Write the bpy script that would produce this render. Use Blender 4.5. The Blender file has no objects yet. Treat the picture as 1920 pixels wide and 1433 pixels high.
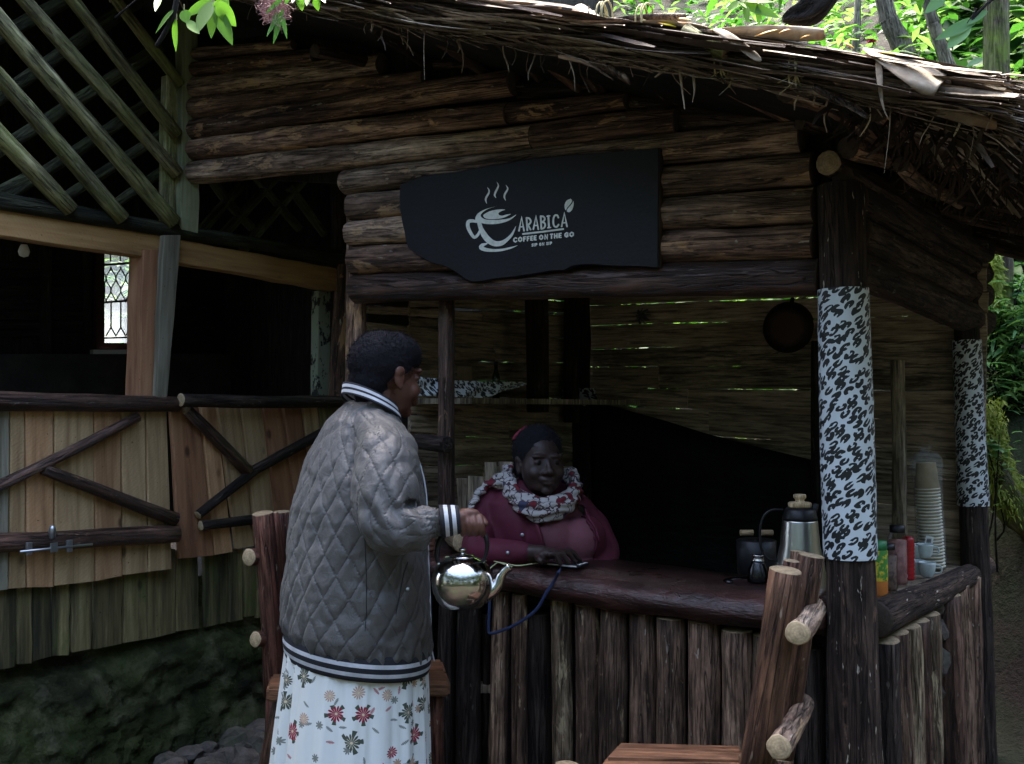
import bpy, bmesh, math, random
import numpy as np
from mathutils import Vector, Matrix, noise
R = math.radians
scene = bpy.context.scene
COL = scene.collection
rnd = random.Random(7)

# ---------------------------------------------------------------- camera
F, CX, CY, CAMZ, HY = 1900.0, 960.0, 716.5, 1.40, 765.0
PITCH = math.atan((HY - CY) / F)
cam_d = bpy.data.cameras.new('camera'); cam = bpy.data.objects.new('camera', cam_d); COL.objects.link(cam)
cam.location = (0, 0, CAMZ); cam.rotation_euler = (math.pi / 2 + PITCH, 0, 0)
cam_d.sensor_width = 36; cam_d.lens = 36 * F / 1920; cam_d.clip_end = 500; cam_d.clip_start = .02
scene.camera = cam
# ---------------------------------------------------------------- sky, sun, exposure
SUN_AZ = Vector((-.12, .99, 0)).normalized(); SUN_EL = R(64)
world = bpy.data.worlds.new("World"); scene.world = world; world.use_nodes = True
wn = world.node_tree; wn.nodes.clear()
sky = wn.nodes.new('ShaderNodeTexSky'); sky.sky_type = 'NISHITA'; sky.sun_disc = False
sky.sun_elevation = SUN_EL; sky.sun_rotation = math.atan2(SUN_AZ.x, SUN_AZ.y); sky.dust_density = 5; sky.ozone_density = .6; sky.air_density = 1.0
bg = wn.nodes.new('ShaderNodeBackground'); bg.inputs[1].default_value = .15
wo = wn.nodes.new('ShaderNodeOutputWorld')
wn.links.new(sky.outputs[0], bg.inputs[0]); wn.links.new(bg.outputs[0], wo.inputs[0])
sun_d = bpy.data.lights.new('sun', 'SUN'); sun = bpy.data.objects.new('sun', sun_d); COL.objects.link(sun)
sun_d.energy = 2.0; sun_d.angle = R(9); sun_d.color = (1, .96, .88)
sdir = Vector((SUN_AZ.x * math.cos(SUN_EL), SUN_AZ.y * math.cos(SUN_EL), math.sin(SUN_EL)))
sun.rotation_euler = sdir.to_track_quat('Z', 'Y').to_euler(); sun.location = (0, 6, 9)
scene.view_settings.view_transform = 'Standard'; scene.view_settings.look = 'None'
scene.view_settings.exposure = 3.2; scene.view_settings.gamma = 1; scene.view_settings.use_curve_mapping = False
scene.cycles.max_bounces = 8; scene.cycles.transparent_max_bounces = 12

# ---------------------------------------------------------------- geometry of the place
def ray(px, py):
    x, z = (px - CX) / F, (CY - py) / F
    c, s = math.cos(PITCH), math.sin(PITCH)
    return Vector((x, c - z * s, s + z * c))
CAM = Vector((0, 0, CAMZ))
def at(px, py, Y):
    d = ray(px, py); return CAM + d * (Y / d.y)
def onp(px, py, q, n):
    d = ray(px, py); q = Vector(q); n = Vector(n)
    return CAM + d * ((q - CAM).dot(n) / d.dot(n))
KC = Vector((.895, 2.70, 0)); KU = Vector((-.828, .5607, 0)).normalized(); KV = Vector((-KU.y * -1, KU.x * -1, 0))
KV = Vector((.5607, .828, 0)).normalized()
def kf(t, s, z): return KC + KU * t + KV * s + Vector((0, 0, z))
def front(px, py, s=0): return onp(px, py, kf(0, s, 0), KV)
def side(px, py, t=0): return onp(px, py, kf(t, 0, 0), KU)
LA = Vector((-1.364, 4.25, 0)); LW = Vector((.604, .797, 0)).normalized(); LN = Vector((.797, -.604, 0)).normalized()
def wl(px, py, off=0): return onp(px, py, LA + LN * off, LN)
def depth(p): return p.y

# ---------------------------------------------------------------- objects
WM = {}
def root(name, label, cat, loc=(0, 0, 0), group=None):
    o = bpy.data.objects.new(name, None); COL.objects.link(o); o.location = loc; o.empty_display_size = .1
    WM[o.name] = Matrix.Translation(Vector(loc)); o['label'] = label; o['category'] = cat
    if group: o['group'] = group
    return o
def tag(o, label=None, cat=None, group=None, kind=None):
    if label: o['label'] = label
    if cat: o['category'] = cat
    if group: o['group'] = group
    if kind: o['kind'] = kind
    return o
def link(name, me, M=None, parent=None, mats=()):
    M = M or Matrix.Identity(4)
    o = bpy.data.objects.new(name, me); COL.objects.link(o)
    WM[o.name] = M
    if parent is not None:
        o.parent = parent; o.matrix_local = WM[parent.name].inverted() @ M
    else: o.matrix_local = M
    if not isinstance(mats, (list, tuple)): mats = [mats]
    if len(me.materials) == 0:
        for m in mats: me.materials.append(m)
    return o
def mesh(name, vs, fs, mi=None, smooth=True):
    me = bpy.data.meshes.new(name); me.from_pydata([tuple(v) for v in vs], [], fs)
    if mi: me.polygons.foreach_set('material_index', mi)
    if smooth: me.polygons.foreach_set('use_smooth', [True] * len(me.polygons))
    me.update(); return me
def frame(o, z, xh=None):
    z = Vector(z).normalized(); xh = Vector(xh) if xh is not None else (Vector((0, 0, 1)) if abs(z.z) < .9 else Vector((1, 0, 0)))
    y = z.cross(xh).normalized(); x = y.cross(z).normalized()
    M = Matrix((x, y, z)).transposed().to_4x4(); M.translation = o; return M
def lerp(a, b, t): return a + (b - a) * t
def catmull(P, k):
    P = [Vector(p) for p in P]; out = []
    Q = [P[0] * 2 - P[1]] + P + [P[-1] * 2 - P[-2]]
    for i in range(1, len(Q) - 2):
        for j in range(k):
            t = j / k; a, b, c, d = Q[i - 1:i + 3]
            out.append(.5 * ((2 * b) + (c - a) * t + (2 * a - 5 * b + 4 * c - d) * t * t + (3 * b - a - 3 * c + d) * t ** 3))
    out.append(P[-1]); return out
def resample(vals, n):
    return [float(np.interp(i / (n - 1), np.linspace(0, 1, len(vals)), vals)) for i in range(n)]
def tube(name, pts, rad, mats, parent=None, seg=12, rough=.0, knots=0, caps=True, seed=None, flat=1.0, bevel=.0, xh=None, uv=False):
    """tube through world points; local z runs along it; caps use material slot 1"""
    seed = rnd.random() * 100 if seed is None else seed
    rr = random.Random(seed)
    pts = [Vector(p) for p in pts]; n = len(pts)
    if not hasattr(rad, '__len__'): rad = [rad] * n
    if len(rad) != n: rad = resample(rad, n)
    M = frame(pts[0], pts[-1] - pts[0] if (pts[-1] - pts[0]).length > 1e-6 else Vector((0, 0, 1)), xh); Mi = M.inverted()
    lp = [Mi @ p for p in pts]
    vs, fs, mi = [], [], []
    kn = [(rr.random() * (n - 1), rr.random() * 6.28, rr.uniform(.05, .13)) for _ in range(knots)]
    up = Vector((1, 0, 0)); rows = []
    length = 0
    for i in range(n):
        t = (lp[min(i + 1, n - 1)] - lp[max(i - 1, 0)]).normalized()
        a = (up - t * up.dot(t))
        if a.length < 1e-4: a = Vector((0, 1, 0)) - t * t.y
        a.normalize(); b = t.cross(a); up = a
        row = []
        for j in range(seg):
            th = 2 * math.pi * j / seg; r = rad[i]
            if rough: r *= 1 + rough * (noise.noise(Vector((math.cos(th) * 1.3 + seed, math.sin(th) * 1.3, lp[i].z * 4 + seed))) * 1.3 + .5 * noise.noise(Vector((math.cos(th) * 3 + seed, math.sin(th) * 3, lp[i].z * 22))))
            for (ki, ka, kh) in kn:
                da = abs((th - ka + math.pi) % (2 * math.pi) - math.pi)
                r += rad[i] * kh * math.exp(-(da / .35) ** 2 - ((i - ki) / .9) ** 2)
            row.append(len(vs)); vs.append(lp[i] + a * math.cos(th) * r + b * math.sin(th) * r * flat)
        rows.append(row)
    for i in range(n - 1):
        for j in range(seg):
            k = (j + 1) % seg; fs.append((rows[i][j], rows[i][k], rows[i + 1][k], rows[i + 1][j])); mi.append(0)
    if caps:
        for e, row, tt in ((0, rows[0], lp[0] - lp[1]), (1, rows[-1], lp[-1] - lp[-2])):
            tt = tt.normalized(); c = lp[0] if e == 0 else lp[-1]; rr_ = rad[0] if e == 0 else rad[-1]
            inner = []
            for q in row:
                inner.append(len(vs)); vs.append(c + (vs[q] - c) * .88 + tt * rr_ * .08)
            cc = len(vs); vs.append(c + tt * rr_ * .07)
            for j in range(seg):
                k = (j + 1) % seg
                if e == 0: fs.append((row[k], row[j], inner[j], inner[k])); fs.append((inner[k], inner[j], cc))
                else: fs.append((row[j], row[k], inner[k], inner[j])); fs.append((inner[j], inner[k], cc))
                mi += [1 if isinstance(mats, (list, tuple)) and len(mats) > 1 else 0] * 2
    me = mesh(name, vs, fs, mi)
    if uv:
        ul = me.uv_layers.new(name='UVMap'); d = 0; D = [0]
        for i in range(1, n): d += (lp[i] - lp[i - 1]).length; D.append(d)
        for p in me.polygons:
            for li in p.loop_indices:
                v = me.loops[li].vertex_index
                if v < n * seg:
                    i, j = divmod(v, seg)
                    if j == 0 and any((me.loops[l].vertex_index % seg) == seg - 1 and me.loops[l].vertex_index < n * seg for l in p.loop_indices): j = seg
                    ul.data[li].uv = (j / seg * 2 * math.pi * max(rad), D[i])
    return link(name, me, M, parent, mats)
def logp(name, p0, p1, r0, r1, mats, parent=None, rough=.09, knots=3, bend=.006, seg=14, **k):
    p0, p1 = Vector(p0), Vector(p1); L = (p1 - p0).length; n = max(5, min(26, int(L / .07)))
    a = Vector((rnd.uniform(-1, 1), rnd.uniform(-1, 1), rnd.uniform(-1, 1))) * bend
    ph = rnd.uniform(.6, 1.6)
    pts = [p0.lerp(p1, i / (n - 1)) + a * math.sin(math.pi * ph * i / (n - 1)) for i in range(n)]
    return tube(name, pts, [lerp(r0, r1, i / (n - 1)) for i in range(n)], mats, parent, seg, rough, knots, **k)
def board(name, q, thick, mats, parent=None, axis='v', n=5, jit=.004, warp=.003, M=None):
    """plank from four world corners tl,tr,br,bl (front face); thickness goes away from the camera"""
    tl, tr, br, bl = [Vector(p) for p in q]
    if axis == 'v': e0, e1 = (bl, br), (tl, tr)
    else: e0, e1 = (bl, tl), (br, tr)
    c = (tl + tr + br + bl) / 4
    z = ((e1[0] + e1[1]) - (e0[0] + e0[1])).normalized(); x = ((e0[1] - e0[0]) + (e1[1] - e1[0])).normalized()
    y = z.cross(x).normalized()
    if y.dot(CAM - c) < 0: y = -y
    x = y.cross(z)
    Mt = Matrix((x, y, z)).transposed().to_4x4(); Mt.translation = c; Mi = Mt.inverted()
    a0, b0, a1, b1 = Mi @ e0[0], Mi @ e0[1], Mi @ e1[0], Mi @ e1[1]
    if a0.x > b0.x: a0, b0, a1, b1 = b0, a0, b1, a1
    ch = min(.004, thick * .25); vs, fs = [], []; wz = rnd.uniform(-1, 1) * warp
    for i in range(n + 1):
        t = i / n; A = a0.lerp(a1, t); B = b0.lerp(b1, t)
        ja = rnd.uniform(-jit, jit); jb = rnd.uniform(-jit, jit)
        A = A + Vector((ja, 0, 0)); B = B + Vector((jb, 0, 0)); w = wz * math.sin(math.pi * t) + rnd.uniform(-1, 1) * warp * .3
        mz = Vector((0, 0, rnd.uniform(-jit, jit) * 1.2 if i in (0, n) else 0))
        A += mz; B += mz + Vector((0, 0, rnd.uniform(-jit, jit) if i in (0, n) else 0))
        m = (A + B) / 2
        for p in (A + Vector((0, w - ch, 0)), A + Vector((ch, w, 0)), m + Vector((0, w + warp * .4, 0)), B + Vector((-ch, w, 0)), B + Vector((0, w - ch, 0)), B + Vector((0, w - thick, 0)), A + Vector((0, w - thick, 0))): vs.append(p)
    K = 7
    for i in range(n):
        for j in range(K):
            k = (j + 1) % K; fs.append((i * K + k, i * K + j, (i + 1) * K + j, (i + 1) * K + k))
    fs.append(tuple(range(K))); fs.append(tuple(n * K + j for j in reversed(range(K))))
    me = mesh(name, vs, fs, smooth=False)
    return link(name, me, Mt, parent, mats)
def box(name, c, size, mats, parent=None, rot=None, bev=.0):
    bm = bmesh.new(); bmesh.ops.create_cube(bm, size=1); bmesh.ops.scale(bm, vec=size, verts=bm.verts)
    if bev: bmesh.ops.bevel(bm, geom=bm.edges[:], offset=bev, segments=2, affect='EDGES', profile=.6)
    me = bpy.data.meshes.new(name); bm.to_mesh(me); bm.free()
    M = Matrix.Translation(Vector(c)) @ (rot.to_4x4() if rot else Matrix.Identity(4))
    return link(name, me, M, parent, mats)
def lathe(name, prof, c, mats, parent=None, seg=28, axis=None, mi=None, smooth=True, noisef=0):
    """prof: list of (r,z)"""
    vs, fs, m = [], [], []
    for i, (r, z) in enumerate(prof):
        for j in range(seg):
            th = 2 * math.pi * j / seg; q = r
            if noisef: q += noisef * noise.noise(Vector((math.cos(th) * 2, math.sin(th) * 2, z * 40)))
            vs.append((q * math.cos(th), q * math.sin(th), z))
    for i in range(len(prof) - 1):
        for j in range(seg):
            k = (j + 1) % seg; fs.append((i * seg + j, i * seg + k, (i + 1) * seg + k, (i + 1) * seg + j)); m.append(mi[i] if mi else 0)
    if prof[0][0] > 1e-4: fs.append(tuple(reversed(range(seg)))); m.append(mi[0] if mi else 0)
    if prof[-1][0] > 1e-4: fs.append(tuple((len(prof) - 1) * seg + j for j in range(seg))); m.append(mi[-1] if mi else 0)
    me = mesh(name, vs, fs, m, smooth)
    M = frame(Vector(c), axis) if axis is not None else Matrix.Translation(Vector(c))
    return link(name, me, M, parent, mats)
def ringloft(name, rings, mats, parent=None, mi=None, closed=True, capped=False, thick=0, uvs=None, origin=None):
    """rings: list of lists of world points"""
    o = Vector(origin) if origin is not None else sum((Vector(p) for p in rings[0]), Vector()) / len(rings[0])
    k = len(rings[0]); vs = [Vector(p) - o for r in rings for p in r]; fs, m = [], []
    for i in range(len(rings) - 1):
        for j in range(k if closed else k - 1):
            q = (j + 1) % k; fs.append((i * k + j, i * k + q, (i + 1) * k + q, (i + 1) * k + j)); m.append(mi[i] if mi else 0)
    if capped:
        fs.append(tuple(reversed(range(k)))); m.append(0); fs.append(tuple((len(rings) - 1) * k + j for j in range(k))); m.append(mi[-1] if mi else 0)
    me = mesh(name, vs, fs, m)
    if uvs is not None:
        ul = me.uv_layers.new(name='UVMap')
        for p in me.polygons:
            js = [me.loops[l].vertex_index % k for l in p.loop_indices]; wrap = closed and (k - 1 in js) and (0 in js)
            for l in p.loop_indices:
                i, j = divmod(me.loops[l].vertex_index, k)
                u = uvs(i, k if (wrap and j == 0) else j); ul.data[l].uv = u
    ob = link(name, me, Matrix.Translation(o), parent, mats)
    if thick:
        md = ob.modifiers.new('thick', 'SOLIDIFY'); md.thickness = thick; md.offset = -1
    return ob

# ---------------------------------------------------------------- materials
class NT:
    def __init__(s, name):
        s.m = bpy.data.materials.new(name); s.m.use_nodes = True; s.t = s.m.node_tree; s.t.nodes.clear()
        s.out = s.t.nodes.new('ShaderNodeOutputMaterial')
    def n(s, ty, ins=None, out=0, **pr):
        nd = s.t.nodes.new('ShaderNode' + ty)
        for k, v in pr.items(): setattr(nd, k, v)
        for k, v in (ins or {}).items():
            sk = nd.inputs[k]
            if isinstance(v, bpy.types.NodeSocket): s.t.links.new(v, sk)
            else:
                if isinstance(v, (tuple, list)) and len(v) == 3 and sk.type == 'RGBA': v = (*v, 1)
                sk.default_value = v
        return nd.outputs[out]
    def math(s, op, a, b=0.0, c=0.0, clamp=False): return s.n('Math', {0: a, 1: b, 2: c}, operation=op, use_clamp=clamp)
    def vec(s, op, a, b=(0, 0, 0), out=0):
        nd = s.t.nodes.new('ShaderNodeVectorMath'); nd.operation = op
        for i, v in enumerate((a, b)):
            if isinstance(v, bpy.types.NodeSocket): s.t.links.new(v, nd.inputs[i])
            elif isinstance(v, (int, float)): nd.inputs['Scale' if op == 'SCALE' else i].default_value = v
            else: nd.inputs[i].default_value = v
        return nd.outputs[out]
    def scale3(s, a, v): return s.vec('MULTIPLY', a, v)
    def noise(s, v, sc, det=4, rough=.55, dist=0): return s.n('TexNoise', {'Vector': v, 'Scale': sc, 'Detail': det, 'Roughness': rough, 'Distortion': dist})
    def ramp(s, f, stops):
        nd = s.t.nodes.new('ShaderNodeValToRGB'); s.t.links.new(f, nd.inputs[0]); cr = nd.color_ramp
        while len(cr.elements) < len(stops): cr.elements.new(.5)
        for e, (p, c) in zip(cr.elements, stops):
            e.position = p; e.color = (*c, 1) if hasattr(c, '__len__') else (c, c, c, 1)
        return nd.outputs[0]
    def mix(s, f, a, b, bt='MIX'):
        nd = s.t.nodes.new('ShaderNodeMix'); nd.data_type = 'RGBA'; nd.blend_type = bt
        for k, v in ((0, f), (6, a), (7, b)):
            if isinstance(v, bpy.types.NodeSocket): s.t.links.new(v, nd.inputs[k])
            else: nd.inputs[k].default_value = (*v, 1) if hasattr(v, '__len__') else v
        return nd.outputs[2]
    def done(s, col, rough=.8, bump=None, bs=.3, bd=.01, metal=0, spec=.3, **k):
        ins = {'Base Color': col, 'Roughness': rough, 'Metallic': metal, 'Specular IOR Level': spec}
        ins.update(k)
        if bump is not None: ins['Normal'] = s.n('Bump', {'Height': bump, 'Strength': bs, 'Distance': bd})
        b = s.n('BsdfPrincipled', ins); s.t.links.new(b, s.out.inputs[0]); return s.m
    def obj(s, jit=True):
        c = s.n('TexCoord', out=3)
        if jit:
            r = s.n('ObjectInfo', out=5); c = s.vec('ADD', c, s.vec('SCALE', s.n('CombineXYZ', {0: r, 1: r, 2: r}), 37.0))
        return c
    def rand(s): return s.n('ObjectInfo', out=5)

def wood(name, dark, mid, light, patch=None, patch_lo=.58, moss=None, moss_lo=.5, rough=.75, spec=.25, bs=1.0, gr=14, var=.5, scuff=.0, bd=.009, blotch=.5, ckk=.8, mc=1.0):
    m = NT(name); v = m.obj()
    g = m.noise(m.scale3(v, (gr, gr, 1.1)), 1, 8, .62, .6)
    fine = m.noise(m.scale3(v, (95, 95, 6)), 1, 5, .6, .3)
    col = m.ramp(g, [(.30, dark), (.5, mid), (.74, light)])
    col = m.mix(m.math('MULTIPLY', m.ramp(fine, [(.35, 1.0), (.55, 0.0)]), .75), col, tuple(c * .35 for c in dark))
    ck = m.noise(m.scale3(v, (34, 34, 1.6)), 1, 3, .5, 1.2); ckm = m.ramp(m.math('ABSOLUTE', m.math('SUBTRACT', ck, .5)), [(.0, 1.0), (.022, 0.0)])
    col = m.mix(m.math('MULTIPLY', ckm, ckk), col, tuple(c * .22 for c in dark))
    mid2 = m.noise(m.scale3(v, (30, 30, 9)), 1, 5, .75); col = m.mix(mc, col, m.ramp(mid2, [(.3, .40), (.5, 1.0), (.7, 1.7)]), 'MULTIPLY')
    big = m.noise(m.scale3(v, (5, 5, 2.2)), 1, 4, .6)
    col = m.mix(m.math('MULTIPLY', m.ramp(big, [(.38, 1.0), (.6, 0.0)]), blotch), col, tuple(c * .55 for c in dark))
    if patch:
        pn = m.noise(m.scale3(v, (16, 16, 4.5)), 1, 5, .7, .4)
        col = m.mix(m.ramp(pn, [(patch_lo, 0.0), (patch_lo + .05, 1.0)]), col, m.mix(g, tuple(c * .6 for c in patch), patch))
    if scuff:
        sn = m.noise(m.scale3(v, (60, 60, 14)), 1, 3, .6, .2)
        col = m.mix(m.math('MULTIPLY', m.ramp(sn, [(.66, 0.0), (.7, 1.0)]), scuff), col, (.5, .45, .36))
    if moss:
        mn = m.noise(v, 4.5, 6, .7)
        col = m.mix(m.ramp(mn, [(moss_lo, 0.0), (moss_lo + .22, .8)]), col, moss)
    k = m.math('ADD', m.math('MULTIPLY', m.rand(), var), 1 - var * .5)
    col = m.mix(1.0, col, m.n('CombineXYZ', {0: k, 1: k, 2: k}), 'MULTIPLY')
    h = m.math('ADD', m.math('MULTIPLY', g, .7), m.math('MULTIPLY', m.ramp(fine, [(.3, 0.0), (.5, 1.0)]), .5)); h = m.math('SUBTRACT', m.math('ADD', h, m.math('MULTIPLY', mid2, .6)), m.math('MULTIPLY', ckm, .6))
    return m.done(col, rough, h, bs, bd, spec=spec)
def cutend(name, c=(.36, .27, .16)):
    m = NT(name); v = m.obj(False)
    d = m.vec('LENGTH', m.scale3(v, (1, 1, 0)), out=1)
    rg = m.math('SINE', m.math('ADD', m.math('MULTIPLY', d, 900), m.math('MULTIPLY', m.noise(v, 30), 9)))
    nz = m.noise(v, 60, 6, .7)
    col = m.mix(m.math('MULTIPLY', m.math('ADD', m.math('MULTIPLY', rg, .5), .5), .5), c, tuple(q * .6 for q in c))
    col = m.mix(m.ramp(nz, [(.4, .6), (.6, 0.0)]), col, tuple(q * .35 for q in c))
    return m.done(col, .8, nz, .6, .004)
def plain(name, c, rough=.6, metal=0, spec=.4, var=.25, sc=18, bs=.25, bd=.002, **k):
    m = NT(name); v = m.obj(); nz = m.noise(v, sc, 6, .65)
    col = m.mix(m.ramp(nz, [(.35, 0.0), (.7, 1.0)]), tuple(q * (1 - var) for q in c), tuple(min(1, q * (1 + var * .6)) for q in c))
    return m.done(col, rough, nz, bs, bd, metal=metal, spec=spec, **k)
def leafmat(name, a, b, trans=.45, veinsc=0, rough=.5):
    m = NT(name); at_ = m.n('Attribute', {}, out=2, attribute_name='tint')
    v = m.obj(False); nz = m.noise(v, 9, 3)
    f = m.math('ADD', m.math('MULTIPLY', at_, .75), m.math('MULTIPLY', nz, .3), clamp=True)
    col = m.mix(f, a, b)
    p = m.n('BsdfPrincipled', {'Base Color': col, 'Roughness': rough, 'Specular IOR Level': .15})
    t = m.n('BsdfTranslucent', {'Color': m.mix(.5, col, (.45, .75, .1), 'MIX') if False else m.mix(1.0, col, (1.3, 1.45, .9), 'MULTIPLY')})
    ms = m.n('MixShader', {0: trans, 1: p, 2: t}); m.t.links.new(ms, m.out.inputs[0]); return m.m

M_ = {}
M_['log'] = wood('weathered_brown_log', (.034, .019, .013), (.25, .145, .097), (.62, .41, .28), patch=(.60, .36, .19), patch_lo=.57, scuff=.8, rough=.72, spec=.3)
M_['loggrey'] = wood('grey_weathered_log', (.050, .032, .023), (.38, .255, .180), (.80, .62, .46), patch=(.66, .44, .26), patch_lo=.57, scuff=.6)
M_['logdark'] = wood('dark_brown_log', (.016, .010, .008), (.070, .045, .032), (.20, .135, .095), patch=(.12, .08, .055), patch_lo=.66, scuff=.25)  # darker copy of the log colour, used mostly under the roof
M_['logred'] = wood('red_brown_barked_log', (.022, .012, .009), (.10, .052, .036), (.28, .17, .12), patch=(.36, .22, .13), patch_lo=.64, rough=.5, spec=.45, scuff=.3)
M_['post'] = wood('dark_speckled_post', (.016, .010, .008), (.062, .040, .029), (.16, .105, .075), patch=(.20, .12, .085), patch_lo=.62, scuff=1.0, rough=.8)
M_['slat'] = wood('old_counter_slat', (.030, .018, .013), (.23, .140, .092), (.56, .38, .25), patch=(.62, .45, .26), patch_lo=.62, scuff=.5)
M_['slatlight'] = wood('pale_barked_slat', (.06, .038, .024), (.25, .18, .11), (.56, .44, .28), patch=(.50, .40, .24), patch_lo=.56, scuff=.3)
M_['slatdark'] = wood('black_slat', (.010, .008, .007), (.042, .029, .023), (.11, .08, .062), scuff=.2)
M_['chair'] = wood('orange_brown_chair_pole', (.055, .026, .015), (.15, .073, .040), (.30, .165, .095), patch=(.45, .30, .18), patch_lo=.63, scuff=.35, rough=.6, spec=.35)
M_['chairred'] = wood('dark_red_chair_pole', (.04, .013, .010), (.115, .042, .028), (.21, .095, .06), patch=(.30, .18, .11), patch_lo=.62, scuff=.4, rough=.6, spec=.35)
M_['seat'] = wood('varnished_seat_plank', (.10, .042, .020), (.22, .10, .050), (.34, .18, .10), rough=.45, spec=.45, bs=.25, gr=9)
M_['cut'] = cutend('sawn_log_end')
M_['cutpale'] = cutend('fresh_sawn_end', (.50, .38, .225))
M_['cutdark'] = cutend('old_sawn_end', (.06, .042, .03))
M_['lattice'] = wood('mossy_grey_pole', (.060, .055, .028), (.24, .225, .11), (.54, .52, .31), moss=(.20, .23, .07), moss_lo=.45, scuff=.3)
M_['latticeback'] = wood('shadowed_mossy_pole', (.04, .042, .024), (.10, .105, .06), (.20, .21, .13), moss=(.09, .12, .04))  # rear poles: shade put into a darker copy of the pole colour
M_['mossbeam'] = wood('dark_mossy_log', (.010, .012, .007), (.030, .032, .018), (.09, .10, .06), moss=(.04, .05, .02))
M_['intplank'] = wood('inside_plank', (.15, .115, .08), (.46, .36, .25), (.66, .54, .40), rough=.85, gr=9, bs=.5, ckk=.35, mc=.35, blotch=.2)
M_['intpale'] = wood('pale_inside_plank', (.10, .08, .055), (.46, .385, .27), (.68, .59, .45), rough=.85, gr=16, bs=.8, ckk=.6, mc=.8)
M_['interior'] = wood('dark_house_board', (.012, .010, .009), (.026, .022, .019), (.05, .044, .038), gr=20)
def sawn(name, dark, mid, light, arcs=.5, moss=None, moss_lo=.5, streak=0, var=.3):
    m = NT(name); v = m.obj()
    g = m.noise(m.scale3(v, (22, 22, 1.6)), 1, 7, .6, .5)
    w = m.n('TexWave', {'Vector': m.scale3(v, (1, 1, 1.3)), 'Scale': 30, 'Distortion': 9.0, 'Detail': 4, 'Detail Scale': 1.1}, out=1, wave_type='BANDS', bands_direction='DIAGONAL')
    col = m.ramp(g, [(.3, dark), (.52, mid), (.75, light)])
    col = m.mix(m.math('MULTIPLY', w, .20 * arcs), col, dark)
    kn = m.n('TexVoronoi', {'Vector': m.scale3(v, (7, 7, 3.5)), 'Scale': 1.0}, out=0)
    col = m.mix(m.ramp(kn, [(.05, .85), (.11, 0.0)]), col, tuple(c * .3 for c in dark))
    sp = m.noise(v, 70, 3, .6); col = m.mix(m.ramp(sp, [(.68, 0.0), (.73, .7)]), col, tuple(c * .35 for c in dark))
    if streak:
        st = m.noise(m.scale3(v, (13, 13, .7)), 1, 6, .65); col = m.mix(m.math('MULTIPLY', m.ramp(st, [(.45, 0.0), (.62, 1.0)]), streak), col, (.012, .016, .010))
    if moss:
        mn = m.noise(m.scale3(v, (1, 1, .45)), 6, 6, .7); col = m.mix(m.ramp(mn, [(moss_lo, 0.0), (moss_lo + .2, .85)]), col, moss)
    k = m.math('ADD', m.math('MULTIPLY', m.rand(), var), 1 - var * .5)
    col = m.mix(1.0, col, m.n('CombineXYZ', {0: k, 1: k, 2: k}), 'MULTIPLY')
    h = m.math('ADD', m.math('MULTIPLY', g, .6), m.math('MULTIPLY', w, .35 * arcs))
    return m.done(col, .75, h, .45, .004, spec=.25)
M_['tan'] = sawn('sawn_tan_board', (.25, .130, .062), (.50, .290, .145), (.62, .41, .23), .9)
M_['tangreen'] = sawn('sawn_olive_tan_board', (.24, .155, .080), (.46, .315, .165), (.58, .43, .25), 1.0)
M_['tanred'] = sawn('sawn_reddish_board', (.13, .055, .028), (.29, .145, .075), (.42, .24, .13), .5)
M_['beam'] = sawn('sawn_orange_beam', (.20, .11, .045), (.42, .245, .10), (.52, .33, .15), .5)
M_['postgrey'] = sawn('grey_sawn_post', (.09, .08, .055), (.22, .205, .15), (.40, .385, .30), .2)
M_['mossboard'] = sawn('mossy_lower_board', (.060, .050, .022), (.19, .155, .070), (.36, .30, .15), .4, moss=(.075, .105, .026), moss_lo=.50, streak=.85)
M_['greenpost'] = sawn('mossy_flat_post', (.10, .11, .06), (.22, .24, .14), (.34, .37, .24), .2, moss=(.12, .17, .06))
# ================================================================ GROUND, HILL
def smooth(x): x = max(0, min(1, x)); return x * x * (3 - 2 * x)
def hgt(x, y):
    q = (x - 2.12) * .80 + (y - 4.15) * .60
    h = 1.25 * smooth((q) / 1.1) + .80 * max(0, q - 1.0)
    q2 = max(0, y - 8.2 + .25 * x); h = max(h, .75 * q2)
    h = min(h, 13 + .1 * h)
    h += .05 * noise.noise(Vector((x * 1.3, y * 1.3, 0))) * (1 + 4 * smooth(q)) + .012 * noise.noise(Vector((x * 7, y * 7, 3)))
    return h - .02
def grid(xs, ys):
    vs = [(x, y, hgt(x, y)) for y in ys for x in xs]; nx = len(xs)
    fs = [(j * nx + i, j * nx + i + 1, (j + 1) * nx + i + 1, (j + 1) * nx + i) for j in range(len(ys) - 1) for i in range(nx - 1)]
    return vs, fs
m = NT('dark_soil'); v = m.n('TexCoord', out=3); nz = m.noise(v, 2.2, 9, .7); n2 = m.noise(v, 26, 5, .7)
col = m.ramp(nz, [(.32, (.006, .0045, .004)), (.52, (.016, .010, .008)), (.72, (.038, .027, .021))])
mn = m.noise(v, .9, 6, .65); col = m.mix(m.ramp(mn, [(.46, 0.0), (.60, .8)]), col, (.014, .026, .008))
M_['soil'] = m.done(col, .95, n2, .9, .03)
def nonuni(a, b, c0, c1, fine, coarse):
    out = [c0]; p = c0
    while p < b: p += fine if p < c1 else fine + (p - c1) * coarse; out.append(p)
    p = c0; left = []
    while p > a: p -= fine if p > c0 else fine; p -= (c0 - p) * coarse; left.append(p)
    return left[::-1] + out
vs, fs = grid(nonuni(-120, 120, -2, 5, .12, .12), nonuni(-120, 120, 1.5, 8, .12, .12))
g = link('ground', mesh('ground', vs, fs), None, None, M_['soil']); g['kind'] = 'structure'

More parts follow.
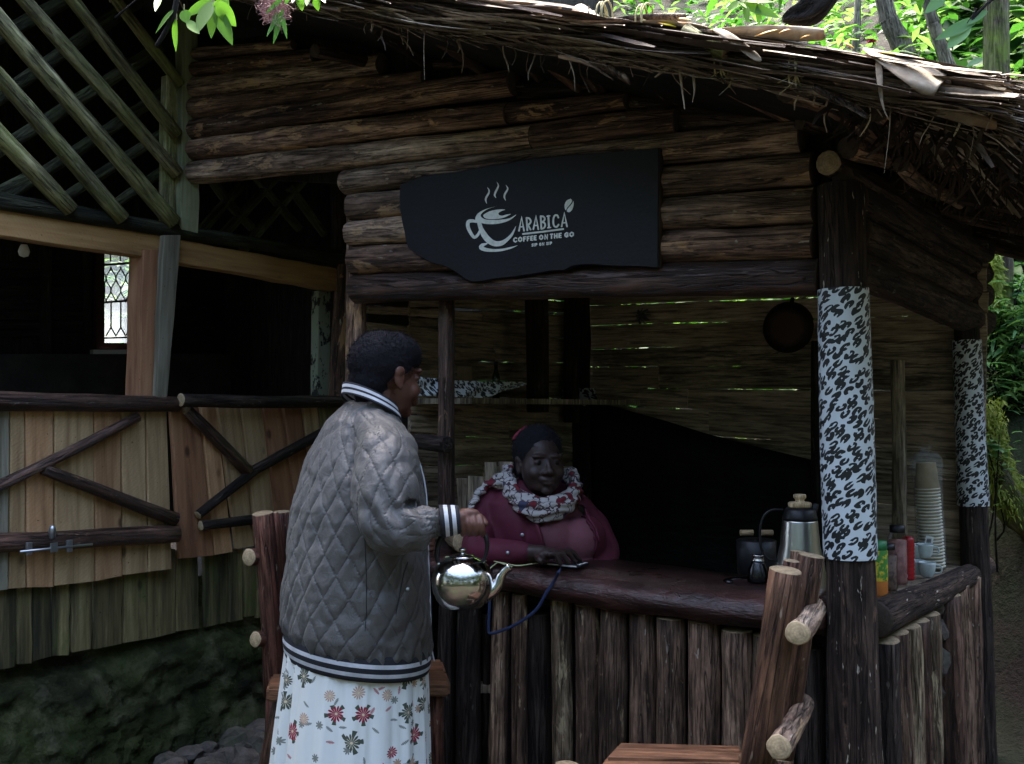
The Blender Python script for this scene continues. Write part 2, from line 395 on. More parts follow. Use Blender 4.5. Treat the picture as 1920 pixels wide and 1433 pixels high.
# ================================================================ KIOSK
kiosk = root('coffee_kiosk', 'dark log coffee kiosk with thatched roof, open serving window and log counter', 'kiosk', kf(.9, .8, 0))
LOGS = [  # xl,yl,xr,yr, rl, rr, material
 (367, 102, 552, 86, 11, 9, 'loggrey'), (358, 132, 592, 106, 15, 13, 'log'), (355, 168, 714, 121, 19, 20, 'loggrey'),
 (357, 206, 796, 146, 20, 15, 'log'), (360, 245, 962, 156, 20, 25, 'log'), (361, 283, 956, 215, 21, 21, 'log'),
 (957, 213, 1174, 189, 19, 16, 'log'), (365, 324, 1003, 258, 22, 24, 'loggrey'), (1004, 257, 1270, 226, 24, 25, 'log'),
 (648, 342, 1505, 254, 22, 31, 'loggrey'), (662, 389, 1530, 317, 25, 30, 'loggrey'), (658, 438, 1530, 384, 23, 33, 'loggrey'),
 (665, 490, 1530, 453, 26, 32, 'log'), (668, 543, 1537, 519, 26, 33, 'logred')]
for (xl, yl, xr, yr, rl, rr_, mt) in LOGS:
    a, b = front(xl, yl), front(xr, yr)
    logp('wall_log', a, b, rl * a.y / F * 1.02, rr_ * b.y / F * 1.02, [M_[mt], M_['cutdark']], kiosk, rough=.10, knots=5, seg=18)
# dark boarding behind the gable logs so no light leaks between them
gable = [front(345, 85, .05), front(560, 60, .05), front(1000, 118, .05), front(1560, 262, .05), front(1545, 500, .05), front(690, 540, .05), front(660, 345, .05), front(350, 330, .05)]
bk = [p + KV * .02 for p in gable]; n = len(gable)
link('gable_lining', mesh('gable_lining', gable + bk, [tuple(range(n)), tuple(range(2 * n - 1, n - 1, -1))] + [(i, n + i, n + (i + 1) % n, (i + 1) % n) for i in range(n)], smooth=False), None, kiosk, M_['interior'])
# upper courses under the roof on the right, shadow put into a darker log colour
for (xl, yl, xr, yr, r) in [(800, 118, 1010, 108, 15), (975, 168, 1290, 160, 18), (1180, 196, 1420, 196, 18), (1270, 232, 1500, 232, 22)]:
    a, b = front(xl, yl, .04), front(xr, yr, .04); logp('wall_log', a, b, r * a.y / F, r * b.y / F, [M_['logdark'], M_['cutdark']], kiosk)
# side wall logs above the opening
a = side(1553, 306, -.035); b = side(1842, 462, .0)
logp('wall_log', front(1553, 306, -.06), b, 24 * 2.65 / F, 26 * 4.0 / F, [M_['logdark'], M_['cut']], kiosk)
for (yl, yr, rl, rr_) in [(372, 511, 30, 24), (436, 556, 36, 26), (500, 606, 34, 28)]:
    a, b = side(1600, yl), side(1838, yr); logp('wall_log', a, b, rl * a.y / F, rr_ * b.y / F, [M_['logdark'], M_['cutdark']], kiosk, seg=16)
logp('eave_plate', front(1590, 276, -.05), side(1828, 346, -.12), .03, .026, [M_['log'], M_['cutdark']], kiosk)
# posts
def leopard(name, sc=46.0, tone=1.0):
    m = NT(name); uv = m.n('TexCoord', out=2)
    wn_ = m.n('TexNoise', {'Vector': uv, 'Scale': 26, 'Detail': 2}, out=1)
    v = m.vec('ADD', uv, m.vec('SCALE', m.vec('SUBTRACT', wn_, (.5, .5, .5)), .010))
    rot = m.n('Mapping', {'Vector': m.n('Mapping', {'Vector': v, 'Rotation': (0, 0, R(-38))}), 'Scale': (sc * .58, sc * 1.15, 1)})
    vo = m.t.nodes.new('ShaderNodeTexVoronoi'); vo.voronoi_dimensions = '2D'; m.t.links.new(rot, vo.inputs['Vector']); vo.inputs['Scale'].default_value = 1; vo.inputs['Randomness'].default_value = .62
    ve = m.t.nodes.new('ShaderNodeTexVoronoi'); ve.voronoi_dimensions = '2D'; ve.feature = 'DISTANCE_TO_EDGE'; m.t.links.new(rot, ve.inputs['Vector']); ve.inputs['Scale'].default_value = 1; ve.inputs['Randomness'].default_value = .8
    d, cc = vo.outputs[0], vo.outputs[1]; sr = m.n('SeparateColor', {0: cc}, out=0); sg_ = m.n('SeparateColor', {0: cc}, out=1)
    brk = m.noise(uv, 55, 2, .5); off = m.vec('SUBTRACT', rot, vo.outputs[2]); sx = m.t.nodes.new('ShaderNodeSeparateXYZ'); m.t.links.new(off, sx.inputs[0])
    ox, oy = sx.outputs[0], sx.outputs[1]
    blob = m.math('LESS_THAN', d, m.math('ADD', .325, m.math('MULTIPLY', brk, .24)))
    hx = m.math('ADD', ox, m.math('MULTIPLY', m.math('SUBTRACT', sr, .5), .25)); hd = m.math('SQRT', m.math('ADD', m.math('POWER', m.math('MULTIPLY', hx, .8), 2), m.math('POWER', m.math('MULTIPLY', oy, 1.5), 2)))
    hole = m.math('MULTIPLY', m.math('LESS_THAN', hd, m.math('ADD', .05, m.math('MULTIPLY', sg_, .13))), m.math('GREATER_THAN', sr, .35))
    an = m.math('ARCTAN2', oy, ox); cutl = m.math('MULTIPLY', m.math('GREATER_THAN', m.math('COSINE', m.math('SUBTRACT', an, m.math('MULTIPLY', sg_, 6.28))), .93), m.math('GREATER_THAN', d, .12))
    mk = m.math('MULTIPLY', blob, m.math('SUBTRACT', 1.0, m.math('MAXIMUM', hole, cutl)))
    cr = m.noise(uv, 140, 3); wrk = m.noise(m.scale3(uv, (6, 22, 1)), 1, 4)
    col = m.mix(mk, tuple(c * tone for c in (.60, .66, .68)), (.012, .015, .016))
    return m.done(col, .42, m.math('ADD', m.math('MULTIPLY', cr, .2), wrk), .5, .006, spec=.45)
M_['leopard'] = leopard('leopard_print_cloth'); M_['leopard2'] = leopard('leopard_print_cloth_back', 46)
M_['leopardgloss'] = leopard('leopard_print_oilcloth', 52)
def post_with_wrap(px, w0, y0, y1, mt):
    """px = [(x,y,Y)...] centre line"""
    pts = [at(*p) for p in px]; pts = catmull(pts, 6)
    p = tube('corner_post', pts, w0, [M_[mt], M_['cutdark']], kiosk, seg=20, rough=.05, knots=3)
    w = [q for q in pts]
    def atz(z):
        for a, b in zip(pts, pts[1:]):
            if (a.z - z) * (b.z - z) <= 0 and a.z != b.z: return a.lerp(b, (a.z - z) / (a.z - b.z))
    Yd = pts[0].y; za, zb = at(px[0][0], y0, px[1][2]).z, at(px[1][0], y1, px[1][2]).z
    wp = [atz(lerp(za, zb, i / 34)) for i in range(35)]
    zs_ = [p.z for p in pts]; rr = [float(np.interp(wp[i].z, [pts[-1].z, pts[len(pts) * 2 // 3].z, pts[len(pts) // 3].z, pts[0].z], w0[::-1])) + .0065 + .0018 * noise.noise(Vector((0, 0, i * .9))) for i in range(35)]
    return tube('cloth_wrap', wp, rr, M_['leopard' if Yd < 3.2 else 'leopard2'], p, seg=40, rough=.035, caps=False, uv=True)
Yc = 2.70
post_with_wrap([(1576, 349, Yc), (1590, 900, Yc), (1600, 1250, Yc), (1612, 1700, Yc)], [.0595, .063, .066, .072], 543, 1045, 'post')
yb = kf(0, 1.68, 0).y
post_with_wrap([(1806, 430, yb), (1819, 800, yb), (1830, 1100, yb), (1842, 1500, yb)], [.046, .050, .056, .060], 638, 948, 'slatdark')
# left front post, inner posts, door post
logp('corner_post', front(668, 350, .05), front(662, 1420, .05), .036, .045, [M_['log'], M_['cutdark']], kiosk)
logp('inner_post', front(838, 560, .09), front(842, 1075, .09), .029, .031, [M_['logred'], M_['cutdark']], kiosk)
for (px_, s_, r_, mt, yb_) in [(718, .25, .03, 'logdark', 1000), (745, .35, .026, 'lattice', 1000), (768, .5, .025, 'logdark', 1000)]:
    logp('inner_post', front(px_, 556, s_), front(px_ - 2, yb_, s_), r_, r_, [M_[mt], M_['cutdark']], kiosk)
logp('shelf_post', at(1007, 545, 4.45), at(1009, 770, 4.45), .052, .050, [M_['slatdark'], M_['cutdark']], kiosk)
logp('shelf_post', at(1073, 548, 4.9), at(1072, 790, 4.9), .037, .036, [M_['slatdark'], M_['cutdark']], kiosk)
logp('corner_post', at(1088, 530, 5.05), at(1090, 1150, 5.05), .045, .05, [M_['slatdark'], M_['cutdark']], kiosk)
logp('wall_batten', front(1682, 676, 1.55), front(1686, 1020, 1.55), .027, .029, [M_['intpale'], M_['cut']], kiosk)
logp('wall_batten', front(1531, 640, 1.50), front(1534, 1080, 1.50), .022, .022, [M_['slatdark'], M_['cutdark']], kiosk)
logp('crossbar', front(762, 831, .15), front(836, 831, .02), .030, .028, [M_['slatdark'], M_['slatdark']], kiosk)
logp('inner_post', front(792, 640, .62), front(790, 1040, .62), .024, .024, [M_['intplank'], M_['cutdark']], kiosk)
logp('inner_post', front(880, 600, 1.2), front(880, 720, 1.2), .028, .026, [M_['intplank'], M_['cutdark']], kiosk)
logp('inner_post', front(1003, 750, 1.5), front(1003, 1000, 1.5), .032, .034, [M_['intplank'], M_['cutdark']], kiosk)
# back wall planks: y at x=1080 and x=1862 for each joint
E = [(498, 455), (536, 500), (573, 546), (612, 589), (656, 637), (687, 688), (728, 734), (757, 795), (800, 853), (842, 905), (900, 960), (985, 1030), (1080, 1120), (1200, 1230)]
gaps = [1, 1.4, 2.2, 2.0, 1.8, 1.7, 1.8, 2.0, 1.5, 1, 1, 1, 1, 1]
def wall_planks(plane, xa, xb, E, gaps, mats, nseg, splits, thick=.018, nm='wall_plank'):
    for i in range(len(E) - 1):
        (la, ra), (lb, rb) = E[i], E[i + 1]
        cuts = sorted([xa, xb] + [x for x in splits[i % len(splits)] if min(xa, xb) < x < max(xa, xb)])
        for c0, c1 in zip(cuts, cuts[1:]):
            f0, f1 = (c0 - xa) / (xb - xa), (c1 - xa) / (xb - xa); g0, g1 = gaps[i] / 2 * rnd.choice([.15, .5, 1.1]), gaps[i + 1] / 2 * rnd.choice([.15, .5, 1.1])
            off = rnd.uniform(-.006, .006)
            q = [plane(c0 + .5, lerp(la, ra, f0) + g0 * rnd.uniform(.4, 1.5), off), plane(c1 - .5, lerp(la, ra, f1) + g0 * rnd.uniform(.2, 1.5), off),
                 plane(c1 - .5, lerp(lb, rb, f1) - g1 * rnd.uniform(.2, 1.4), off), plane(c0 + .5, lerp(lb, rb, f0) - g1 * rnd.uniform(.2, 1.5), off)]
            board(nm, q, thick, M_[mats[(i * 3 + int(c0)) % len(mats)]], kiosk, 'h', n=nseg, jit=.0035, warp=.004)
SB = 1.73
wall_planks(lambda x, y, o=0: front(x, y, SB + o), 1082, 1850, E, gaps, ['intplank', 'intplank', 'intpale', 'intplank'], 9, [[], [], [], [], [], [1235], [1290], [1330, 1600], [], [1500], []])
TL = 1.80
EL = [(500, 520), (545, 566), (576, 589), (594, 613), (611, 638), (640, 668), (676, 681), (712, 716), (742, 748), (776, 800), (812, 831), (842, 850), (873, 873), (905, 897), (960, 940), (1040, 1000), (1130, 1080), (1300, 1220)]
gl = [1, 2, 4.0, 2.0, 2.0, 1.0, 1.6, 1.0, 1.0, 1.0, 1, 1.5, 1.5, 1.5, 1, 1, 1, 1]
wall_planks(lambda x, y, o=0: side(x, y, TL + o), 770, 1086, EL, gl, ['intplank', 'intpale', 'intplank'], 7, [[], [], [905], [], [], [930], [], [], [], [955]])
# side wall left part nearer the front
wall_planks(lambda x, y, o=0: side(x, y, TL + .01 + o), 690, 769, [(a - (b - a) * .28, a) for a, b in EL], gl, ['intplank', 'interior'], 3, [[]])
# near-black sheet over the lower back wall, below a slanting top edge
poly = [(1100, 756), (1150, 762), (1250, 790), (1330, 815), (1420, 838), (1520, 862), (1625, 876), (1632, 1300), (1100, 1300)]
m = NT('sheet_black'); v = m.obj(); m.done((.006, .006, .007), .55, m.noise(m.scale3(v, (3, 3, 9)), 3, 6), .6, .02, spec=.25); M_['blacksheet'] = m.m
NX = 24; vs = []; fs = []
def ptop(x): return float(np.interp(x, [p[0] for p in poly[:7]], [p[1] for p in poly[:7]]))
for j in range(9):
    for i in range(NX + 1):
        x = lerp(1100, 1628, i / NX); y = lerp(ptop(x), 1320, j / 8)
        vs.append(front(x, y, SB - .045 - .012 * math.sin(i * 1.9 + j * .3) * (j / 8 + .3)))
fs = [(j * (NX + 1) + i, j * (NX + 1) + i + 1, (j + 1) * (NX + 1) + i + 1, (j + 1) * (NX + 1) + i) for j in range(8) for i in range(NX)]
sh = link('black_sheet', mesh('black_sheet', vs, fs), None, None, M_['blacksheet']); sh.modifiers.new('t', 'SOLIDIFY').thickness = .002
tag(sh, 'black sheet over the lower back wall inside the kiosk', 'plastic sheet')
# shelf
zs = at(900, 748, 4.2).z
q = [side(1042, 752, TL - .38), side(1042, 752, TL - .02), side(770, 752, TL - .02), side(770, 752, TL - .38)]
a = kf(TL - .34, .35, zs); b = kf(TL - .34, 1.70, zs)
vsb = [kf(t, s, zs + dz) for dz in (-.022, 0) for (t, s) in ((TL - .30, .35), (TL - .32, 1.70), (TL - .01, 1.70), (TL - .01, .35))]
link('shelf_board', mesh('shelf_board', vsb, [(0, 3, 2, 1), (4, 5, 6, 7), (0, 1, 5, 4), (1, 2, 6, 5), (2, 3, 7, 6), (3, 0, 4, 7)], smooth=False), None, kiosk, M_['intpale'])
# counter: rounded log-edge slab
def ctr(px, py, s=0): return front(px, py, s)
cl, cr_ = front(700, 1052, -.01), front(1552, 1163, -.01)
Lc = (cr_ - cl).length
prof = [(.33, .010), (.33, .050), (.10, .058), (.03, .055), (-.015, .046), (-.045, .028), (-.058, .002), (-.055, -.022), (-.035, -.042), (.0, -.050), (.06, -.045), (.10, .008)]
rings = []
for i in range(31):
    t = i / 30; c = cl.lerp(cr_, t); r = []
    for k, (s, z) in enumerate(prof):
        w = .010 * noise.noise(Vector((t * 9, k * .5, 1))) + .003 * noise.noise(Vector((t * 30, k, 5)))
        r.append(c + KV * (s + (w if s < .2 else 0)) + Vector((0, 0, z * .92 + w * .8 + .006 * math.sin(t * 7))))
    rings.append(r)
m = NT('varnished_counter_log'); v = m.obj(False)
g1 = m.noise(m.scale3(v, (1.6, 1.6, 9)), 3, 8, .65, .4); g2 = m.noise(v, 5, 5, .6); g3 = m.noise(m.scale3(v, (1, 1, 3)), 42, 3, .6)
col = m.ramp(g1, [(.3, (.008, .004, .004)), (.52, (.032, .012, .010)), (.72, (.10, .040, .032))])
col = m.mix(m.ramp(g3, [(.68, 0.0), (.74, .5)]), col, (.22, .13, .11))
M_['counter'] = m.done(col, m.math('ADD', m.math('MULTIPLY', g2, .42), .12), m.math('ADD', m.math('ADD', g1, g2), m.math('MULTIPLY', g3, .5)), .8, .010, spec=.5)
ringloft('counter_top', rings, M_['counter'], kiosk, capped=True)
# counter slats (round poles under the counter)
SL = [(690, 712, 'slatdark'), (714, 742, 'slat'), (744, 775, 'slatdark'), (777, 812, 'slatdark'), (822, 856, 'slatdark'), (858, 905, 'slatdark'), (921, 956, 'slat'), (961, 990, 'slat'), (1033, 1072, 'slatlight'), (1075, 1123, 'slat'), (1125, 1178, 'slat'), (1181, 1231, 'slat'), (1232, 1287, 'slat'), (1289, 1348, 'slat'), (1350, 1410, 'slat'), (1412, 1452, 'slatlight'), (1455, 1492, 'slatdark')]
for (x0, x1, mt) in SL:
    xc = (x0 + x1) / 2; ytop = 1095 + (xc - 880) * .165 + rnd.uniform(-1, 4); s0 = .012 if mt != 'slatdark' else .02
    a = front(xc, ytop, s0); b = Vector((a.x, a.y, -.03)) + KU * rnd.uniform(-.012, .012)
    r = (x1 - x0) / 2 * a.y / F / .985
    logp('counter_slat', b, a, r * 1.02, r * .97, [M_[mt], M_['cut']], kiosk, rough=.12, knots=4, seg=16)
for (x0, x1) in [(906, 921), (990, 1033), (1492, 1545)]:  # recessed poles in the gaps, in the darkest slat colour
    xc = (x0 + x1) / 2; a = front(xc, 1150 if xc < 1200 else 1212, .07); b = Vector((a.x, a.y, -.03)); r = (x1 - x0) / 2 * a.y / F * 1.15
    logp('counter_slat', b, a, r, r, [M_['slatdark'], M_['cutdark']], kiosk)
q = [kf(1.79, .085, .90), kf(.03, .085, .84), kf(.03, .085, -.02), kf(1.79, .085, -.02)]
board('counter_lining', q, .02, M_['interior'], kiosk, 'h', n=3)
logp('cut_stub', front(843, 1000, .10), front(869, 1010, -.02) + Vector((0, 0, -.01)), .03, .036, [M_['slatlight'], M_['cutpale']], kiosk)
# side counter rail and slats
ra, rb = side(1632, 1160), side(1846, 1062)
logp('side_rail', ra + KU * -.01, rb + KU * -.01, .052, .040, [M_['post'], M_['cutdark']], kiosk, seg=18)
ledge = [kf(.30, .12, .80), kf(.02, .12, .845), kf(.02, 1.66, .765), kf(.30, 1.66, .755)]
vsb = [p + Vector((0, 0, dz)) for dz in (-.025, 0) for p in ledge]
link('side_shelf', mesh('side_shelf', vsb, [(3, 2, 1, 0), (4, 5, 6, 7), (0, 1, 5, 4), (1, 2, 6, 5), (2, 3, 7, 6), (3, 0, 4, 7)], smooth=False), None, kiosk, M_['intplank'])
SS = [(1645, 1664, 1196, 'slatdark'), (1664, 1684, 1182, 'slat'), (1685, 1702, 1168, 'slatlight'), (1702, 1720, 1158, 'logred'), (1720, 1742, 1147, 'slatlight'), (1763, 1784, 1112, 'logred'), (1784, 1803, 1092, 'slat'), (1803, 1821, 1080, 'slat'), (1821, 1840, 1068, 'slatlight')]
for (x0, x1, yt, mt) in SS:
    xc = (x0 + x1) / 2; a = side(xc, yt + 4, -.012); r = (side(x1, 1200, 0) - side(x0, 1200, 0)).length / 2
    b = Vector((a.x, a.y, -.03)) + KV * .03
    logp('side_slat', b, a, min(r * 1.05, .055), min(r, .05), [M_[mt], M_['cut']], kiosk, rough=.13, knots=3)
board('side_lining', [kf(.06, .05, .80), kf(.06, 1.66, .72), kf(.06, 1.66, -.02), kf(.06, .05, -.02)], .02, M_['interior'], kiosk, 'h', n=3)
# stones in the gap of the side wall
def rock_mesh(name, sx, sy, sz, seed, sub=2, f=1.4, amp=.35):
    bm = bmesh.new(); bmesh.ops.create_icosphere(bm, subdivisions=sub, radius=1)
    for v in bm.verts:
        n_ = noise.noise(v.co * f + Vector((seed * 7.1, seed, 0))); c = round(n_ * 4) / 4 * .5 + n_ * .5
        v.co *= 1 + amp * c; v.co.x *= sx; v.co.y *= sy; v.co.z *= sz
    me = bpy.data.meshes.new(name); bm.to_mesh(me); bm.free(); return me
m = NT('grey_field_stone'); v = m.obj(); n1 = m.noise(v, 14, 8, .7); n2 = m.noise(v, 60, 4, .6)
col = m.ramp(n1, [(.3, (.035, .030, .026)), (.5, (.085, .072, .062)), (.7, (.15, .125, .11))]); col = m.mix(m.ramp(m.noise(v, 5, 4), [(.5, 0.0), (.65, .5)]), col, (.045, .06, .03))
M_['stone'] = m.done(col, .85, m.math('ADD', n1, m.math('MULTIPLY', n2, .4)), .8, .01, spec=.3)
for (yy, xx, rx, ry) in [(1140, 1752, .030, .035), (1182, 1755, .045, .045), (1240, 1757, .048, .060), (1296, 1760, .038, .046), (1340, 1764, .040, .044), (1392, 1768, .048, .058), (1436, 1772, .045, .05), (1480, 1775, .045, .05)]:
    p = side(xx, yy, .012); link('stone', rock_mesh('stone', rx, rx * .9, ry, yy * .1), Matrix.Translation(p), kiosk, M_['stone'])

# ---------------------------------------------------------------- roof
S0 = -.47
def rf(px, py, dz=0): return None
def roofz(t, s=0): return 2.138 + .338 * t + .012 * s       # underside height over the plan
TU0, TU1, SV0, SV1 = -.52, 3.15, S0, 2.55
m = NT('black_roof_sheet'); v = m.obj(False); M_['tarp'] = m.done((.008, .009, .010), .6, m.noise(v, 9, 6), .6, .02)
vs = []; fs = []
NA, NB = 26, 12
for lay in (0, .03):
    for i in range(NA + 1):
        for j in range(NB + 1):
            t, s = lerp(TU0 + .05, TU1, i / NA), lerp(SV0 + .03, SV1, j / NB)
            vs.append(kf(t, s, roofz(t, s) + lay + .01 * noise.noise(Vector((t * 3, s * 3, 0)))))
o_ = (NA + 1) * (NB + 1)
for i in range(NA):
    for j in range(NB):
        a = i * (NB + 1) + j; fs.append((a, a + 1, a + NB + 2, a + NB + 1)); fs.append((o_ + a, o_ + a + NB + 1, o_ + a + NB + 2, o_ + a + 1))
roof = link('roof_sheet', mesh('roof_sheet', vs, fs), None, kiosk, M_['tarp'])
# purlins running back under the roof, ends showing at the front edge
def upole(x0, y0, x1, y1, r, s0, s1, mt='logdark', cut='cutdark', nm='roof_pole', **k):
    return logp(nm, front(x0, y0, s0), front(x1, y1, s1), r, r * .9, [M_[mt], M_[cut]], kiosk, bend=.012, **k)
upole(762, 28, 915, 140, .024, -.40, .02, 'logdark', 'cut'); upole(885, 30, 1010, 150, .018, -.40, .02, 'logdark', 'cut')
upole(700, 52, 800, 128, .020, -.34, .02); upole(946, 40, 1085, 165, .018, -.4, .02, 'log'); upole(1035, 28, 1130, 178, .026, -.42, .02, 'logdark')
upole(1062, 100, 1290, 196, .016, -.33, .03, 'logdark'); upole(1296, 118, 1495, 222, .030, -.42, .02, 'log'); upole(1150, 80, 1262, 190, .020, -.40, .02)
upole(1478, 160, 1670, 252, .038, -.42, .0, 'log'); upole(1650, 205, 1790, 300, .030, -.38, -.06, 'log'); upole(1690, 308, 1790, 384, .02, -.1, .6, 'log')
upole(590, 95, 700, 120, .022, -.3, .03); upole(1842, 300, 1880, 392, .02, .4, 1.0, 'log')
upole(1500, 230, 1840, 330, .02, -.06, .8); upole(1580, 330, 1850, 480, .03, -.03, 1.6)
for s_ in (.5, 1.1, 1.6, 2.2):
    logp('rafter', kf(-.45, s_, roofz(-.45, s_) - .04), kf(2.9, s_, roofz(2.9, s_) - .04), .028, .03, [M_['logdark'], M_['cutdark']], kiosk)
# batten poles along the rake that the thatch is tied to
def rk(t, s, dz): return kf(t, s, roofz(t, s) + dz)
logp('rake_pole', at(1085, 25, rk(.75, S0, 0).y), rk(.39, S0 - .02, .03), .026, .03, [M_['chair'], M_['cut']], kiosk)
logp('rake_pole', rk(.42, S0 - .02, .035), rk(.0, S0 - .03, .015), .028, .022, [M_['loggrey'], M_['cut']], kiosk)
logp('rake_pole', at(1285, 55, 2.36), at(1362, 98, 2.30), .014, .017, [M_['lattice'], M_['cut']], kiosk)
logp('rake_pole', rk(2.2, S0, .02), rk(1.1, S0 - .01, .04), .02, .022, [M_['loggrey'], M_['cut']], kiosk)
m = NT('dry_pale_leaf'); v = m.obj(False); g = m.noise(m.scale3(v, (30, 4, 30)), 1, 5, .6, .4); n2 = m.noise(v, 11, 4)
col = m.ramp(g, [(.3, (.13, .10, .07)), (.55, (.30, .24, .17)), (.75, (.42, .36, .28))]); col = m.mix(m.ramp(n2, [(.5, 0.0), (.65, .75)]), col, (.26, .15, .08))
M_['dryleaf'] = m.done(col, .75, g, .5, .004)
def sheet(name, rows, mat, parent, thick=.002):
    vs = [p for r in rows for p in r]; k = len(rows[0]); o = vs[0].copy()
    fs = [(i * k + j, i * k + j + 1, (i + 1) * k + j + 1, (i + 1) * k + j) for i in range(len(rows) - 1) for j in range(k - 1)]
    ob = link(name, mesh(name, [p - o for p in vs], fs), Matrix.Translation(o), parent, mat); md = ob.modifiers.new('s', 'SUBSURF'); md.levels = md.render_levels = 2
    md = ob.modifiers.new('t', 'SOLIDIFY'); md.thickness = thick; return ob
M_['sheath'] = wood('brown_leaf_sheath', (.04, .028, .02), (.16, .11, .08), (.36, .28, .20))
# thatch: thousands of dry fibres and strips lying down the slope
m = NT('dry_banana_thatch'); tn = m.n('Attribute', out=2, attribute_name='tint'); v = m.obj(False)
col = m.ramp(tn, [(0.0, (.025, .017, .013)), (.3, (.11, .078, .058)), (.6, (.34, .27, .20)), (1.0, (.62, .54, .42))])
nz = m.noise(m.scale3(v, (40, 40, 40)), 1, 4, .6); col = m.mix(m.ramp(nz, [(.35, .5), (.6, 0.0)]), col, (.03, .02, .015))
M_['thatch'] = m.done(col, .8, nz, .6, .004, spec=.25)
class Strands:
    def __init__(s): s.v, s.f, s.t = [], [], []
    def strip(s, pts, w, nrm, tint, curl=.0):
        b = len(s.v); n = len(pts)
        for i, p in enumerate(pts):
            t = (pts[min(i + 1, n - 1)] - pts[max(0, i - 1)]); x = t.cross(nrm)
            x = x.normalized() if x.length > 1e-6 else Vector((1, 0, 0)); ww = w * (1 if 0 < i < n - 1 else .45) * .5; up = x.cross(t).normalized()
            s.v += [p - x * ww + up * ww * curl, p + up * 0.0, p + x * ww + up * ww * curl]; s.t += [tint, tint * .85, tint]
        for i in range(n - 1):
            for k in (0, 1): a = b + i * 3 + k; s.f.append((a, a + 1, a + 4, a + 3))
    def build(s, name, mat, parent=None, M=None):
        me = mesh(name, s.v, s.f); at_ = me.attributes.new('tint', 'FLOAT', 'POINT'); at_.data.foreach_set('value', s.t)
        return link(name, me, M, parent, mat)
r5 = random.Random(5)
st = Strands()
def fibre(t0, s0, L, dz0, w, tint, dirjit=.12, droop=0, sj=.1, curl=.5, nseg=5):
    # runs down slope (towards -t)
    a = r5.gauss(0, dirjit); pts = []
    for i in range(nseg + 1):
        f = i / nseg; t = t0 - L * f * math.cos(a); s = s0 + L * f * math.sin(a)
        z = roofz(t, s) + dz0 + .010 * math.sin(f * 5 + t0 * 9) - droop * f * f
        pts.append(kf(t, s, z))
    st.strip(pts, w, Vector((r5.uniform(-.5, .5), r5.uniform(-.6, .2), 1)), tint, curl)
for k in range(4200):      # top surface
    t0 = r5.uniform(-.2, 3.3); s0 = r5.uniform(S0 - .02, 2.5) if r5.random() < .5 else r5.uniform(S0 - .05, S0 + .5)
    fibre(t0, s0, min(t0 + .5, r5.uniform(.35, 1.1)),   .030 + r5.random() ** 2 * .050 * (1.0 if s0 < .4 else .8), r5.uniform(.010, .055), r5.random() ** 1.1, dirjit=.07, nseg=7, curl=r5.uniform(.1, .7))
for k in range(900):       # thick rake edge facing the camera: broad strips
    t0 = r5.uniform(-.3, 2.7); fibre(t0, S0 - .015 - r5.random() * .05, min(t0 + .48, r5.uniform(.2, .8)), r5.uniform(.0, .078), r5.uniform(.008, .030), r5.random() ** .9, dirjit=.08, droop=r5.uniform(-.015, .03) * (r5.random() < .35), nseg=8)
for k in range(1500):      # and thin fibres
    t0 = r5.uniform(-.35, 2.7); fibre(t0, S0 - .03 - r5.random() * .035, min(max(.08, t0 + .5), r5.uniform(.12, .5)), r5.uniform(-.01, .085), r5.uniform(.002, .008), r5.random() ** .9, dirjit=.06, droop=r5.uniform(-.01, .03) * (r5.random() < .4))
for k in range(1500):       # eave ends on the right, ragged
    s0 = r5.uniform(S0, 2.5); fibre(TU0 + r5.uniform(.12, .35), s0, r5.uniform(.12, .30), r5.uniform(-.02, .10), r5.uniform(.006, .025), r5.random() ** 1.8, dirjit=.25, droop=r5.uniform(.0, .10))
for k in range(75):        # hanging wisps below the front edge
    t0 = r5.uniform(-.4, 2.6); s0 = S0 - .02; p = rk(t0, s0, r5.uniform(-.01, .05)); L = r5.uniform(.03, .10)
    d = Vector((r5.gauss(0, .35), r5.gauss(0, .15), -1)); pts = [p + d * (L * i / 4) + Vector((math.sin(i * 1.3 + k) * .006, 0, 0)) for i in range(5)]
    st.strip(pts, r5.uniform(.0012, .005), Vector((0, -1, .1)), r5.random() ** .8, .4)
th = st.build('thatch', M_['thatch'], kiosk); th['kind'] = 'stuff'
for k in range(46):     # sticks and leaf ribs lying on the rake edge
    t0 = r5.uniform(-.05, 2.4); L = r5.uniform(.15, .6); L = min(L, t0 + .5); a = r5.gauss(0, .10); z0 = r5.uniform(.02, .092); s1 = S0 - .045 - r5.random() * .03
    logp('thatch_stick', rk(t0, s1, z0), rk(t0 - L, s1 + L * math.sin(a) * .4, z0 + L * a * .5), r5.uniform(.003, .010), r5.uniform(.002, .008), [M_[r5.choice(['loggrey', 'slatlight', 'chair', 'loggrey'])], M_['cut']], kiosk, seg=8, rough=.15, knots=1)
for k in range(54):     # broad curled leaf sheaths
    t0 = r5.uniform(-.2, 2.3); s1 = S0 - .07 + (k % 2) * .03; z0 = r5.uniform(.0, .085); L = min(r5.uniform(.08, .30), t0 + .48); w = r5.uniform(.005, .021); g_ = r5.gauss(0, .13); rows_ = []
    for q_ in range(5):
        f_ = q_ / 4; tt = t0 - L * f_; zz = z0 + g_ * L * f_ - .02 * f_ * f_; ww = w * (1 - .7 * abs(f_ - .4)); ca = 1.2 * f_ + k
        rows_.append([rk(tt, s1 - .012 * math.cos(x_ * 2 + ca), zz + ww * x_) for x_ in (-1, -.3, .4, 1)])
    sheet('leaf_sheath', rows_, M_['dryleaf' if k % 7 == 0 else 'sheath'], kiosk)
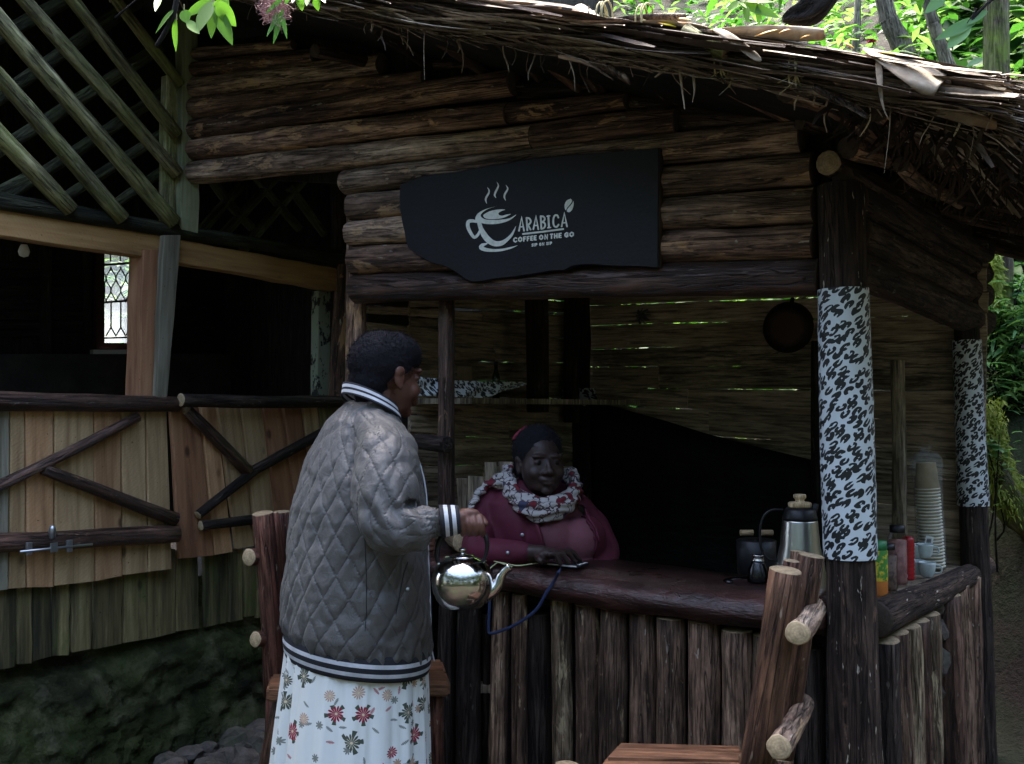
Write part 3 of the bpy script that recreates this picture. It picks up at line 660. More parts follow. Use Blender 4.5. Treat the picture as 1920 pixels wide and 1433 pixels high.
# underside drape of dark fibres at the right corner
st = Strands()
for k in range(900):
    t0 = r5.uniform(TU0 - .05, -.08); s0 = r5.uniform(S0, .9); p = kf(t0, s0, roofz(t0, s0) + .03); L = r5.uniform(.03, .13) * (1.1 - abs(t0 + .35) * 1.2)
    d = Vector((r5.gauss(0, .45), r5.gauss(0, .35), -1)); pts = [p + d * (L * i / 4) + Vector((math.sin(i * 1.7 + k) * .01, math.cos(i + k) * .008, 0)) for i in range(5)]
    st.strip(pts, r5.uniform(.003, .012), Vector((.3, -1, .1)), r5.random() ** 3 * .12, .4)
th = st.build('thatch_underside', M_['thatch'], kiosk); th['kind'] = 'stuff'
# big dry leaf folded over the edge + flat strip + small leaves
Yr = lambda x: front(x, 100, S0 - .05).y
def pr(x, y, d=0): p = front(x, y, S0 - .05 + d); return p
sheet('dry_leaf', [[pr(1612, 92, -0.036), pr(1625, 90, -0.020), pr(1640, 94, -0.012), pr(1660, 98, -0.012)], [pr(1632, 105, -0.076), pr(1655, 110, -0.060), pr(1690, 108, -0.028), pr(1725, 108, -0.012)],
                   [pr(1660, 128, -0.100), pr(1690, 125, -0.084), pr(1725, 118, -0.044), pr(1750, 118, -0.012)], [pr(1690, 150, -0.108), pr(1715, 142, -0.100), pr(1745, 133, -0.060), pr(1774, 128, -0.020)],
                   [pr(1718, 170, -0.100), pr(1735, 165, -0.108), pr(1755, 152, -0.084), pr(1775, 140, -0.036)], [pr(1748, 188, -0.076), pr(1752, 178, -0.100), pr(1762, 160, -0.100), pr(1774, 150, -0.060)]], M_['dryleaf'], kiosk)
sheet('dry_leaf', [[pr(1640, 110, -0.068), pr(1655, 115, -0.076)], [pr(1643, 140, -0.084), pr(1656, 140, -0.088)], [pr(1648, 180, -0.092), pr(1655, 180, -0.092)], [pr(1658, 212, -0.084), pr(1660, 212, -0.084)], [pr(1668, 226, -0.076), pr(1669, 226, -0.076)]], M_['dryleaf'], kiosk)
sheet('dry_leaf', [[pr(1328, 56, -0.076), pr(1350, 52, -0.068)], [pr(1365, 75, -0.092), pr(1378, 66, -0.084)], [pr(1393, 100, -0.100), pr(1408, 90, -0.092)], [pr(1425, 122, -0.100), pr(1432, 110, -0.096)]], M_['dryleaf'], kiosk)
m = NT('yellow_fallen_leaf'); v = m.obj(False); M_['yellowleaf'] = m.done(m.mix(m.ramp(m.noise(v, 25, 4), [(.45, 0.0), (.6, 1.0)]), (.62, .50, .03), (.42, .20, .05)), .6)
YL = [(1232, 42, 1268, 50), (1272, 34, 1296, 38), (1415, 68, 1460, 55), (1460, 62, 1482, 55), (1582, 80, 1602, 90), (1640, 96, 1680, 102), (1500, 72, 1520, 66)]
for i, (x0, y0, x1, y1) in enumerate(YL):
    a, b = pr(x0, y0, -.035), pr(x1, y1, -.035); mm = (a + b) / 2 + Vector((0, 0, .006)); w = (b - a).cross(Vector((0, -.4, 1))).normalized() * (b - a).length * .2
    o = sheet('fallen_leaf', [[a, a, a], [a.lerp(b, .35) - w, a.lerp(b, .35) + Vector((0, 0, .005)), a.lerp(b, .35) + w], [a.lerp(b, .7) - w * .8, a.lerp(b, .7) + Vector((0, 0, .005)), a.lerp(b, .7) + w * .8], [b, b, b]], M_['yellowleaf'], None)
    tag(o, ['yellow leaf lying on the thatch, leftmost below the tie', 'small yellow leaf on the thatch up beside the leftmost one', 'large yellow leaf on the thatch just right of the flat dry strip', 'small yellow leaf touching the large one on the thatch', 'orange leaf on the thatch left of the big folded dry leaf', 'orange leaf lying behind the big folded dry leaf', 'small yellow leaf halfway between the strip and the folded leaf'][i], 'leaf', 'fallen leaves on the thatch')
# ties of fibre cord round the rake poles
m = NT('plant_fibre_cord'); v = m.obj(); M_['cord'] = m.done(m.mix(m.noise(v, 30, 3), (.16, .14, .06), (.50, .45, .25)), .8)
for (x, y, r_) in [(1209, 40, .028), (1133, 28, .022), (1355, 118, .024), (1495, 132, .026), (1350, 95, .02)]:
    c = pr(x, y, -.01)
    pts = [c + KV * (math.cos(a) * r_) + Vector((0, 0, math.sin(a) * r_ * 1.5)) + KU * (.012 * math.sin(a * .37)) for a in np.linspace(0, 6.28 * 3, 40)]
    tube('tie_cord', pts, .0022, M_['cord'], kiosk, seg=5, caps=False)
    for k in range(4):
        d = Vector((r5.gauss(0, .02), 0, -r5.uniform(.02, .06))); tube('tie_cord', catmull([c + KV * -.02, c + d * .5 + Vector((.01, -.01, 0)), c + d], 4), .0018, M_['cord'], kiosk, seg=4, caps=False)
def wisp(pp, r, nm='hanging_strand', mat='dryleaf'): tube(nm, catmull([pr(*p) for p in pp], 5), [r, r * 1.2, r * .6, r * .3], M_[mat], kiosk, seg=5, caps=False)
wisp([(1050, 28), (1058, 60), (1052, 104)], .007); wisp([(1040, 35), (1048, 48), (1046, 20)], .005); wisp([(1104, 12), (1103, 60), (1104, 88)], .002)
wisp([(1160, 66), (1175, 105), (1187, 145)], .0016); wisp([(1066, 110), (1076, 140), (1078, 172)], .0016); wisp([(1048, 106), (1098, 118), (1150, 150)], .006, mat='loggrey')
wisp([(1272, 112), (1250, 128), (1228, 145)], .007); wisp([(1280, 100), (1276, 140), (1284, 205)], .005, mat='thatch' if False else 'dryleaf'); wisp([(1300, 140), (1302, 170), (1298, 192)], .003)
wisp([(1670, 170), (1668, 240), (1658, 325)], .0013); wisp([(1535, 148), (1540, 165), (1510, 180), (1480, 165)], .003); wisp([(1852, 165), (1862, 205), (1848, 245)], .004); wisp([(797, 35), (795, 90), (796, 150)], .0015)
wisp([(696, 4), (699, 40), (696, 60)], .006); wisp([(862, 24), (858, 34), (880, 34), (895, 5)], .003, mat='cord')
for (x0, y0, x1, y1) in [(700, 14, 1000, 2), (690, 22, 900, 8), (760, 12, 1050, 14)]:
    logp('rake_pole', pr(x0, y0, .0), pr(x1, y1, .0), .010, .008, [M_['loggrey'], M_['cut']], kiosk)
# ================================================================ NEIGHBOURING TIMBER HOUSE (left)
house = root('timber_house', 'mossy timber house with pole lattice, half-height gates and mud base wall', 'house', (-1.6, 4.4, 0))
def wboard(x, y, dx=0): return wl(x, y, dx)
# beam, dark log above it
def longb(nm, xs, yt, yb_, off, th, mat, n=8):
    for (x0, x1), (a0, a1), (b0, b1) in zip(xs, yt, yb_):
        board(nm, [wl(x0, a0, off), wl(x1, a1, off), wl(x1, b1, off), wl(x0, b0, off)], th, M_[mat], house, 'h', n=n, jit=.003)
longb('beam', [(-400, 320), (322, 632)], [(312, 446), (446, 503)], [(385, 490), (490, 546)], .02, .06, 'beam')
longb('beam_cap', [(-400, 372), (372, 640)], [(284, 428), (428, 470)], [(310, 441), (441, 490)], .035, .09, 'mossbeam')
logp('cap_log', wl(-300, 325, .03), wl(640, 486, .03), .030, .028, [M_['mossbeam'], M_['cutdark']], house)
board('gate_post', [wl(268, 470, .03), wl(303, 470, .03), wl(298, 760, .03), wl(262, 760, .03)], .10, M_['tanred'], house, n=6)
board('gate_post', [wl(308, 441, .075), wl(341, 443, .075), wl(316, 748, .075), wl(293, 748, .075)], .03, M_['postgrey'], house, n=6)
board('wall_post', [wl(341, -60, .06), wl(372, -60, .06), wl(374, 436, .06), wl(340, 430, .06)], .05, M_['greenpost'], house, n=8)
board('wall_post', [wl(312, 140, .03), wl(340, 140, .03), wl(339, 430, .03), wl(308, 425, .03)], .04, M_['lattice'], house, n=6)
# lattice, front layer and rear layer
for (x0, y0, x1, y1, r) in [(-60, 190, 130, 392, 17), (-120, 15, 230, 408, 16), (-150, -140, 324, 418, 17), (-60, -125, 331, 327, 14), (48, -115, 333, 254, 13), (145, -105, 336, 160, 11)]:
    a, b = wl(x0, y0, .09), wl(x1, y1, .05); logp('lattice_pole', a, b, r * a.y / F * 1.0, r * b.y / F * .95, [M_['lattice'], M_['cutdark']], house, rough=.07, knots=5)
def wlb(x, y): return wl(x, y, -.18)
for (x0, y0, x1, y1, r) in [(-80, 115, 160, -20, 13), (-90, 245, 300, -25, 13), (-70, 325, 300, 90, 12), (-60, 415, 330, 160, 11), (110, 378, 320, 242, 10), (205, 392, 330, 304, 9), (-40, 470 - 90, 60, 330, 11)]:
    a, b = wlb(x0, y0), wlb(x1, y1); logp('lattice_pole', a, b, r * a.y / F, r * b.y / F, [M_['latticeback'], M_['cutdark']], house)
# top rails with sawn ends
logp('top_rail', wl(-150, 750, .06), wl(334, 758, .06), .036, .031, [M_['logred'], M_['cutdark']], house)
logp('top_rail', wl(339, 750, .10), wl(655, 755, .05), .027, .029, [M_['slatdark'], M_['cutpale']], house)
def gate(xt, xb, yt, yb_, off, mats, grp):
    for k in range(len(xt)):
        (a, b), (c, d) = xt[k], xb[k]; o = off + rnd.uniform(-.004, .004)
        board('gate_board', [wl(a + .6, yt(a), o), wl(b - .6, yt(b), o), wl(d - .6, yb_[k][1], o), wl(c + .6, yb_[k][0], o)], .022, M_[mats[k % len(mats)]], house, n=6, jit=.0015)
gx = [(-190, -140), (-138, -90), (-88, -40), (-38, 18), (20, 47), (48, 101), (102, 176), (177, 227), (228, 273), (274, 313)]
gb = [(-190, -140), (-138, -90), (-88, -40), (-38, 17), (17, 50), (51, 102), (103, 179), (180, 230), (231, 278), (279, 323)]
gate(gx, gb, lambda x: 768, [(1150, 1145), (1140, 1138), (1135, 1128), (1112, 1106), (1104, 1102), (1102, 1100), (1098, 1090), (1090, 1080), (1080, 1073), (1071, 1066)], .03, ['postgrey', 'tan', 'tan', 'postgrey', 'tangreen', 'tan', 'tangreen', 'tan', 'tangreen', 'tangreen'], 'a')
gx = [(320, 374), (376, 406), (409, 450), (452, 492), (495, 530), (532, 566), (568, 596), (598, 640)]
gb = [(337, 402), (403, 437), (444, 479), (482, 522), (526, 560), (563, 596), (598, 625), (628, 665)]
gate(gx, gb, lambda x: 764, [(1048, 1041), (1041, 1035), (1029, 1024), (1022, 1018), (1016, 1012), (1010, 1006), (1004, 1000), (998, 994)], .03, ['tanred', 'tan', 'tangreen', 'tangreen', 'tanred', 'tanred', 'tangreen', 'mossboard'], 'b')
# diagonal braces and bottom rails
BR = [(-60, 938, 258, 781, 11, 10, 'logred', 'cutdark', .075), (82, 880, 331, 975, 11, 13, 'logred', 'cutdark', .075), (-150, 1030, 330, 1000, 20, 16, 'logred', 'cutdark', .075),
      (350, 768, 466, 884, 11, 11, 'logred', 'cut', .075), (371, 966, 476, 884, 9, 9, 'slatdark', 'cutpale', .075), (472, 884, 640, 790, 9, 10, 'slatdark', 'cutdark', .075), (376, 986, 560, 962, 9, 9, 'slatdark', 'cutpale', .08)]
for (x0, y0, x1, y1, r0, r1, mt, ct, of) in BR:
    a, b = wl(x0, y0, of - .015), wl(x1, y1, of - .015); logp('gate_brace', a, b, r0 * a.y / F, r1 * b.y / F, [M_[mt], M_[ct]], house, rough=.12, knots=4)
# lower boards and the mud base
xs = [-330, -260, -200, -140, -90, -40, 0, 30, 61, 97, 133, 175, 232, 276, 331, 373, 383, 430, 458, 482, 520, 560, 600, 640, 690]
for i, (a, b) in enumerate(zip(xs, xs[1:])):
    if a == 373: continue
    y0 = 1252 - .2 * a + rnd.uniform(-4, 4); y1 = 1252 - .2 * b + rnd.uniform(-2, 4); o = -.02 + rnd.uniform(-.012, .012)
    board('lower_board', [wl(a + 1, 1030, o), wl(b - 1, 1030, o), wl(b - 1 + rnd.uniform(-3, 3), y1, o), wl(a + 1, y0, o)], .02, M_['mossboard'], house, n=6, jit=.003)
m = NT('mossy_mud_wall'); v = m.obj(False); n1 = m.noise(v, 5, 9, .7, .3); n2 = m.noise(v, 1.8, 6, .65); n3 = m.n('TexVoronoi', {'Vector': m.scale3(v, (1, 1, 1.5)), 'Scale': 7, 'Randomness': 1.0}, out=0, feature='DISTANCE_TO_EDGE')
col = m.ramp(n1, [(.36, (.008, .009, .005)), (.5, (.045, .048, .022)), (.64, (.15, .145, .085))]); col = m.mix(m.ramp(n2, [(.45, 0.0), (.6, .7)]), col, m.mix(n1, (.010, .024, .004), (.075, .11, .020)))
col = m.mix(m.ramp(m.noise(v, 3.1, 5, .7), [(.56, 0.0), (.66, .55)]), col, (.17, .165, .11))
M_['mud'] = m.done(col, .95, m.math('ADD', n1, m.math('MULTIPLY', m.noise(v, 40, 5, .7), .4)), 1.0, .07, spec=.2)
NX, NZ = 240, 60; vs = []
for j in range(NZ + 1):
    for i in range(NX + 1):
        u = lerp(-2.6, 2.0, i / NX); z = lerp(-.05, .64, j / NZ)
        d = .04 + .055 * noise.noise(Vector((u * 2.2, z * 3, 0))) + .035 * noise.noise(Vector((u * 7, z * 9, 4))) + .030 * noise.noise(Vector((u * 18, z * 18, 9))) + .012 * noise.noise(Vector((u * 45, z * 45, 9))) + (.12 * (1 - z / .5) ** 2 * .6 if z < .5 else -(z - .5) * .9) - .12 * smooth((z - .34) / .14)
        vs.append(LA + LW * u + LN * (d - .05) + Vector((0, 0, z)))
fs = [(j * (NX + 1) + i, j * (NX + 1) + i + 1, (j + 1) * (NX + 1) + i + 1, (j + 1) * (NX + 1) + i) for j in range(NZ) for i in range(NX)]
link('base_wall', mesh('base_wall', vs, fs), None, house, M_['mud'])
# slide bolt latch on the left gate
m = NT('galvanised_steel'); v = m.obj(); M_['galv'] = m.done(m.mix(m.noise(v, 30, 4), (.35, .38, .42), (.55, .58, .62)), .35, None, metal=.9)
M_['galv'].name = 'galvanised_steel'
a, b = wl(37, 1035, .115), wl(173, 1021, .115)
bolt = tube('bolt', [a, a.lerp(b, .5), b], .0052, M_['galv'], house, seg=10)
for (x, y) in [(54, 1023), (130, 1018)]:
    c = wl(x, y + 6, .112); box('bolt_bracket', c, (.022, .012, .045), M_['galv'], bolt, LW.to_track_quat('X', 'Z').to_matrix(), .003)
c = wl(101, 1030, .118); box('bolt_plate', c + Vector((0, 0, .006)), (.028, .006, .035), M_['galv'], bolt, LW.to_track_quat('X', 'Z').to_matrix(), .002)
tube('bolt_knob', [wl(99, 1008, .12), wl(98, 1003, .125), wl(98, 992, .13), wl(99, 986, .13)], [.011, .0125, .0125, .008], M_['galv'], bolt, seg=16)
# interior far wall with window opening
FA = LA - LN * 2.3
def fw(x, y, o=0): return onp(x, y, FA + LN * o, LN)
Wn = (181, 270, 462, 655)   # x0,x1,y0,y1
def fwb(nm, x0, x1, y0, y1, mt, th=.03, o=0, axis='h', n=3): return board(nm, [fw(x0, y0, o), fw(x1, y0, o), fw(x1, y1, o), fw(x0, y1, o)], th, M_[mt], house, axis, n=n)
def fwq(nm, x0, x1, y0, y1, mt, th=.15, o=0):
    f = [fw(x0, y0, o), fw(x1, y0, o), fw(x1, y1, o), fw(x0, y1, o)]; b = [p - LN * th for p in f]
    return link(nm, mesh(nm, f + b, [(0, 1, 2, 3), (7, 6, 5, 4), (0, 4, 5, 1), (1, 5, 6, 2), (2, 6, 7, 3), (3, 7, 4, 0)], smooth=False), None, house, M_[mt])
m = NT('dark_grey_plaster'); v = m.obj(False); n1 = m.noise(v, 4, 7, .7); M_['plaster'] = m.done(m.ramp(n1, [(.3, (.020, .020, .019)), (.55, (.045, .044, .041)), (.75, (.085, .08, .072))]), .95, n1, .7, .03)  # dark grey mottled plaster
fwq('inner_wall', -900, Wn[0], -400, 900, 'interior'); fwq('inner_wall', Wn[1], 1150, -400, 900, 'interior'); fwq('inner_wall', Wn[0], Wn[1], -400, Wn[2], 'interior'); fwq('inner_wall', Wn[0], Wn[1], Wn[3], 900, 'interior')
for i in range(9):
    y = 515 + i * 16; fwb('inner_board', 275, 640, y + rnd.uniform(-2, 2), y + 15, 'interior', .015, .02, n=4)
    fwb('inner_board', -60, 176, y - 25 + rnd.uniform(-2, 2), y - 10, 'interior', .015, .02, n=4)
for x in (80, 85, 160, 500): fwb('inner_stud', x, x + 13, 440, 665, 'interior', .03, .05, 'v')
fwq('plaster_base', -900, 1150, 664, 1000, 'plaster', .05, .10)
m = NT('dark_red_paint'); v = m.obj(); M_['redpaint'] = m.done(m.mix(m.noise(v, 20, 4), (.035, .012, .011), (.075, .028, .024)), .45)
win = fwq('window', Wn[0], Wn[0] + 15, Wn[2], Wn[3], 'redpaint', .06, .06)
def fr(x0, x1, y0, y1, nm='window_frame', mt='redpaint', th=.05, o=.05):
    f = [fw(x0, y0, o), fw(x1, y0, o), fw(x1, y1, o), fw(x0, y1, o)]; b = [p - LN * th for p in f]
    return link(nm, mesh(nm, f + b, [(0, 1, 2, 3), (7, 6, 5, 4), (0, 4, 5, 1), (1, 5, 6, 2), (2, 6, 7, 3), (3, 7, 4, 0)], smooth=False), None, win, M_[mt])
fr(Wn[1] - 8, Wn[1], Wn[2], Wn[3]); fr(Wn[0] + 15, Wn[1] - 8, Wn[3] - 12, Wn[3]); fr(Wn[0] + 15, Wn[1] - 8, Wn[2], Wn[2] + 6)
m = NT('white_sill_paint'); M_['sill'] = m.done((.62, .62, .60), .6); fr(Wn[0] - 6, Wn[1] + 4, Wn[3] + 1, Wn[3] + 9, 'window_sill', 'sill', .12, .09)
m = NT('hazy_window_glass'); p = m.n('BsdfPrincipled', {'Base Color': (.85, .9, .9, 1), 'Roughness': .25, 'Transmission Weight': 1.0, 'IOR': 1.02}); t_ = m.n('BsdfTransparent', {}); d_ = m.n('BsdfTranslucent', {'Color': (.85, .92, .95, 1)})
mm_ = m.n('MixShader', {0: .16, 1: t_, 2: d_}); m.t.links.new(mm_, m.out.inputs[0]); M_['glass'] = m.m
fr(Wn[0] + 15, Wn[1] - 8, Wn[2] + 6, Wn[3] - 12, 'window_pane', 'glass', .004, .0)
m = NT('black_iron'); M_['iron'] = m.done((.012, .012, .013), .55, None, metal=.3)
X0, X1 = 197, 261
def bar(pts, r=.006): tube('grille_bar', [fw(x, y, .03) for x, y in pts], r, M_['iron'], win, seg=6, caps=False)
pit = (X1 - X0) / 3.5
for k in range(4):
    x = X0 + 2 + pit * k
    bar([(x + pit * .45, 462), (x + pit * .45, 490)], .005)
for y in (497, 567): bar([(X0 - 2, y), (X1 + 2, y - 5)], .008)
bar([(X0 - 2, 634), (X1 + 2, 632)], .006)
for k in range(-1, 5):
    x = X0 + 2 + pit * (k + .5)
    sgn = 1
    for sg in (-1, 1):   # ogee lines forming drops
        pts = []
        for i in range(25):
            f = i / 24; y = lerp(500, 567, f); w = pit * .5 * (math.cos(f * math.pi * 3) * .5 + .5)
            xx = x + sg * (pit * .5 - w)
            if X0 - 1 <= xx <= X1 + 1: pts.append((xx, y))
        if len(pts) > 2 and sg: bar(pts, .0045)
    for sg in (-1, 1):
        pts = [(x + sg * 2, 567), (x + sg * 2, 600)]
    if X0 < x < X1: bar([(x, 567), (x, 616)], .0055)
    for sg in (-1, 1):
        pts = [(x, 614), (x + sg * pit * .5, 630)]
        if all(X0 - 1 <= q[0] <= X1 + 1 for q in pts): bar(pts, .005)
# doorway reveal with peeling green paint on the right
m = NT('peeling_green_paint'); v = m.obj(False); nn = m.noise(m.scale3(v, (1, 1, .5)), 16, 6, .7); M_['peel'] = m.done(m.mix(m.ramp(nn, [(.44, 0.0), (.47, 1.0)]), (.02, .022, .02), (.26, .30, .21)), .8, nn, .6, .01)
board('door_jamb', [wl(597, 545, -.03), wl(632, 550, -.03), wl(622, 742, -.03), wl(596, 742, -.03)], .05, M_['peel'], house, n=5)
logp('door_post', wl(645, 470, .02), wl(632, 760, .02), .035, .045, [M_['log'], M_['cutdark']], house)
logp('door_post', wl(640, 340, .0), wl(640, 1250, .0), .05, .05, [M_['slatdark'], M_['cutdark']], house)
# lattice deep inside seen under the gable logs
for (x0, y0, x1, y1) in [(372, 440, 450, 350), (410, 450, 520, 330), (455, 470, 570, 340), (400, 340, 470, 430), (480, 330, 560, 430), (540, 350, 610, 440)]:
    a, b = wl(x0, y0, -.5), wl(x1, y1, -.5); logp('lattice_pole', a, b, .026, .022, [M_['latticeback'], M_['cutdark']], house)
# enclosing roof, side wall, floor so the inside stays dark
def slab(nm, pts, mt='interior', th=Vector((0, 0, .04)), par=None):
    n = len(pts); b = [p + th for p in pts]
    return link(nm, mesh(nm, list(pts) + b, [tuple(range(n)), tuple(range(2 * n - 1, n - 1, -1))] + [(i, n + i, n + (i + 1) % n, (i + 1) % n) for i in range(n)], smooth=False), None, par or house, M_[mt])
def P2(u, o, z): return LA + LW * u + LN * o + Vector((0, 0, z))
slab('roof_sheet', [P2(-3.2, .45, 3.35), P2(2.0, .25, 3.35), P2(2.0, -2.7, 4.0), P2(-3.2, -2.7, 4.0)], 'tarp')
slab('end_wall', [P2(-3.0, -.1, -.1), P2(-3.0, -2.6, -.1), P2(-3.0, -2.6, 4.0), P2(-3.0, -.1, 3.4)], th=LW * .05)
slab('end_wall', [P2(1.9, -.2, -.1), P2(1.9, -2.6, -.1), P2(1.9, -2.6, 4.0), P2(1.9, -.2, 3.4)], th=LW * .05)
slab('back_wall', [P2(-3.0, -2.34, 2.95), P2(1.95, -2.34, 2.95), P2(1.95, -2.34, 4.05), P2(-3.0, -2.34, 4.05)], th=LN * -.05)
slab('floor', [P2(-3.0, -.1, .02), P2(1.9, -.1, .02), P2(1.9, -2.4, .02), P2(-3.0, -2.4, .02)])
# rubble at the foot of the wall
rr_ = random.Random(11); k = 0
stones = []
for i in range(60):
    x = rr_.uniform(285, 520); y = 1433 - (x - 285) * .30 + rr_.uniform(-8, 60) + 8; 
    p = onp(x, y, Vector((0, 0, .02 + rr_.random() * .06)), Vector((0, 0, 1)))
    s = rr_.uniform(.035, .075); o = link('rubble_stone', rock_mesh('rubble_stone', s, s * rr_.uniform(.7, 1), s * rr_.uniform(.5, .8), i, 2, 1.2, .5), Matrix.Translation(p) @ Matrix.Rotation(rr_.uniform(0, 6), 4, 'Z'), None, M_['stone'])
    tag(o, 'rough grey stone in the rubble heap at the foot of the mossy base wall', 'stone', 'rubble stones at the foot of the base wall')

bulb = root('hanging_bulb', 'small bare light bulb hanging on a wire under the tan beam of the house', 'light bulb', wl(45, 480, -.1))
tube('wire', catmull([wl(38, 430, -.08), wl(41, 450, -.09), wl(45, 458, -.1)], 4), .002, M_['sill'], bulb, seg=6, caps=False)
lathe('glass', [(.001, -.034), (.016, -.028), (.021, -.012), (.015, .006), (.010, .016), (.001, .016)], wl(45, 466, -.1), M_['sill'], bulb, seg=16)
lathe('socket', [(.011, .0), (.011, .022), (.001, .024)], wl(45, 463, -.1), M_['iron'], bulb, seg=12)
# ================================================================ SIGN
S_ = -.062
def sg(px, py, d=0): return front(px, py, S_ + d)
OUT = [(749, 347), (768, 339), (787, 332), (807, 327), (854, 322), (890, 315), (928, 308.6), (975, 300), (1042, 292), (1109, 287), (1170, 282), (1236, 277), (1235, 400), (1234.5, 502), (1212, 500), (1189, 499), (1165, 499), (1142, 498), (1115, 496), (1092, 496), (1075, 499), (1059, 507), (1035, 508), (1015, 512), (990, 516), (968, 519.5), (925, 524.6), (905, 528), (888, 529.6), (874, 526), (854, 511), (840, 503), (827.5, 498), (807, 493), (795, 486), (781, 478), (764, 464), (759, 448), (757, 434), (754, 422), (752, 411), (749, 394), (747.5, 370)]
sign = root('name_board', 'black live-edge wooden sign with painted coffee cup, hung on the log front', 'sign', sg(1000, 410, .02))
m = NT('matt_black_board'); v = m.obj(False); g = m.noise(m.scale3(v, (3, 3, 40)), 1, 5, .6, .3); n2 = m.noise(v, 90, 3, .6)
M_['board'] = m.done(m.mix(m.ramp(m.noise(v, 3, 4), [(.35, 0.0), (.65, 1.0)]), (.0040, .0044, .0056), (.0068, .0076, .0098)), .62, m.math('ADD', n2, m.math('MULTIPLY', g, .6)), .35, .003, spec=.35)
M_['boardedge'] = wood('board_edge', (.03, .02, .012), (.09, .06, .035), (.18, .12, .07))
f = [sg(x, y) for x, y in OUT]; b = [sg(x, y) + KV * .028 for x, y in OUT]; f2 = [p + KV * .004 for p in f]
c_ = sum(f, Vector()) / len(f); f = [p + (c_ - p).normalized() * .004 for p in f]
n = len(OUT); o = c_.copy()
fs = [tuple(range(n))] + [(n + i, n + (i + 1) % n, (i + 1) % n, i) for i in range(n)] + [(2 * n + i, 2 * n + (i + 1) % n, n + (i + 1) % n, n + i) for i in range(n)] + [tuple(range(3 * n - 1, 2 * n - 1, -1))]
mi = [0] + [0] * n + [0 if i not in (11, 12) else 1 for i in range(n)] + [1]
link('board', mesh('board', [p - o for p in f + f2 + b], fs, mi, smooth=False), Matrix.Translation(o), sign, [M_['board'], M_['boardedge']])
m = NT('cream_sign_paint'); v = m.obj(False); M_['cream'] = m.done(m.mix(m.ramp(m.noise(v, 55, 5, .7), [(.35, 0.0), (.6, 1.0)]), (.62, .65, .58), (.80, .83, .76)), .6)
class Flat:
    def __init__(s): s.v, s.f, s.k = [], [], 0
    def P(s, x, y): return sg(860 + x / 8, 330 + y / 8, -.0022 - s.k * .00006)
    def rib(s, pts, w, sm=4, close=False, round_=True):
        s.k += 1; pts = [Vector((x, y, 0)) for x, y in pts]
        if sm > 1:
            if close: pts = catmull(pts + [pts[0]], sm)
            else: pts = catmull(pts, sm)
        n = len(pts); w = resample(w, n) if hasattr(w, '__len__') else [w] * n; b = len(s.v)
        for i, p in enumerate(pts):
            if close and i in (0, n - 1): t = pts[1] - pts[-2]
            else: t = pts[min(n - 1, i + 1)] - pts[max(0, i - 1)]
            t = t.normalized(); nn = Vector((-t.y, t.x, 0)) * w[i] / 2
            if sm <= 1 and 0 < i < n - 1:
                t1 = (p - pts[i - 1]).normalized(); t2 = (pts[i + 1] - p).normalized(); ca = max(.5, math.sqrt(max(0, (1 + t1.dot(t2)) / 2))); nn = nn / ca
            s.v += [s.P(*(p + nn).xy), s.P(*(p - nn).xy)]
        s.f += [(b + 2 * i, b + 2 * i + 1, b + 2 * i + 3, b + 2 * i + 2) for i in range(n - 1)]
        if round_:
            for e in (0, n - 1):
                s.k += 1; b = len(s.v); s.v += [s.P(pts[e].x + math.cos(a) * w[e] / 2, pts[e].y + math.sin(a) * w[e] / 2) for a in np.linspace(0, 2 * math.pi, 11)[:-1]]; s.f.append(tuple(range(b, b + 10)))
    def poly(s, pts, sm=3):
        s.k += 1; pts = [Vector((x, y, 0)) for x, y in pts]
        if sm > 1: pts = catmull(pts + [pts[0]], sm)[:-1]
        b = len(s.v); s.v += [s.P(*p.xy) for p in pts]; s.f.append(tuple(range(b, b + len(pts))))
    def build(s, name):
        return link(name, mesh(name, s.v, s.f, smooth=False), None, sign, M_['cream'])
A = Flat()
for pts in ([(425, 165), (455, 215), (450, 260), (415, 320), (405, 360), (420, 415)], [(572, 90), (595, 140), (585, 180), (555, 240), (540, 290), (560, 330)], [(708, 135), (735, 185), (725, 220), (695, 270), (685, 320), (705, 370)]): A.rib(pts, [2, 20, 27, 29, 26, 6], round_=False)
A.poly([(568, 456), (400, 500), (290, 562), (250, 632), (262, 684), (330, 704), (420, 722), (560, 722), (700, 692), (795, 645), (865, 580), (760, 636), (640, 656), (500, 662), (400, 652), (345, 622), (330, 588), (370, 540), (450, 492)])
A.poly([(700, 508), (640, 502), (540, 512), (450, 537), (385, 575), (368, 602), (402, 636), (480, 650), (600, 644), (700, 618), (785, 572), (720, 579), (660, 596), (612, 590), (596, 565), (612, 545), (650, 525)])
A.rib([(285, 690), (205, 675), (145, 690), (140, 765), (180, 855), (235, 922), (290, 880), (312, 830)], [35, 48, 55, 55, 50, 45, 42, 30], 4)
A.rib([(305, 690), (330, 780), (380, 880), (450, 965), (540, 1015), (640, 1010), (720, 960), (790, 890), (830, 820), (860, 752)], [60, 66, 88, 92, 82, 72, 52, 40, 24, 3], 4, round_=False)
A.rib([(432, 1012), (360, 1040), (335, 1075), (400, 1105), (520, 1118), (650, 1110), (780, 1080), (880, 1045)], [14, 56, 62, 56, 42, 36, 26, 5], 4, round_=False)
A.build('cup_emblem')
A = Flat(); A.poly([(1680, 342), (1620, 370), (1590, 430), (1590, 480), (1608, 515), (1625, 480), (1660, 440), (1690, 400), (1698, 365)]); A.poly([(1712, 365), (1725, 400), (1722, 450), (1700, 510), (1660, 545), (1625, 535), (1625, 510), (1650, 475), (1690, 430), (1712, 395)]); A.build('bean_emblem')
A = Flat()
def st_(*pts, w=27): A.rib(pts, w, 1)
def stc(*pts, w=27): A.rib(pts, w, 3)
st_((905, 822), (945, 625), (980, 822)); st_((922, 765), (965, 762), w=20)
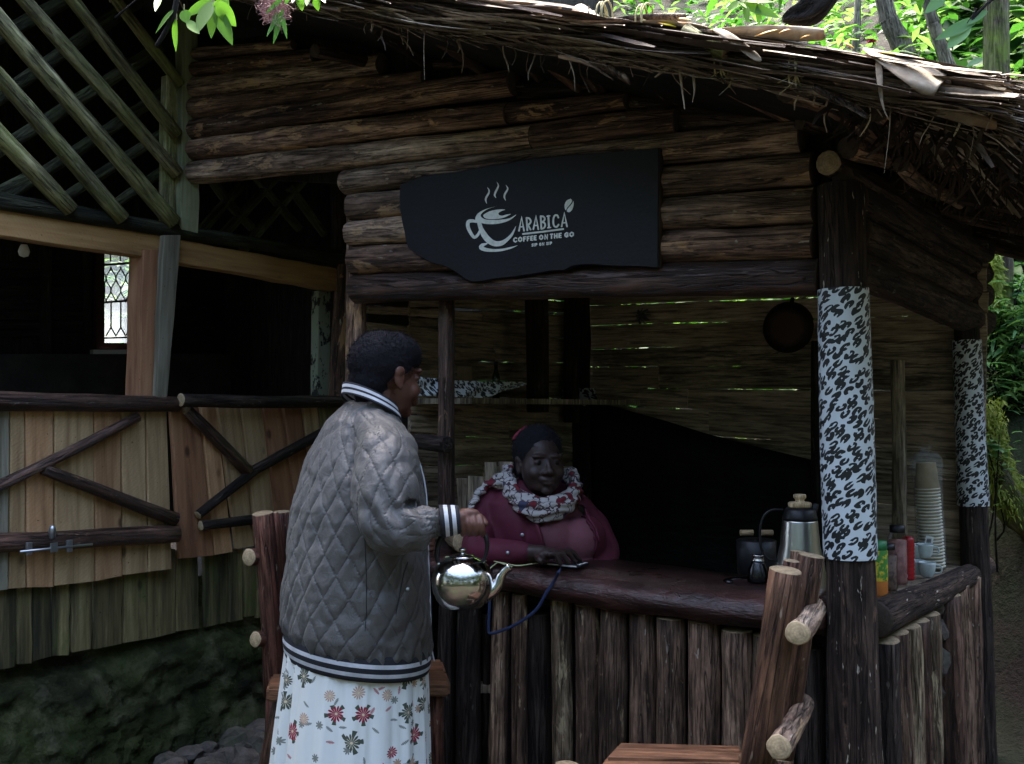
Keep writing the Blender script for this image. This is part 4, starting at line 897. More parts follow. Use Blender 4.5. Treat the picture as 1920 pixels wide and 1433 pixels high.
st_((1018, 630), (1030, 815)); stc((1018, 630), (1060, 640), (1082, 680), (1062, 720), (1026, 738)); st_((1040, 738), (1078, 805))
st_((1120, 800), (1160, 608), (1195, 800)); st_((1137, 745), (1180, 742), w=20)
st_((1230, 605), (1240, 795)); stc((1230, 605), (1272, 612), (1292, 645), (1272, 682), (1238, 690)); stc((1238, 690), (1285, 705), (1297, 745), (1277, 782), (1240, 795))
st_((1345, 602), (1355, 775), w=30); st_((1326, 605), (1366, 600), w=20); st_((1335, 780), (1380, 774), w=20)
stc((1495, 625), (1478, 592), (1442, 595), (1422, 640), (1420, 710), (1436, 755), (1470, 765), (1498, 732))
st_((1545, 758), (1585, 562), (1625, 758)); st_((1562, 705), (1606, 702), w=20)
A.rib([(965, 872), (1260, 838), (1568, 798)], 27, 1); A.build('lettering')
FONT = {'C': [[(1, .15), (.6, 0), (.15, .2), (0, .5), (.15, .8), (.6, 1), (1, .85)]], 'O': [[(.5, 0), (.05, .25), (.05, .75), (.5, 1), (.95, .75), (.95, .25), (.5, 0)]], 'F': [[(0, 1), (0, 0), (1, 0)], [(0, .48), (.8, .48)]],
        'E': [[(1, 0), (0, 0), (0, 1), (1, 1)], [(0, .5), (.85, .5)]], 'N': [[(0, 1), (0, 0), (1, 1), (1, 0)]], 'T': [[(0, 0), (1, 0)], [(.5, 0), (.5, 1)]], 'H': [[(0, 0), (0, 1)], [(1, 0), (1, 1)], [(0, .5), (1, .5)]],
        'G': [[(1, .15), (.6, 0), (.15, .2), (0, .5), (.15, .8), (.6, 1), (1, .85), (1, .55), (.6, .55)]], 'S': [[(1, .12), (.5, 0), (.05, .22), (.5, .5), (.95, .75), (.5, 1), (0, .88)]], 'I': [[(.5, 0), (.5, 1)]], 'P': [[(0, 1), (0, 0), (.8, .05), (.95, .28), (.8, .52), (0, .55)]]}
def write(txt, x0, y0, x1, y1, h, w):
    """letters with individual spans [(char,xa,xb)]"""
    for ch, a, b_ in txt:
        for stp in FONT[ch]:
            pts = []
            for (u, v_) in stp:
                x = lerp(a + w / 2, b_ - w / 2, u); base = lerp(y0, y1, (x - x0) / (x1 - x0)); pts.append((x, base - h + w / 2 + v_ * (h - w)))
            A.rib(pts, w, 1)
A = Flat(); write([('C', 815, 880), ('O', 888, 957), ('F', 966, 1012), ('F', 1021, 1066), ('E', 1075, 1117), ('E', 1126, 1170), ('O', 1203, 1272), ('N', 1283, 1342), ('T', 1366, 1420), ('H', 1428, 1486), ('E', 1498, 1546), ('G', 1582, 1648), ('O', 1658, 1732)], 815, 1004, 1735, 914, 82, 21); A.build('lettering')
A = Flat(); write([('S', 1092, 1122), ('I', 1120, 1144), ('P', 1148, 1182), ('O', 1206, 1240), ('N', 1246, 1286), ('S', 1312, 1342), ('I', 1340, 1364), ('P', 1368, 1402)], 1092, 1064, 1405, 1032, 50, 13); A.build('lettering')

# ================================================================ THINGS ON THE COUNTER
def ctop(px): return lerp(cl.z, cr_.z, (px - 700) / 852) + .056 * .92
m = NT('polished_steel'); v = m.obj(False); M_['steel'] = m.done((.55, .54, .52), m.math('ADD', .06, m.math('MULTIPLY', m.noise(v, 35, 6, .7), .12)), m.noise(v, 12, 3), .12, .006, metal=1.0)
m = NT('brushed_steel'); v = m.obj(False); M_['brushed'] = m.done((.50, .50, .47), .28, m.noise(m.scale3(v, (60, 60, 2)), 1, 3), .1, .002, metal=1.0)
m = NT('black_plastic'); M_['blackpl'] = m.done((.010, .010, .011), .4)
m = NT('gloss_dark_metal'); v = m.obj(False); M_['darkmetal'] = m.done((.05, .05, .052), .25, m.noise(v, 20, 3), .1, .003, metal=1.0)
M_['palewood'] = wood('turned_pale_wood', (.28, .19, .10), (.50, .37, .21), (.62, .50, .32), rough=.5, bs=.2)
# kettle held by the customer
KY = 2.50; kc = at(867, 1092, KY); kr = 58 * KY / F
kettle = root('kettle', 'shiny round stainless kettle with curved spout held by the standing woman', 'kettle', kc - Vector((0, 0, kr * .85)))
prof = [(.001, -.80), (.45, -.82), (.62, -.78), (.82, -.58), (.96, -.28), (1.0, .0), (.97, .25), (.86, .52), (.68, .70), (.46, .80), (.42, .815), (.40, .82)]
lathe('body', [(r * kr, z * kr) for r, z in prof], kc, M_['steel'], kettle, seg=56)
lathe('lid', [(r * kr, z * kr) for r, z in [(.43, .80), (.42, .84), (.30, .89), (.1, .91), (.08, .93), (.07, .98), (.13, 1.03), (.10, 1.09), (.001, 1.10)]], kc, M_['steel'], kettle, seg=32)
sp = [at(905, 1112, KY), at(920, 1107, KY), at(932, 1096, KY), at(938, 1082, KY), at(946, 1070, KY), at(955, 1063, KY)]
tube('spout', catmull(sp, 5), [.028, .0215, .0165, .0135, .011, .0095, .011], M_['steel'], kettle, seg=20)
hb = [at(822, 1058, KY), at(819, 1040, KY), at(826, 1012, KY), at(845, 990, KY + .02), at(870, 984, KY + .03), at(895, 988, KY + .02), at(911, 1008, KY), at(913, 1030, KY), at(906, 1056, KY)]
tube('handle', catmull(hb, 5), [.0045, .006, .0075, .009, .009, .009, .0065, .005, .0045], M_['blackpl'], kettle, seg=12)
for (x, y) in ((824, 1060), (905, 1058)): box('handle_bracket', at(x, y, KY), (.012, .02, .016), M_['steel'], kettle, bev=.003)
# thermos jug
TY = 2.93; tc = Vector((at(1500, 1000, TY).x, TY, ctop(1500) - .055))
thermos = root('thermos_jug', 'tall brushed steel thermos jug with pale wooden lid on the counter by the corner post', 'jug', tc)
hz = at(1500, 932, TY).z - tc.z
lathe('body', [(.001, 0), (.066, 0), (.074, .01), (.074, .04), (.072, .09), (.066, .13), (.056, .175), (.050, hz - .070), (.049, hz - .066)], tc, M_['brushed'], thermos, seg=40)
lathe('collar', [(.050, hz - .066), (.0495, hz - .058), (.043, hz - .038), (.036, hz - .030), (.001, hz - .029)], tc, M_['blackpl'], thermos, seg=32)
lathe('lid', [(.030, hz - .030), (.033, hz - .027), (.033, hz - .018), (.030, hz - .015), (.014, hz - .014), (.012, hz - .008), (.018, hz - .002), (.018, hz + .006), (.015, hz + .008), (.001, hz + .008)], tc, M_['palewood'], thermos, seg=32)
def tl(x, y, d=0): return at(x, y, TY + d)
tube('pouring_lip', [tl(1515, 985), tl(1524, 962), tl(1530, 945)], [.018, .012, .008], M_['blackpl'], thermos, seg=12, flat=.7)
tube('handle', catmull([tl(1468, 956), tl(1445, 957), tl(1430, 972), tl(1425, 1000), tl(1428, 1030), tl(1440, 1048), tl(1462, 1052)], 5), .0035, M_['blackpl'], thermos, seg=8)
# small coffee pot, tray, pot with wooden handle
PY = 3.0; pc = Vector((at(1421, 1000, PY).x, PY, at(1421, 1091, PY).z))
pot = root('small_coffee_pot', 'small dark shiny coffee pot with ringed neck on the black tray', 'coffee pot', pc)
lathe('body', [(.001, 0), (.030, 0), (.032, .004), (.0315, .02), (.028, .038), (.020, .055), (.0185, .06)], pc, M_['darkmetal'], pot, seg=32)
lathe('neck', [(.0185, .06), (.020, .063), (.0165, .066), (.0165, .074), (.020, .077), (.019, .08), (.001, .082)], pc, M_['steel'], pot, seg=28)
tray = root('round_tray', 'round black tray under the small coffee pot on the counter', 'tray', pc - Vector((.01, 0, .012)))
lathe('dish', [(.001, 0), (.072, 0), (.085, .010), (.088, .0105), (.073, .0025), (.001, .0025)], pc - Vector((.012, -.01, .0115)), M_['darkmetal'], tray, seg=40)
lathe('lug', [(.001, 0), (.012, 0), (.012, .01), (.001, .01)], pc + Vector((-.085, -.0, -.006)), M_['darkmetal'], tray, seg=12)
qc = Vector((at(1418, 1000, 3.22).x, 3.22, ctop(1418) - .02))
dpot = root('dark_pot', 'black cooking pot with pale wooden lid handles standing behind the small coffee pot', 'pot', qc)
hq = at(1418, 1006, 3.22).z - qc.z
lathe('body', [(.001, 0), (.05, 0), (.06, .01), (.062, hq - .012), (.058, hq - .01), (.001, hq - .006)], qc, M_['blackpl'], dpot, seg=32)
for x0, x1 in ((1388, 1412), (1427, 1449)): tube('handle', [at(x0, 999, 3.2), at(x1, 999, 3.2)], .009, M_['palewood'], dpot, seg=10)
# phone, cable, strap
zc = ctop(1060)
def onc(x, y, dz=0): return onp(x, y, Vector((0, 0, ctop(x) + .003 + dz)), Vector((0, 0, 1)))
phone = root('phone', 'dark smartphone lying on the counter under the seated woman\'s hand', 'phone', onc(1060, 1060))
pq = [onc(1025, 1051), onc(1102, 1058), onc(1086, 1068), onc(1018, 1060)]
cph = sum(pq, Vector()) / 4; ax = (pq[1] - pq[0] + pq[2] - pq[3]).normalized()
rot = Matrix((ax, Vector((0, 0, 1)).cross(ax), Vector((0, 0, 1)))).transposed()
box('case', cph + Vector((0, 0, .004)), (.145, .072, .009), M_['blackpl'], phone, rot, .003)
m = NT('phone_glass'); M_['screen'] = m.done((.02, .022, .026), .08, spec=.6); box('screen', cph + Vector((0, 0, .0089)), (.137, .065, .001), M_['screen'], phone, rot)
m = NT('white_trim'); M_['whitepl'] = m.done((.62, .66, .62), .4); box('edge_trim', cph + rot @ Vector((0, -.0362, .004)), (.125, .0012, .004), M_['whitepl'], phone, rot); box('edge_trim', cph + rot @ Vector((.066, .0, .0095)), (.008, .058, .0012), M_['whitepl'], phone, rot)
m = NT('pale_green_cable'); M_['cable'] = m.done((.50, .56, .30), .5)
cab = [onc(1040, 1055, .006), onc(1010, 1057), onc(975, 1062), onc(955, 1060), onc(935, 1056), onc(925, 1062), onc(915, 1068), onc(898, 1060), onc(888, 1050), onc(862, 1044), onc(835, 1046)]
tag(tube('charging_cable', catmull([p + Vector((0, 0, .002)) for p in cab], 5), .0022, M_['cable'], None, seg=6), 'pale green charging cable curling along the counter to the phone', 'cable')
tag(tube('charging_cable', catmull([onc(960, 1063, .004), onc(945, 1058, .004), onc(925, 1052, .003), onc(900, 1052, .003), onc(870, 1058, .003)], 5), .0018, M_['cable'], None, seg=6), 'second thinner cable looping on the counter behind the kettle', 'cable')
m = NT('navy_ribbon'); M_['navy'] = m.done((.022, .034, .085), .7)
def fs_(x, y, s=-.075): return front(x, y, s)
strap = catmull([onc(1052, 1063, .006), onc(1047, 1072, .006), fs_(1040, 1088, -.072), fs_(1024, 1112), fs_(1008, 1140), fs_(985, 1160), fs_(955, 1177), fs_(921, 1188), fs_(916, 1178), fs_(917, 1150), fs_(919, 1100), fs_(921, 1075, -.068), onc(922, 1058, .006)], 5)
st = Strands(); st.strip(strap, .010, Vector((-.3, -1, .15)), .5); ob = st.build('ribbon', M_['navy']); ob.modifiers.new('t', 'SOLIDIFY').thickness = .0012
tag(ob, 'navy blue ribbon strap hanging in a loop over the counter edge', 'ribbon')
# ================================================================ THINGS ON THE SIDE SHELF
def shz(s): return lerp(.845, .765, (s - .12) / 1.54)
m = NT('clear_plastic'); p = m.n('BsdfPrincipled', {'Base Color': (.9, .92, .92, 1), 'Roughness': .12, 'Transmission Weight': 1.0, 'IOR': 1.1}); t_ = m.n('BsdfTransparent', {}); mm_ = m.n('MixShader', {0: .72, 1: p, 2: t_}); m.t.links.new(mm_, m.out.inputs[0]); M_['clear'] = m.m
def standing(px, Y): x = (px - CX) / F * Y; p = Vector((x, Y, 0)); s = (p - KC).dot(KV); p.z = shz(s) + .001; return p
def contents(name, a, b, sc=60): m = NT(name); v = m.obj(False); return m.done(m.mix(m.ramp(m.noise(v, sc, 3), [(.42, 0.0), (.52, 1.0)]), a, b), .6)
M_['yellowpk'] = contents('yellow_green_label', (.55, .42, .03), (.05, .20, .03), 50); M_['greencap'] = plain('green_cap', (.02, .16, .05), .4)
M_['coffee'] = contents('ground_coffee', (.05, .028, .020), (.11, .07, .05)); M_['cocoa'] = contents('pink_brown_powder', (.16, .07, .06), (.24, .12, .10), 30)
M_['redcan'] = plain('red_can_paint', (.34, .012, .016), .35); M_['ceramic'] = plain('white_ceramic', (.52, .60, .58), .25, spec=.5); M_['orange'] = plain('orange_label', (.50, .16, .03), .5)
c = standing(1641, 3.08); hj = at(1641, 1014, 3.08).z - c.z
j = root('spice_jar', 'yellow labelled jar with green lid, beside the corner post on the side shelf', 'jar', c)
lathe('body', [(.001, 0), (.030, 0), (.032, .01), (.032, hj * .3), (.032, hj * .82), (.026, hj * .88), (.001, hj * .88)], c, [M_['orange'], M_['yellowpk']], j, mi=[0, 0, 0, 1, 1, 1, 1], seg=24)
lathe('cap', [(.028, hj * .83), (.030, hj * .84), (.030, hj), (.001, hj + .001)], c, M_['greencap'], j, seg=24)
def glassjar(px, Y, ytop, r, fill, lab, capm='blackpl', fl=.75):
    c = standing(px, Y); h = at(px, ytop, Y).z - c.z; j = root('glass_jar', lab, 'jar', c)
    lathe('glass', [(.001, 0), (r, 0), (r * 1.05, .012), (r * 1.05, h * .78), (r * .8, h * .88), (r * .75, h * .93)], c, M_['clear'], j, seg=28)
    lathe('powder', [(.001, .003), (r * .93, .003), (r * .97, .014), (r * .97, h * fl), (.001, h * fl + .004)], c, M_[fill], j, seg=28)
    lathe('cap', [(r * .8, h * .88), (r * .84, h * .89), (r * .84, h), (.001, h + .002)], c, M_[capm], j, seg=28); return j
glassjar(1660, 3.22, 1020, .030, 'coffee', 'clear jar of dark ground coffee next to the green-lidded jar')
glassjar(1680, 3.40, 985, .030, 'cocoa', 'tall clear jar of pinkish brown powder with dark lid behind the coffee jar')
c = standing(1699, 3.55); h = at(1699, 1006, 3.55).z - c.z
j = root('red_tin', 'bright red ribbed tin between the powder jar and the white cups', 'tin', c)
pr_ = [(.001, 0), (.022, 0)]
for i in range(9): z = h * (.06 + .094 * i); pr_ += [(.0235, z), (.0215, z + h * .03), (.0215, z + h * .05)]
pr_ += [(.021, h * .93), (.016, h), (.001, h)]
lathe('body', pr_, c, M_['redcan'], j, seg=28)
for k, xx in enumerate((1695, 1701)):
    q = at(xx, 1080, 3.515)
    if k == 0: tube('printed_number', [q + Vector((.003 * math.cos(a), -.002, .005 * math.sin(a))) for a in np.linspace(0, 6.2, 9)], .0012, M_['whitepl'], j, seg=4)
    else: tube('printed_number', [q + Vector((0, -.002, -.005)), q + Vector((0, -.002, .005))], .0012, M_['whitepl'], j, seg=4)
cups = [(1716, 3.72, 0, 'white cup at the lower left of the little pile by the red tin'), (1735, 3.66, 0, 'white cup lying at the lower right of the little pile by the paper cups'), (1717, 3.80, .052, 'small white cup on the upper left of the little pile'), (1731, 3.78, .056, 'white saucer-like cup on the upper right of the little pile')]
for (x, Y, dz, lab) in cups:
    c = standing(x, Y) + Vector((0, 0, dz)); j = root('white_cup', lab, 'cup', c, 'white cups piled on the side shelf')
    lathe('bowl', [(.001, .004), (.018, .0), (.020, .003), (.027, .02), (.030, .045), (.031, .052), (.0285, .050), (.025, .02), (.001, .008)], c, M_['ceramic'], j, seg=28)
    tube('handle', catmull([c + Vector((.028, -.006, .042)), c + Vector((.045, -.012, .038)), c + Vector((.045, -.012, .018)), c + Vector((.025, -.006, .014))], 4), .003, M_['ceramic'], j, seg=8)
# stack of paper cups in a bag
SY = 3.95; c = standing(1745, SY); c.z += .0; ht = at(1736, 868, SY).z - c.z; lean = (at(1736, 868, SY) - Vector((c.x, c.y, c.z + ht))); axu = Vector((lean.x, 0, ht)).normalized()
cupst = root('paper_cup_stack', 'tall stack of nested kraft paper cups in a clear bag on the side shelf', 'paper cups', c)
M_['kraft'] = plain('kraft_paper', (.46, .39, .24), .8); M_['cream2'] = plain('cream_rim', (.78, .76, .62), .7)
for i in range(25):
    z = ht * .735 * i / 24; p = c + axu * z; r = .047 - .0001 * i
    lathe('paper_cup', [(r * .86, -.001), (r * .97, ht * .735 / 24 * .60), (r * 1.04, ht * .735 / 24 * .62), (r * 1.04, ht * .735 / 24 * .94), (r * .88, ht * .735 / 24 * .96)], p, [M_['kraft'], M_['cream2']], cupst, seg=24, axis=axu, mi=[0, 1, 1, 1])
p = c + axu * (ht * .735); lathe('paper_cup', [(.046, 0), (.036, ht * .26), (.037, ht * .262), (.035, ht * .27), (.001, ht * .268)], p, M_['kraft'], cupst, seg=28, axis=axu)
bagm = NT('crinkled_bag_film'); v = bagm.obj(False); nz = bagm.noise(v, 22, 5, .7, 1.5); gl = bagm.n('BsdfPrincipled', {'Base Color': (.75, .8, .78, 1), 'Roughness': .22, 'Specular IOR Level': .8, 'Normal': bagm.n('Bump', {'Height': nz, 'Strength': 1.0, 'Distance': .02})}); tr_ = bagm.n('BsdfTransparent', {})
mx = bagm.n('MixShader', {0: .86, 1: gl, 2: tr_}); bagm.t.links.new(mx, bagm.out.inputs[0]); M_['bag'] = bagm.m
lathe('plastic_bag', [(.052, 0), (.055, .1), (.054, .2), (.053, .3), (.056, ht * .85), (.060, ht * .97), (.055, ht * 1.06), (.038, ht * 1.10), (.012, ht * 1.09), (.014, ht * 1.13), (.03, ht * 1.16)], c, M_['bag'], cupst, seg=40, axis=axu, noisef=.008)
q = at(1742, 1016, SY - .06); pt = box('price_tag', q, (.030, .001, .042), M_['whitepl'], cupst, Matrix.Rotation(.18, 3, 'Y')); 
for i in range(7): box('tag_line', q + Vector((-.009 + i * .0026, -.0012, .004)), (.0011 + .0006 * (i % 2), .0005, .016), M_['blackpl'], cupst, Matrix.Rotation(.18, 3, 'Y'))
# ================================================================ HANGING PAN, ORNAMENT, SHELF THINGS
pcn = front(1474, 614, SB - .05); Dp = pcn.y; axp = (CAM - pcn); axp.z *= .3; axp = (axp.normalized() + KU * .25 + Vector((0, 0, 0))).normalized()
pan = root('hanging_pan', 'round sooty frying pan hanging bottom-out on the inside plank wall', 'pan', pcn - Vector((0, 0, .12)))
m = NT('sooty_brown_pan_base'); v = m.obj(False); dd = m.vec('LENGTH', m.scale3(v, (1, 1, 0)), out=1)
M_['panbase'] = m.done(m.mix(m.ramp(m.math('ADD', m.math('MULTIPLY', dd, 9), m.math('MULTIPLY', m.noise(v, 20, 5), .35)), [(.75, 0.0), (1.0, 1.0)]), (.075, .045, .034), (.012, .010, .009)), .8)
M_['soot'] = plain('sooty_iron', (.014, .011, .010), .6, .3)
rp = 48 * Dp / F
lathe('pan_body', [(rp, -.05), (rp * 1.03, -.047), (rp * 1.0, -.040), (rp * .90, -.012), (rp * .80, .0), (rp * .78, .002), (.001, .002)], pcn, [M_['soot'], M_['panbase']], pan, seg=44, axis=axp, mi=[0, 0, 0, 0, 0, 1])
lathe('rivet', [(.012, -.045), (.012, -.035), (.001, -.03)], pcn + Vector((.03, 0, -rp * 1.04)), M_['soot'], pan, seg=12, axis=axp)
tube('handle', [pcn + Vector((.015, 0, rp * .9)) - axp * .03, pcn + Vector((.02, 0, rp * 1.15)) - axp * .04], .01, M_['soot'], pan, seg=10)
oc = front(1206, 593, SB - .03)
orn = root('wire_flower_ornament', 'dull grey wire and petal flower ornament pinned on the inside plank wall', 'ornament', oc)
M_['tin'] = plain('dull_tin', (.10, .10, .10), .5, .4)
lathe('centre', [(.001, -.004), (.014, 0), (.012, .01), (.001, .014)], oc, M_['tin'], orn, seg=20, axis=-KV)
for k in range(9):
    a = k * .7 + .2; e = oc + KU * math.cos(a) * .042 + Vector((0, 0, math.sin(a) * .042)); mdl = (oc + e) / 2 - KV * .018
    st = Strands(); st.strip([oc - KV * .004, mdl + KU * .005, e - KV * .004], .018 if k % 2 else .006, -KV, .5); ob = st.build('petal', M_['tin'], orn); ob.modifiers.new('t', 'SOLIDIFY').thickness = .0015
def shp(px, Y, dz=0): return Vector(((px - CX) / F * Y, Y, zs + dz))
Ys = 4.15; b0 = shp(872, Ys + .12)
M_['card'] = plain('brown_cardboard', (.20, .15, .09), .85)
bx = root('cardboard_box', 'small plain brown cardboard box standing on the inside shelf', 'box', b0)
hb_ = at(872, 688, Ys + .12).z - zs; box('carton', b0 + Vector((0, 0, hb_ / 2)), (.066, .06, hb_), M_['card'], bx, bev=.002); box('flap', b0 + Vector((0, -.0005, hb_ + .001)), (.064, .03, .0016), M_['card'], bx)
b1 = shp(930, 4.3); hb_ = at(930, 678, 4.3).z - zs
bt = root('dark_bottle', 'slim dark bottle standing on the inside shelf against the light slit', 'bottle', b1)
m = NT('dark_green_glass'); M_['bottle'] = m.done((.02, .05, .025), .08, spec=.6, **{'Transmission Weight': .6}); lathe('glass', [(.001, 0), (.016, 0), (.0165, hb_ * .6), (.008, hb_ * .78), (.008, hb_ * .93), (.001, hb_ * .93)], b1, M_['bottle'], bt, seg=20); lathe('cap', [(.0095, hb_ * .9), (.0095, hb_), (.001, hb_)], b1, M_['blackpl'], bt, seg=16)
# oilcloth along the shelf edge
def cloth(name, xs, top, bot, plane, mat, lab, amp=.01, seed=0):
    rows = []; NXc = 40; NYc = 8
    for j in range(NYc + 1):
        r = []
        for i in range(NXc + 1):
            f = i / NXc; x = lerp(xs[0], xs[1], f); y = lerp(np.interp(f, *zip(*top)), np.interp(f, *zip(*bot)), j / NYc)
            r.append(plane(x, float(y)) - KU * (amp * math.sin(f * 23 + j * .6 + seed) * (j / NYc + .2)) - KU * .004)
        rows.append(r)
    o = rows[0][0].copy(); k = NXc + 1; vs = [p - o for r in rows for p in r]; fs = [(i * k + j, i * k + j + 1, (i + 1) * k + j + 1, (i + 1) * k + j) for i in range(NYc) for j in range(NXc)]
    me = mesh(name, vs, fs); ul = me.uv_layers.new(name='UVMap'); W_ = (rows[0][-1] - rows[0][0]).length; H_ = (rows[-1][5] - rows[0][5]).length
    for p in me.polygons:
        for l in p.loop_indices: i, j = divmod(me.loops[l].vertex_index, k); ul.data[l].uv = (j / NXc * W_, i / NYc * H_)
    ob = link(name, me, Matrix.Translation(o), None, mat); ob.modifiers.new('t', 'SOLIDIFY').thickness = .0015; tag(ob, lab, 'cloth'); return ob
cloth('shelf_cloth', (776, 982), [(0, 706), (.3, 712), (.6, 716), (1, 716)], [(0, 742), (.3, 744), (.62, 746), (.85, 732), (1, 722)], lambda x, y: side(x, y, TL - .345), M_['leopardgloss'], 'glossy black and white leopard print oilcloth draped along the inside shelf edge')
cloth('shelf_cloth', (1036, 1116), [(0, 727), (1, 728)], [(0, 752), (.7, 762), (1, 756)], lambda x, y: front(x, y, 1.50), M_['leopard2'], 'dim scrap of leopard print cloth hanging at the far end of the shelf')
# ================================================================ CHAIRS
def rung(nm, p0, p1, r, ch, mt='loggrey', ct='cutpale'): return logp(nm, p0, p1, r, r * .95, [M_[mt], M_[ct]], ch, rough=.1, knots=3)
ch = root('rustic_bar_chair', 'rough log bar chair with leaning back poles in the right foreground', 'chair', (.45, 2.3, 0))
def c2(x, y, Y): return at(x, y, Y)
logp('back_pole', c2(1474, 1070, 2.20), c2(1416, 1440, 2.26), .034, .0375, [M_['chair'], M_['cut']], ch, rough=.07, seg=20)
e = c2(1416, 1440, 2.26); logp('rear_leg', e + Vector((.0, 0, .02)), Vector((e.x - .07, e.y - .02, 0)), .036, .036, [M_['chair'], M_['cut']], ch, rough=.07)
logp('back_pole', c2(1521, 1042, 2.42), c2(1462, 1420, 2.46), .030, .033, [M_['chair'], M_['cut']], ch, rough=.08, seg=18)
e = c2(1462, 1420, 2.46); logp('rear_leg', e, Vector((e.x - .06, e.y, 0)), .033, .033, [M_['chair'], M_['cut']], ch)
logp('back_pole', c2(1496, 1034, 2.50), c2(1478, 1300, 2.50), .018, .018, [M_['chair'], M_['cut']], ch)
logp('back_pole', c2(1484, 1052, 2.34), c2(1450, 1380, 2.36), .018, .02, [M_['chairred'], M_['cut']], ch)
rung('rung', c2(1496, 1188, 2.13), c2(1532, 1142, 2.50), .026, ch); rung('rung', c2(1460, 1402, 2.12), c2(1505, 1318, 2.52), .026, ch)
zt = .615
sq = [onp(1160, 1391, (0, 0, zt), (0, 0, 1)), onp(1392, 1397, (0, 0, zt), (0, 0, 1)), onp(1400, 1500, (0, 0, zt), (0, 0, 1)), onp(1060, 1500, (0, 0, zt), (0, 0, 1))]
def plankseat(q, ch, n=3, th=.045, mt='seat'):
    for i in range(n):
        a, b, c_, d = q[0].lerp(q[3], i / n), q[1].lerp(q[2], i / n), q[1].lerp(q[2], (i + 1) / n - .008), q[0].lerp(q[3], (i + 1) / n - .008)
        vs = [a, b, c_, d] + [p - Vector((0, 0, th)) for p in (a, b, c_, d)]; o = sum(vs[:4], Vector()) / 4; ax = (b - a).normalized(); M = frame(o, ax); Mi = M.inverted()
        bm = bmesh.new(); V = [bm.verts.new(Mi @ p) for p in vs]
        for f_ in [(0, 3, 2, 1), (4, 5, 6, 7), (0, 1, 5, 4), (1, 2, 6, 5), (2, 3, 7, 6), (3, 0, 4, 7)]: bm.faces.new([V[k] for k in f_])
        bmesh.ops.recalc_face_normals(bm, faces=bm.faces[:]); bmesh.ops.bevel(bm, geom=bm.edges[:], offset=.008, segments=2, affect='EDGES'); me = bpy.data.meshes.new('seat_plank'); bm.to_mesh(me); bm.free(); link('seat_plank', me, M, ch, M_[mt])
plankseat(sq, ch)
for (x, y) in [(.16, 1.98), (.13, 2.36)]: logp('front_leg', Vector((x, y, zt - .04)), Vector((x - .03, y, 0)), .03, .033, [M_['chair'], M_['cut']], ch)
rung('leg_rung', Vector((.12, 2.0, .25)), Vector((.44, 2.26, .25)), .02, ch); rung('leg_rung', Vector((.12, 2.36, .22)), Vector((.48, 2.46, .22)), .02, ch)
ch = root('rustic_bar_chair', 'dark red log bar chair standing behind the woman in the grey jacket', 'chair', (-.45, 3.15, 0))
logp('back_pole', c2(492, 963, 3.12), c2(520, 1300, 3.18), .033, .034, [M_['chairred'], M_['cut']], ch, rough=.09, seg=20); 
logp('back_pole', c2(527, 960, 3.24), c2(545, 1250, 3.26), .028, .03, [M_['chairred'], M_['cut']], ch, rough=.06, seg=18)
e = c2(520, 1300, 3.18); logp('rear_leg', e, Vector((e.x - .03, e.y, 0)), .034, .034, [M_['chairred'], M_['cut']], ch)
logp('back_pole', c2(511, 962, 3.2), c2(532, 1240, 3.22), .018, .02, [M_['chairred'], M_['cut']], ch)
rung('rung', c2(467, 1045, 3.10), c2(545, 1035, 3.30), .026, ch, 'chairred'); rung('rung', c2(479, 1199, 3.12), c2(560, 1185, 3.30), .024, ch, 'chairred')
zt = at(700, 1285, 3.08).z + .02
sq = [Vector((at(515, 1270, 3.28).x, 3.30, zt)), Vector((at(828, 1270, 3.30).x, 3.32, zt)), Vector((at(846, 1280, 3.08).x, 3.04, zt)), Vector((at(505, 1280, 3.02).x, 2.98, zt))]
plankseat(sq, ch, 2)
x_ = at(815, 1300, 3.10).x; logp('front_leg', Vector((x_, 3.10, zt - .04)), Vector((x_ + .01, 3.10, 0)), .026, .026, [M_['chairred'], M_['cut']], ch); logp('front_leg', Vector((x_ - .02, 3.28, zt - .04)), Vector((x_ - .02, 3.3, 0)), .026, .026, [M_['chairred'], M_['cut']], ch)
x2 = at(535, 1300, 3.05).x; logp('rear_leg', Vector((x2, 3.03, zt - .03)), Vector((x2 - .10, 2.98, 0)), .027, .03, [M_['chair'], M_['cut']], ch)
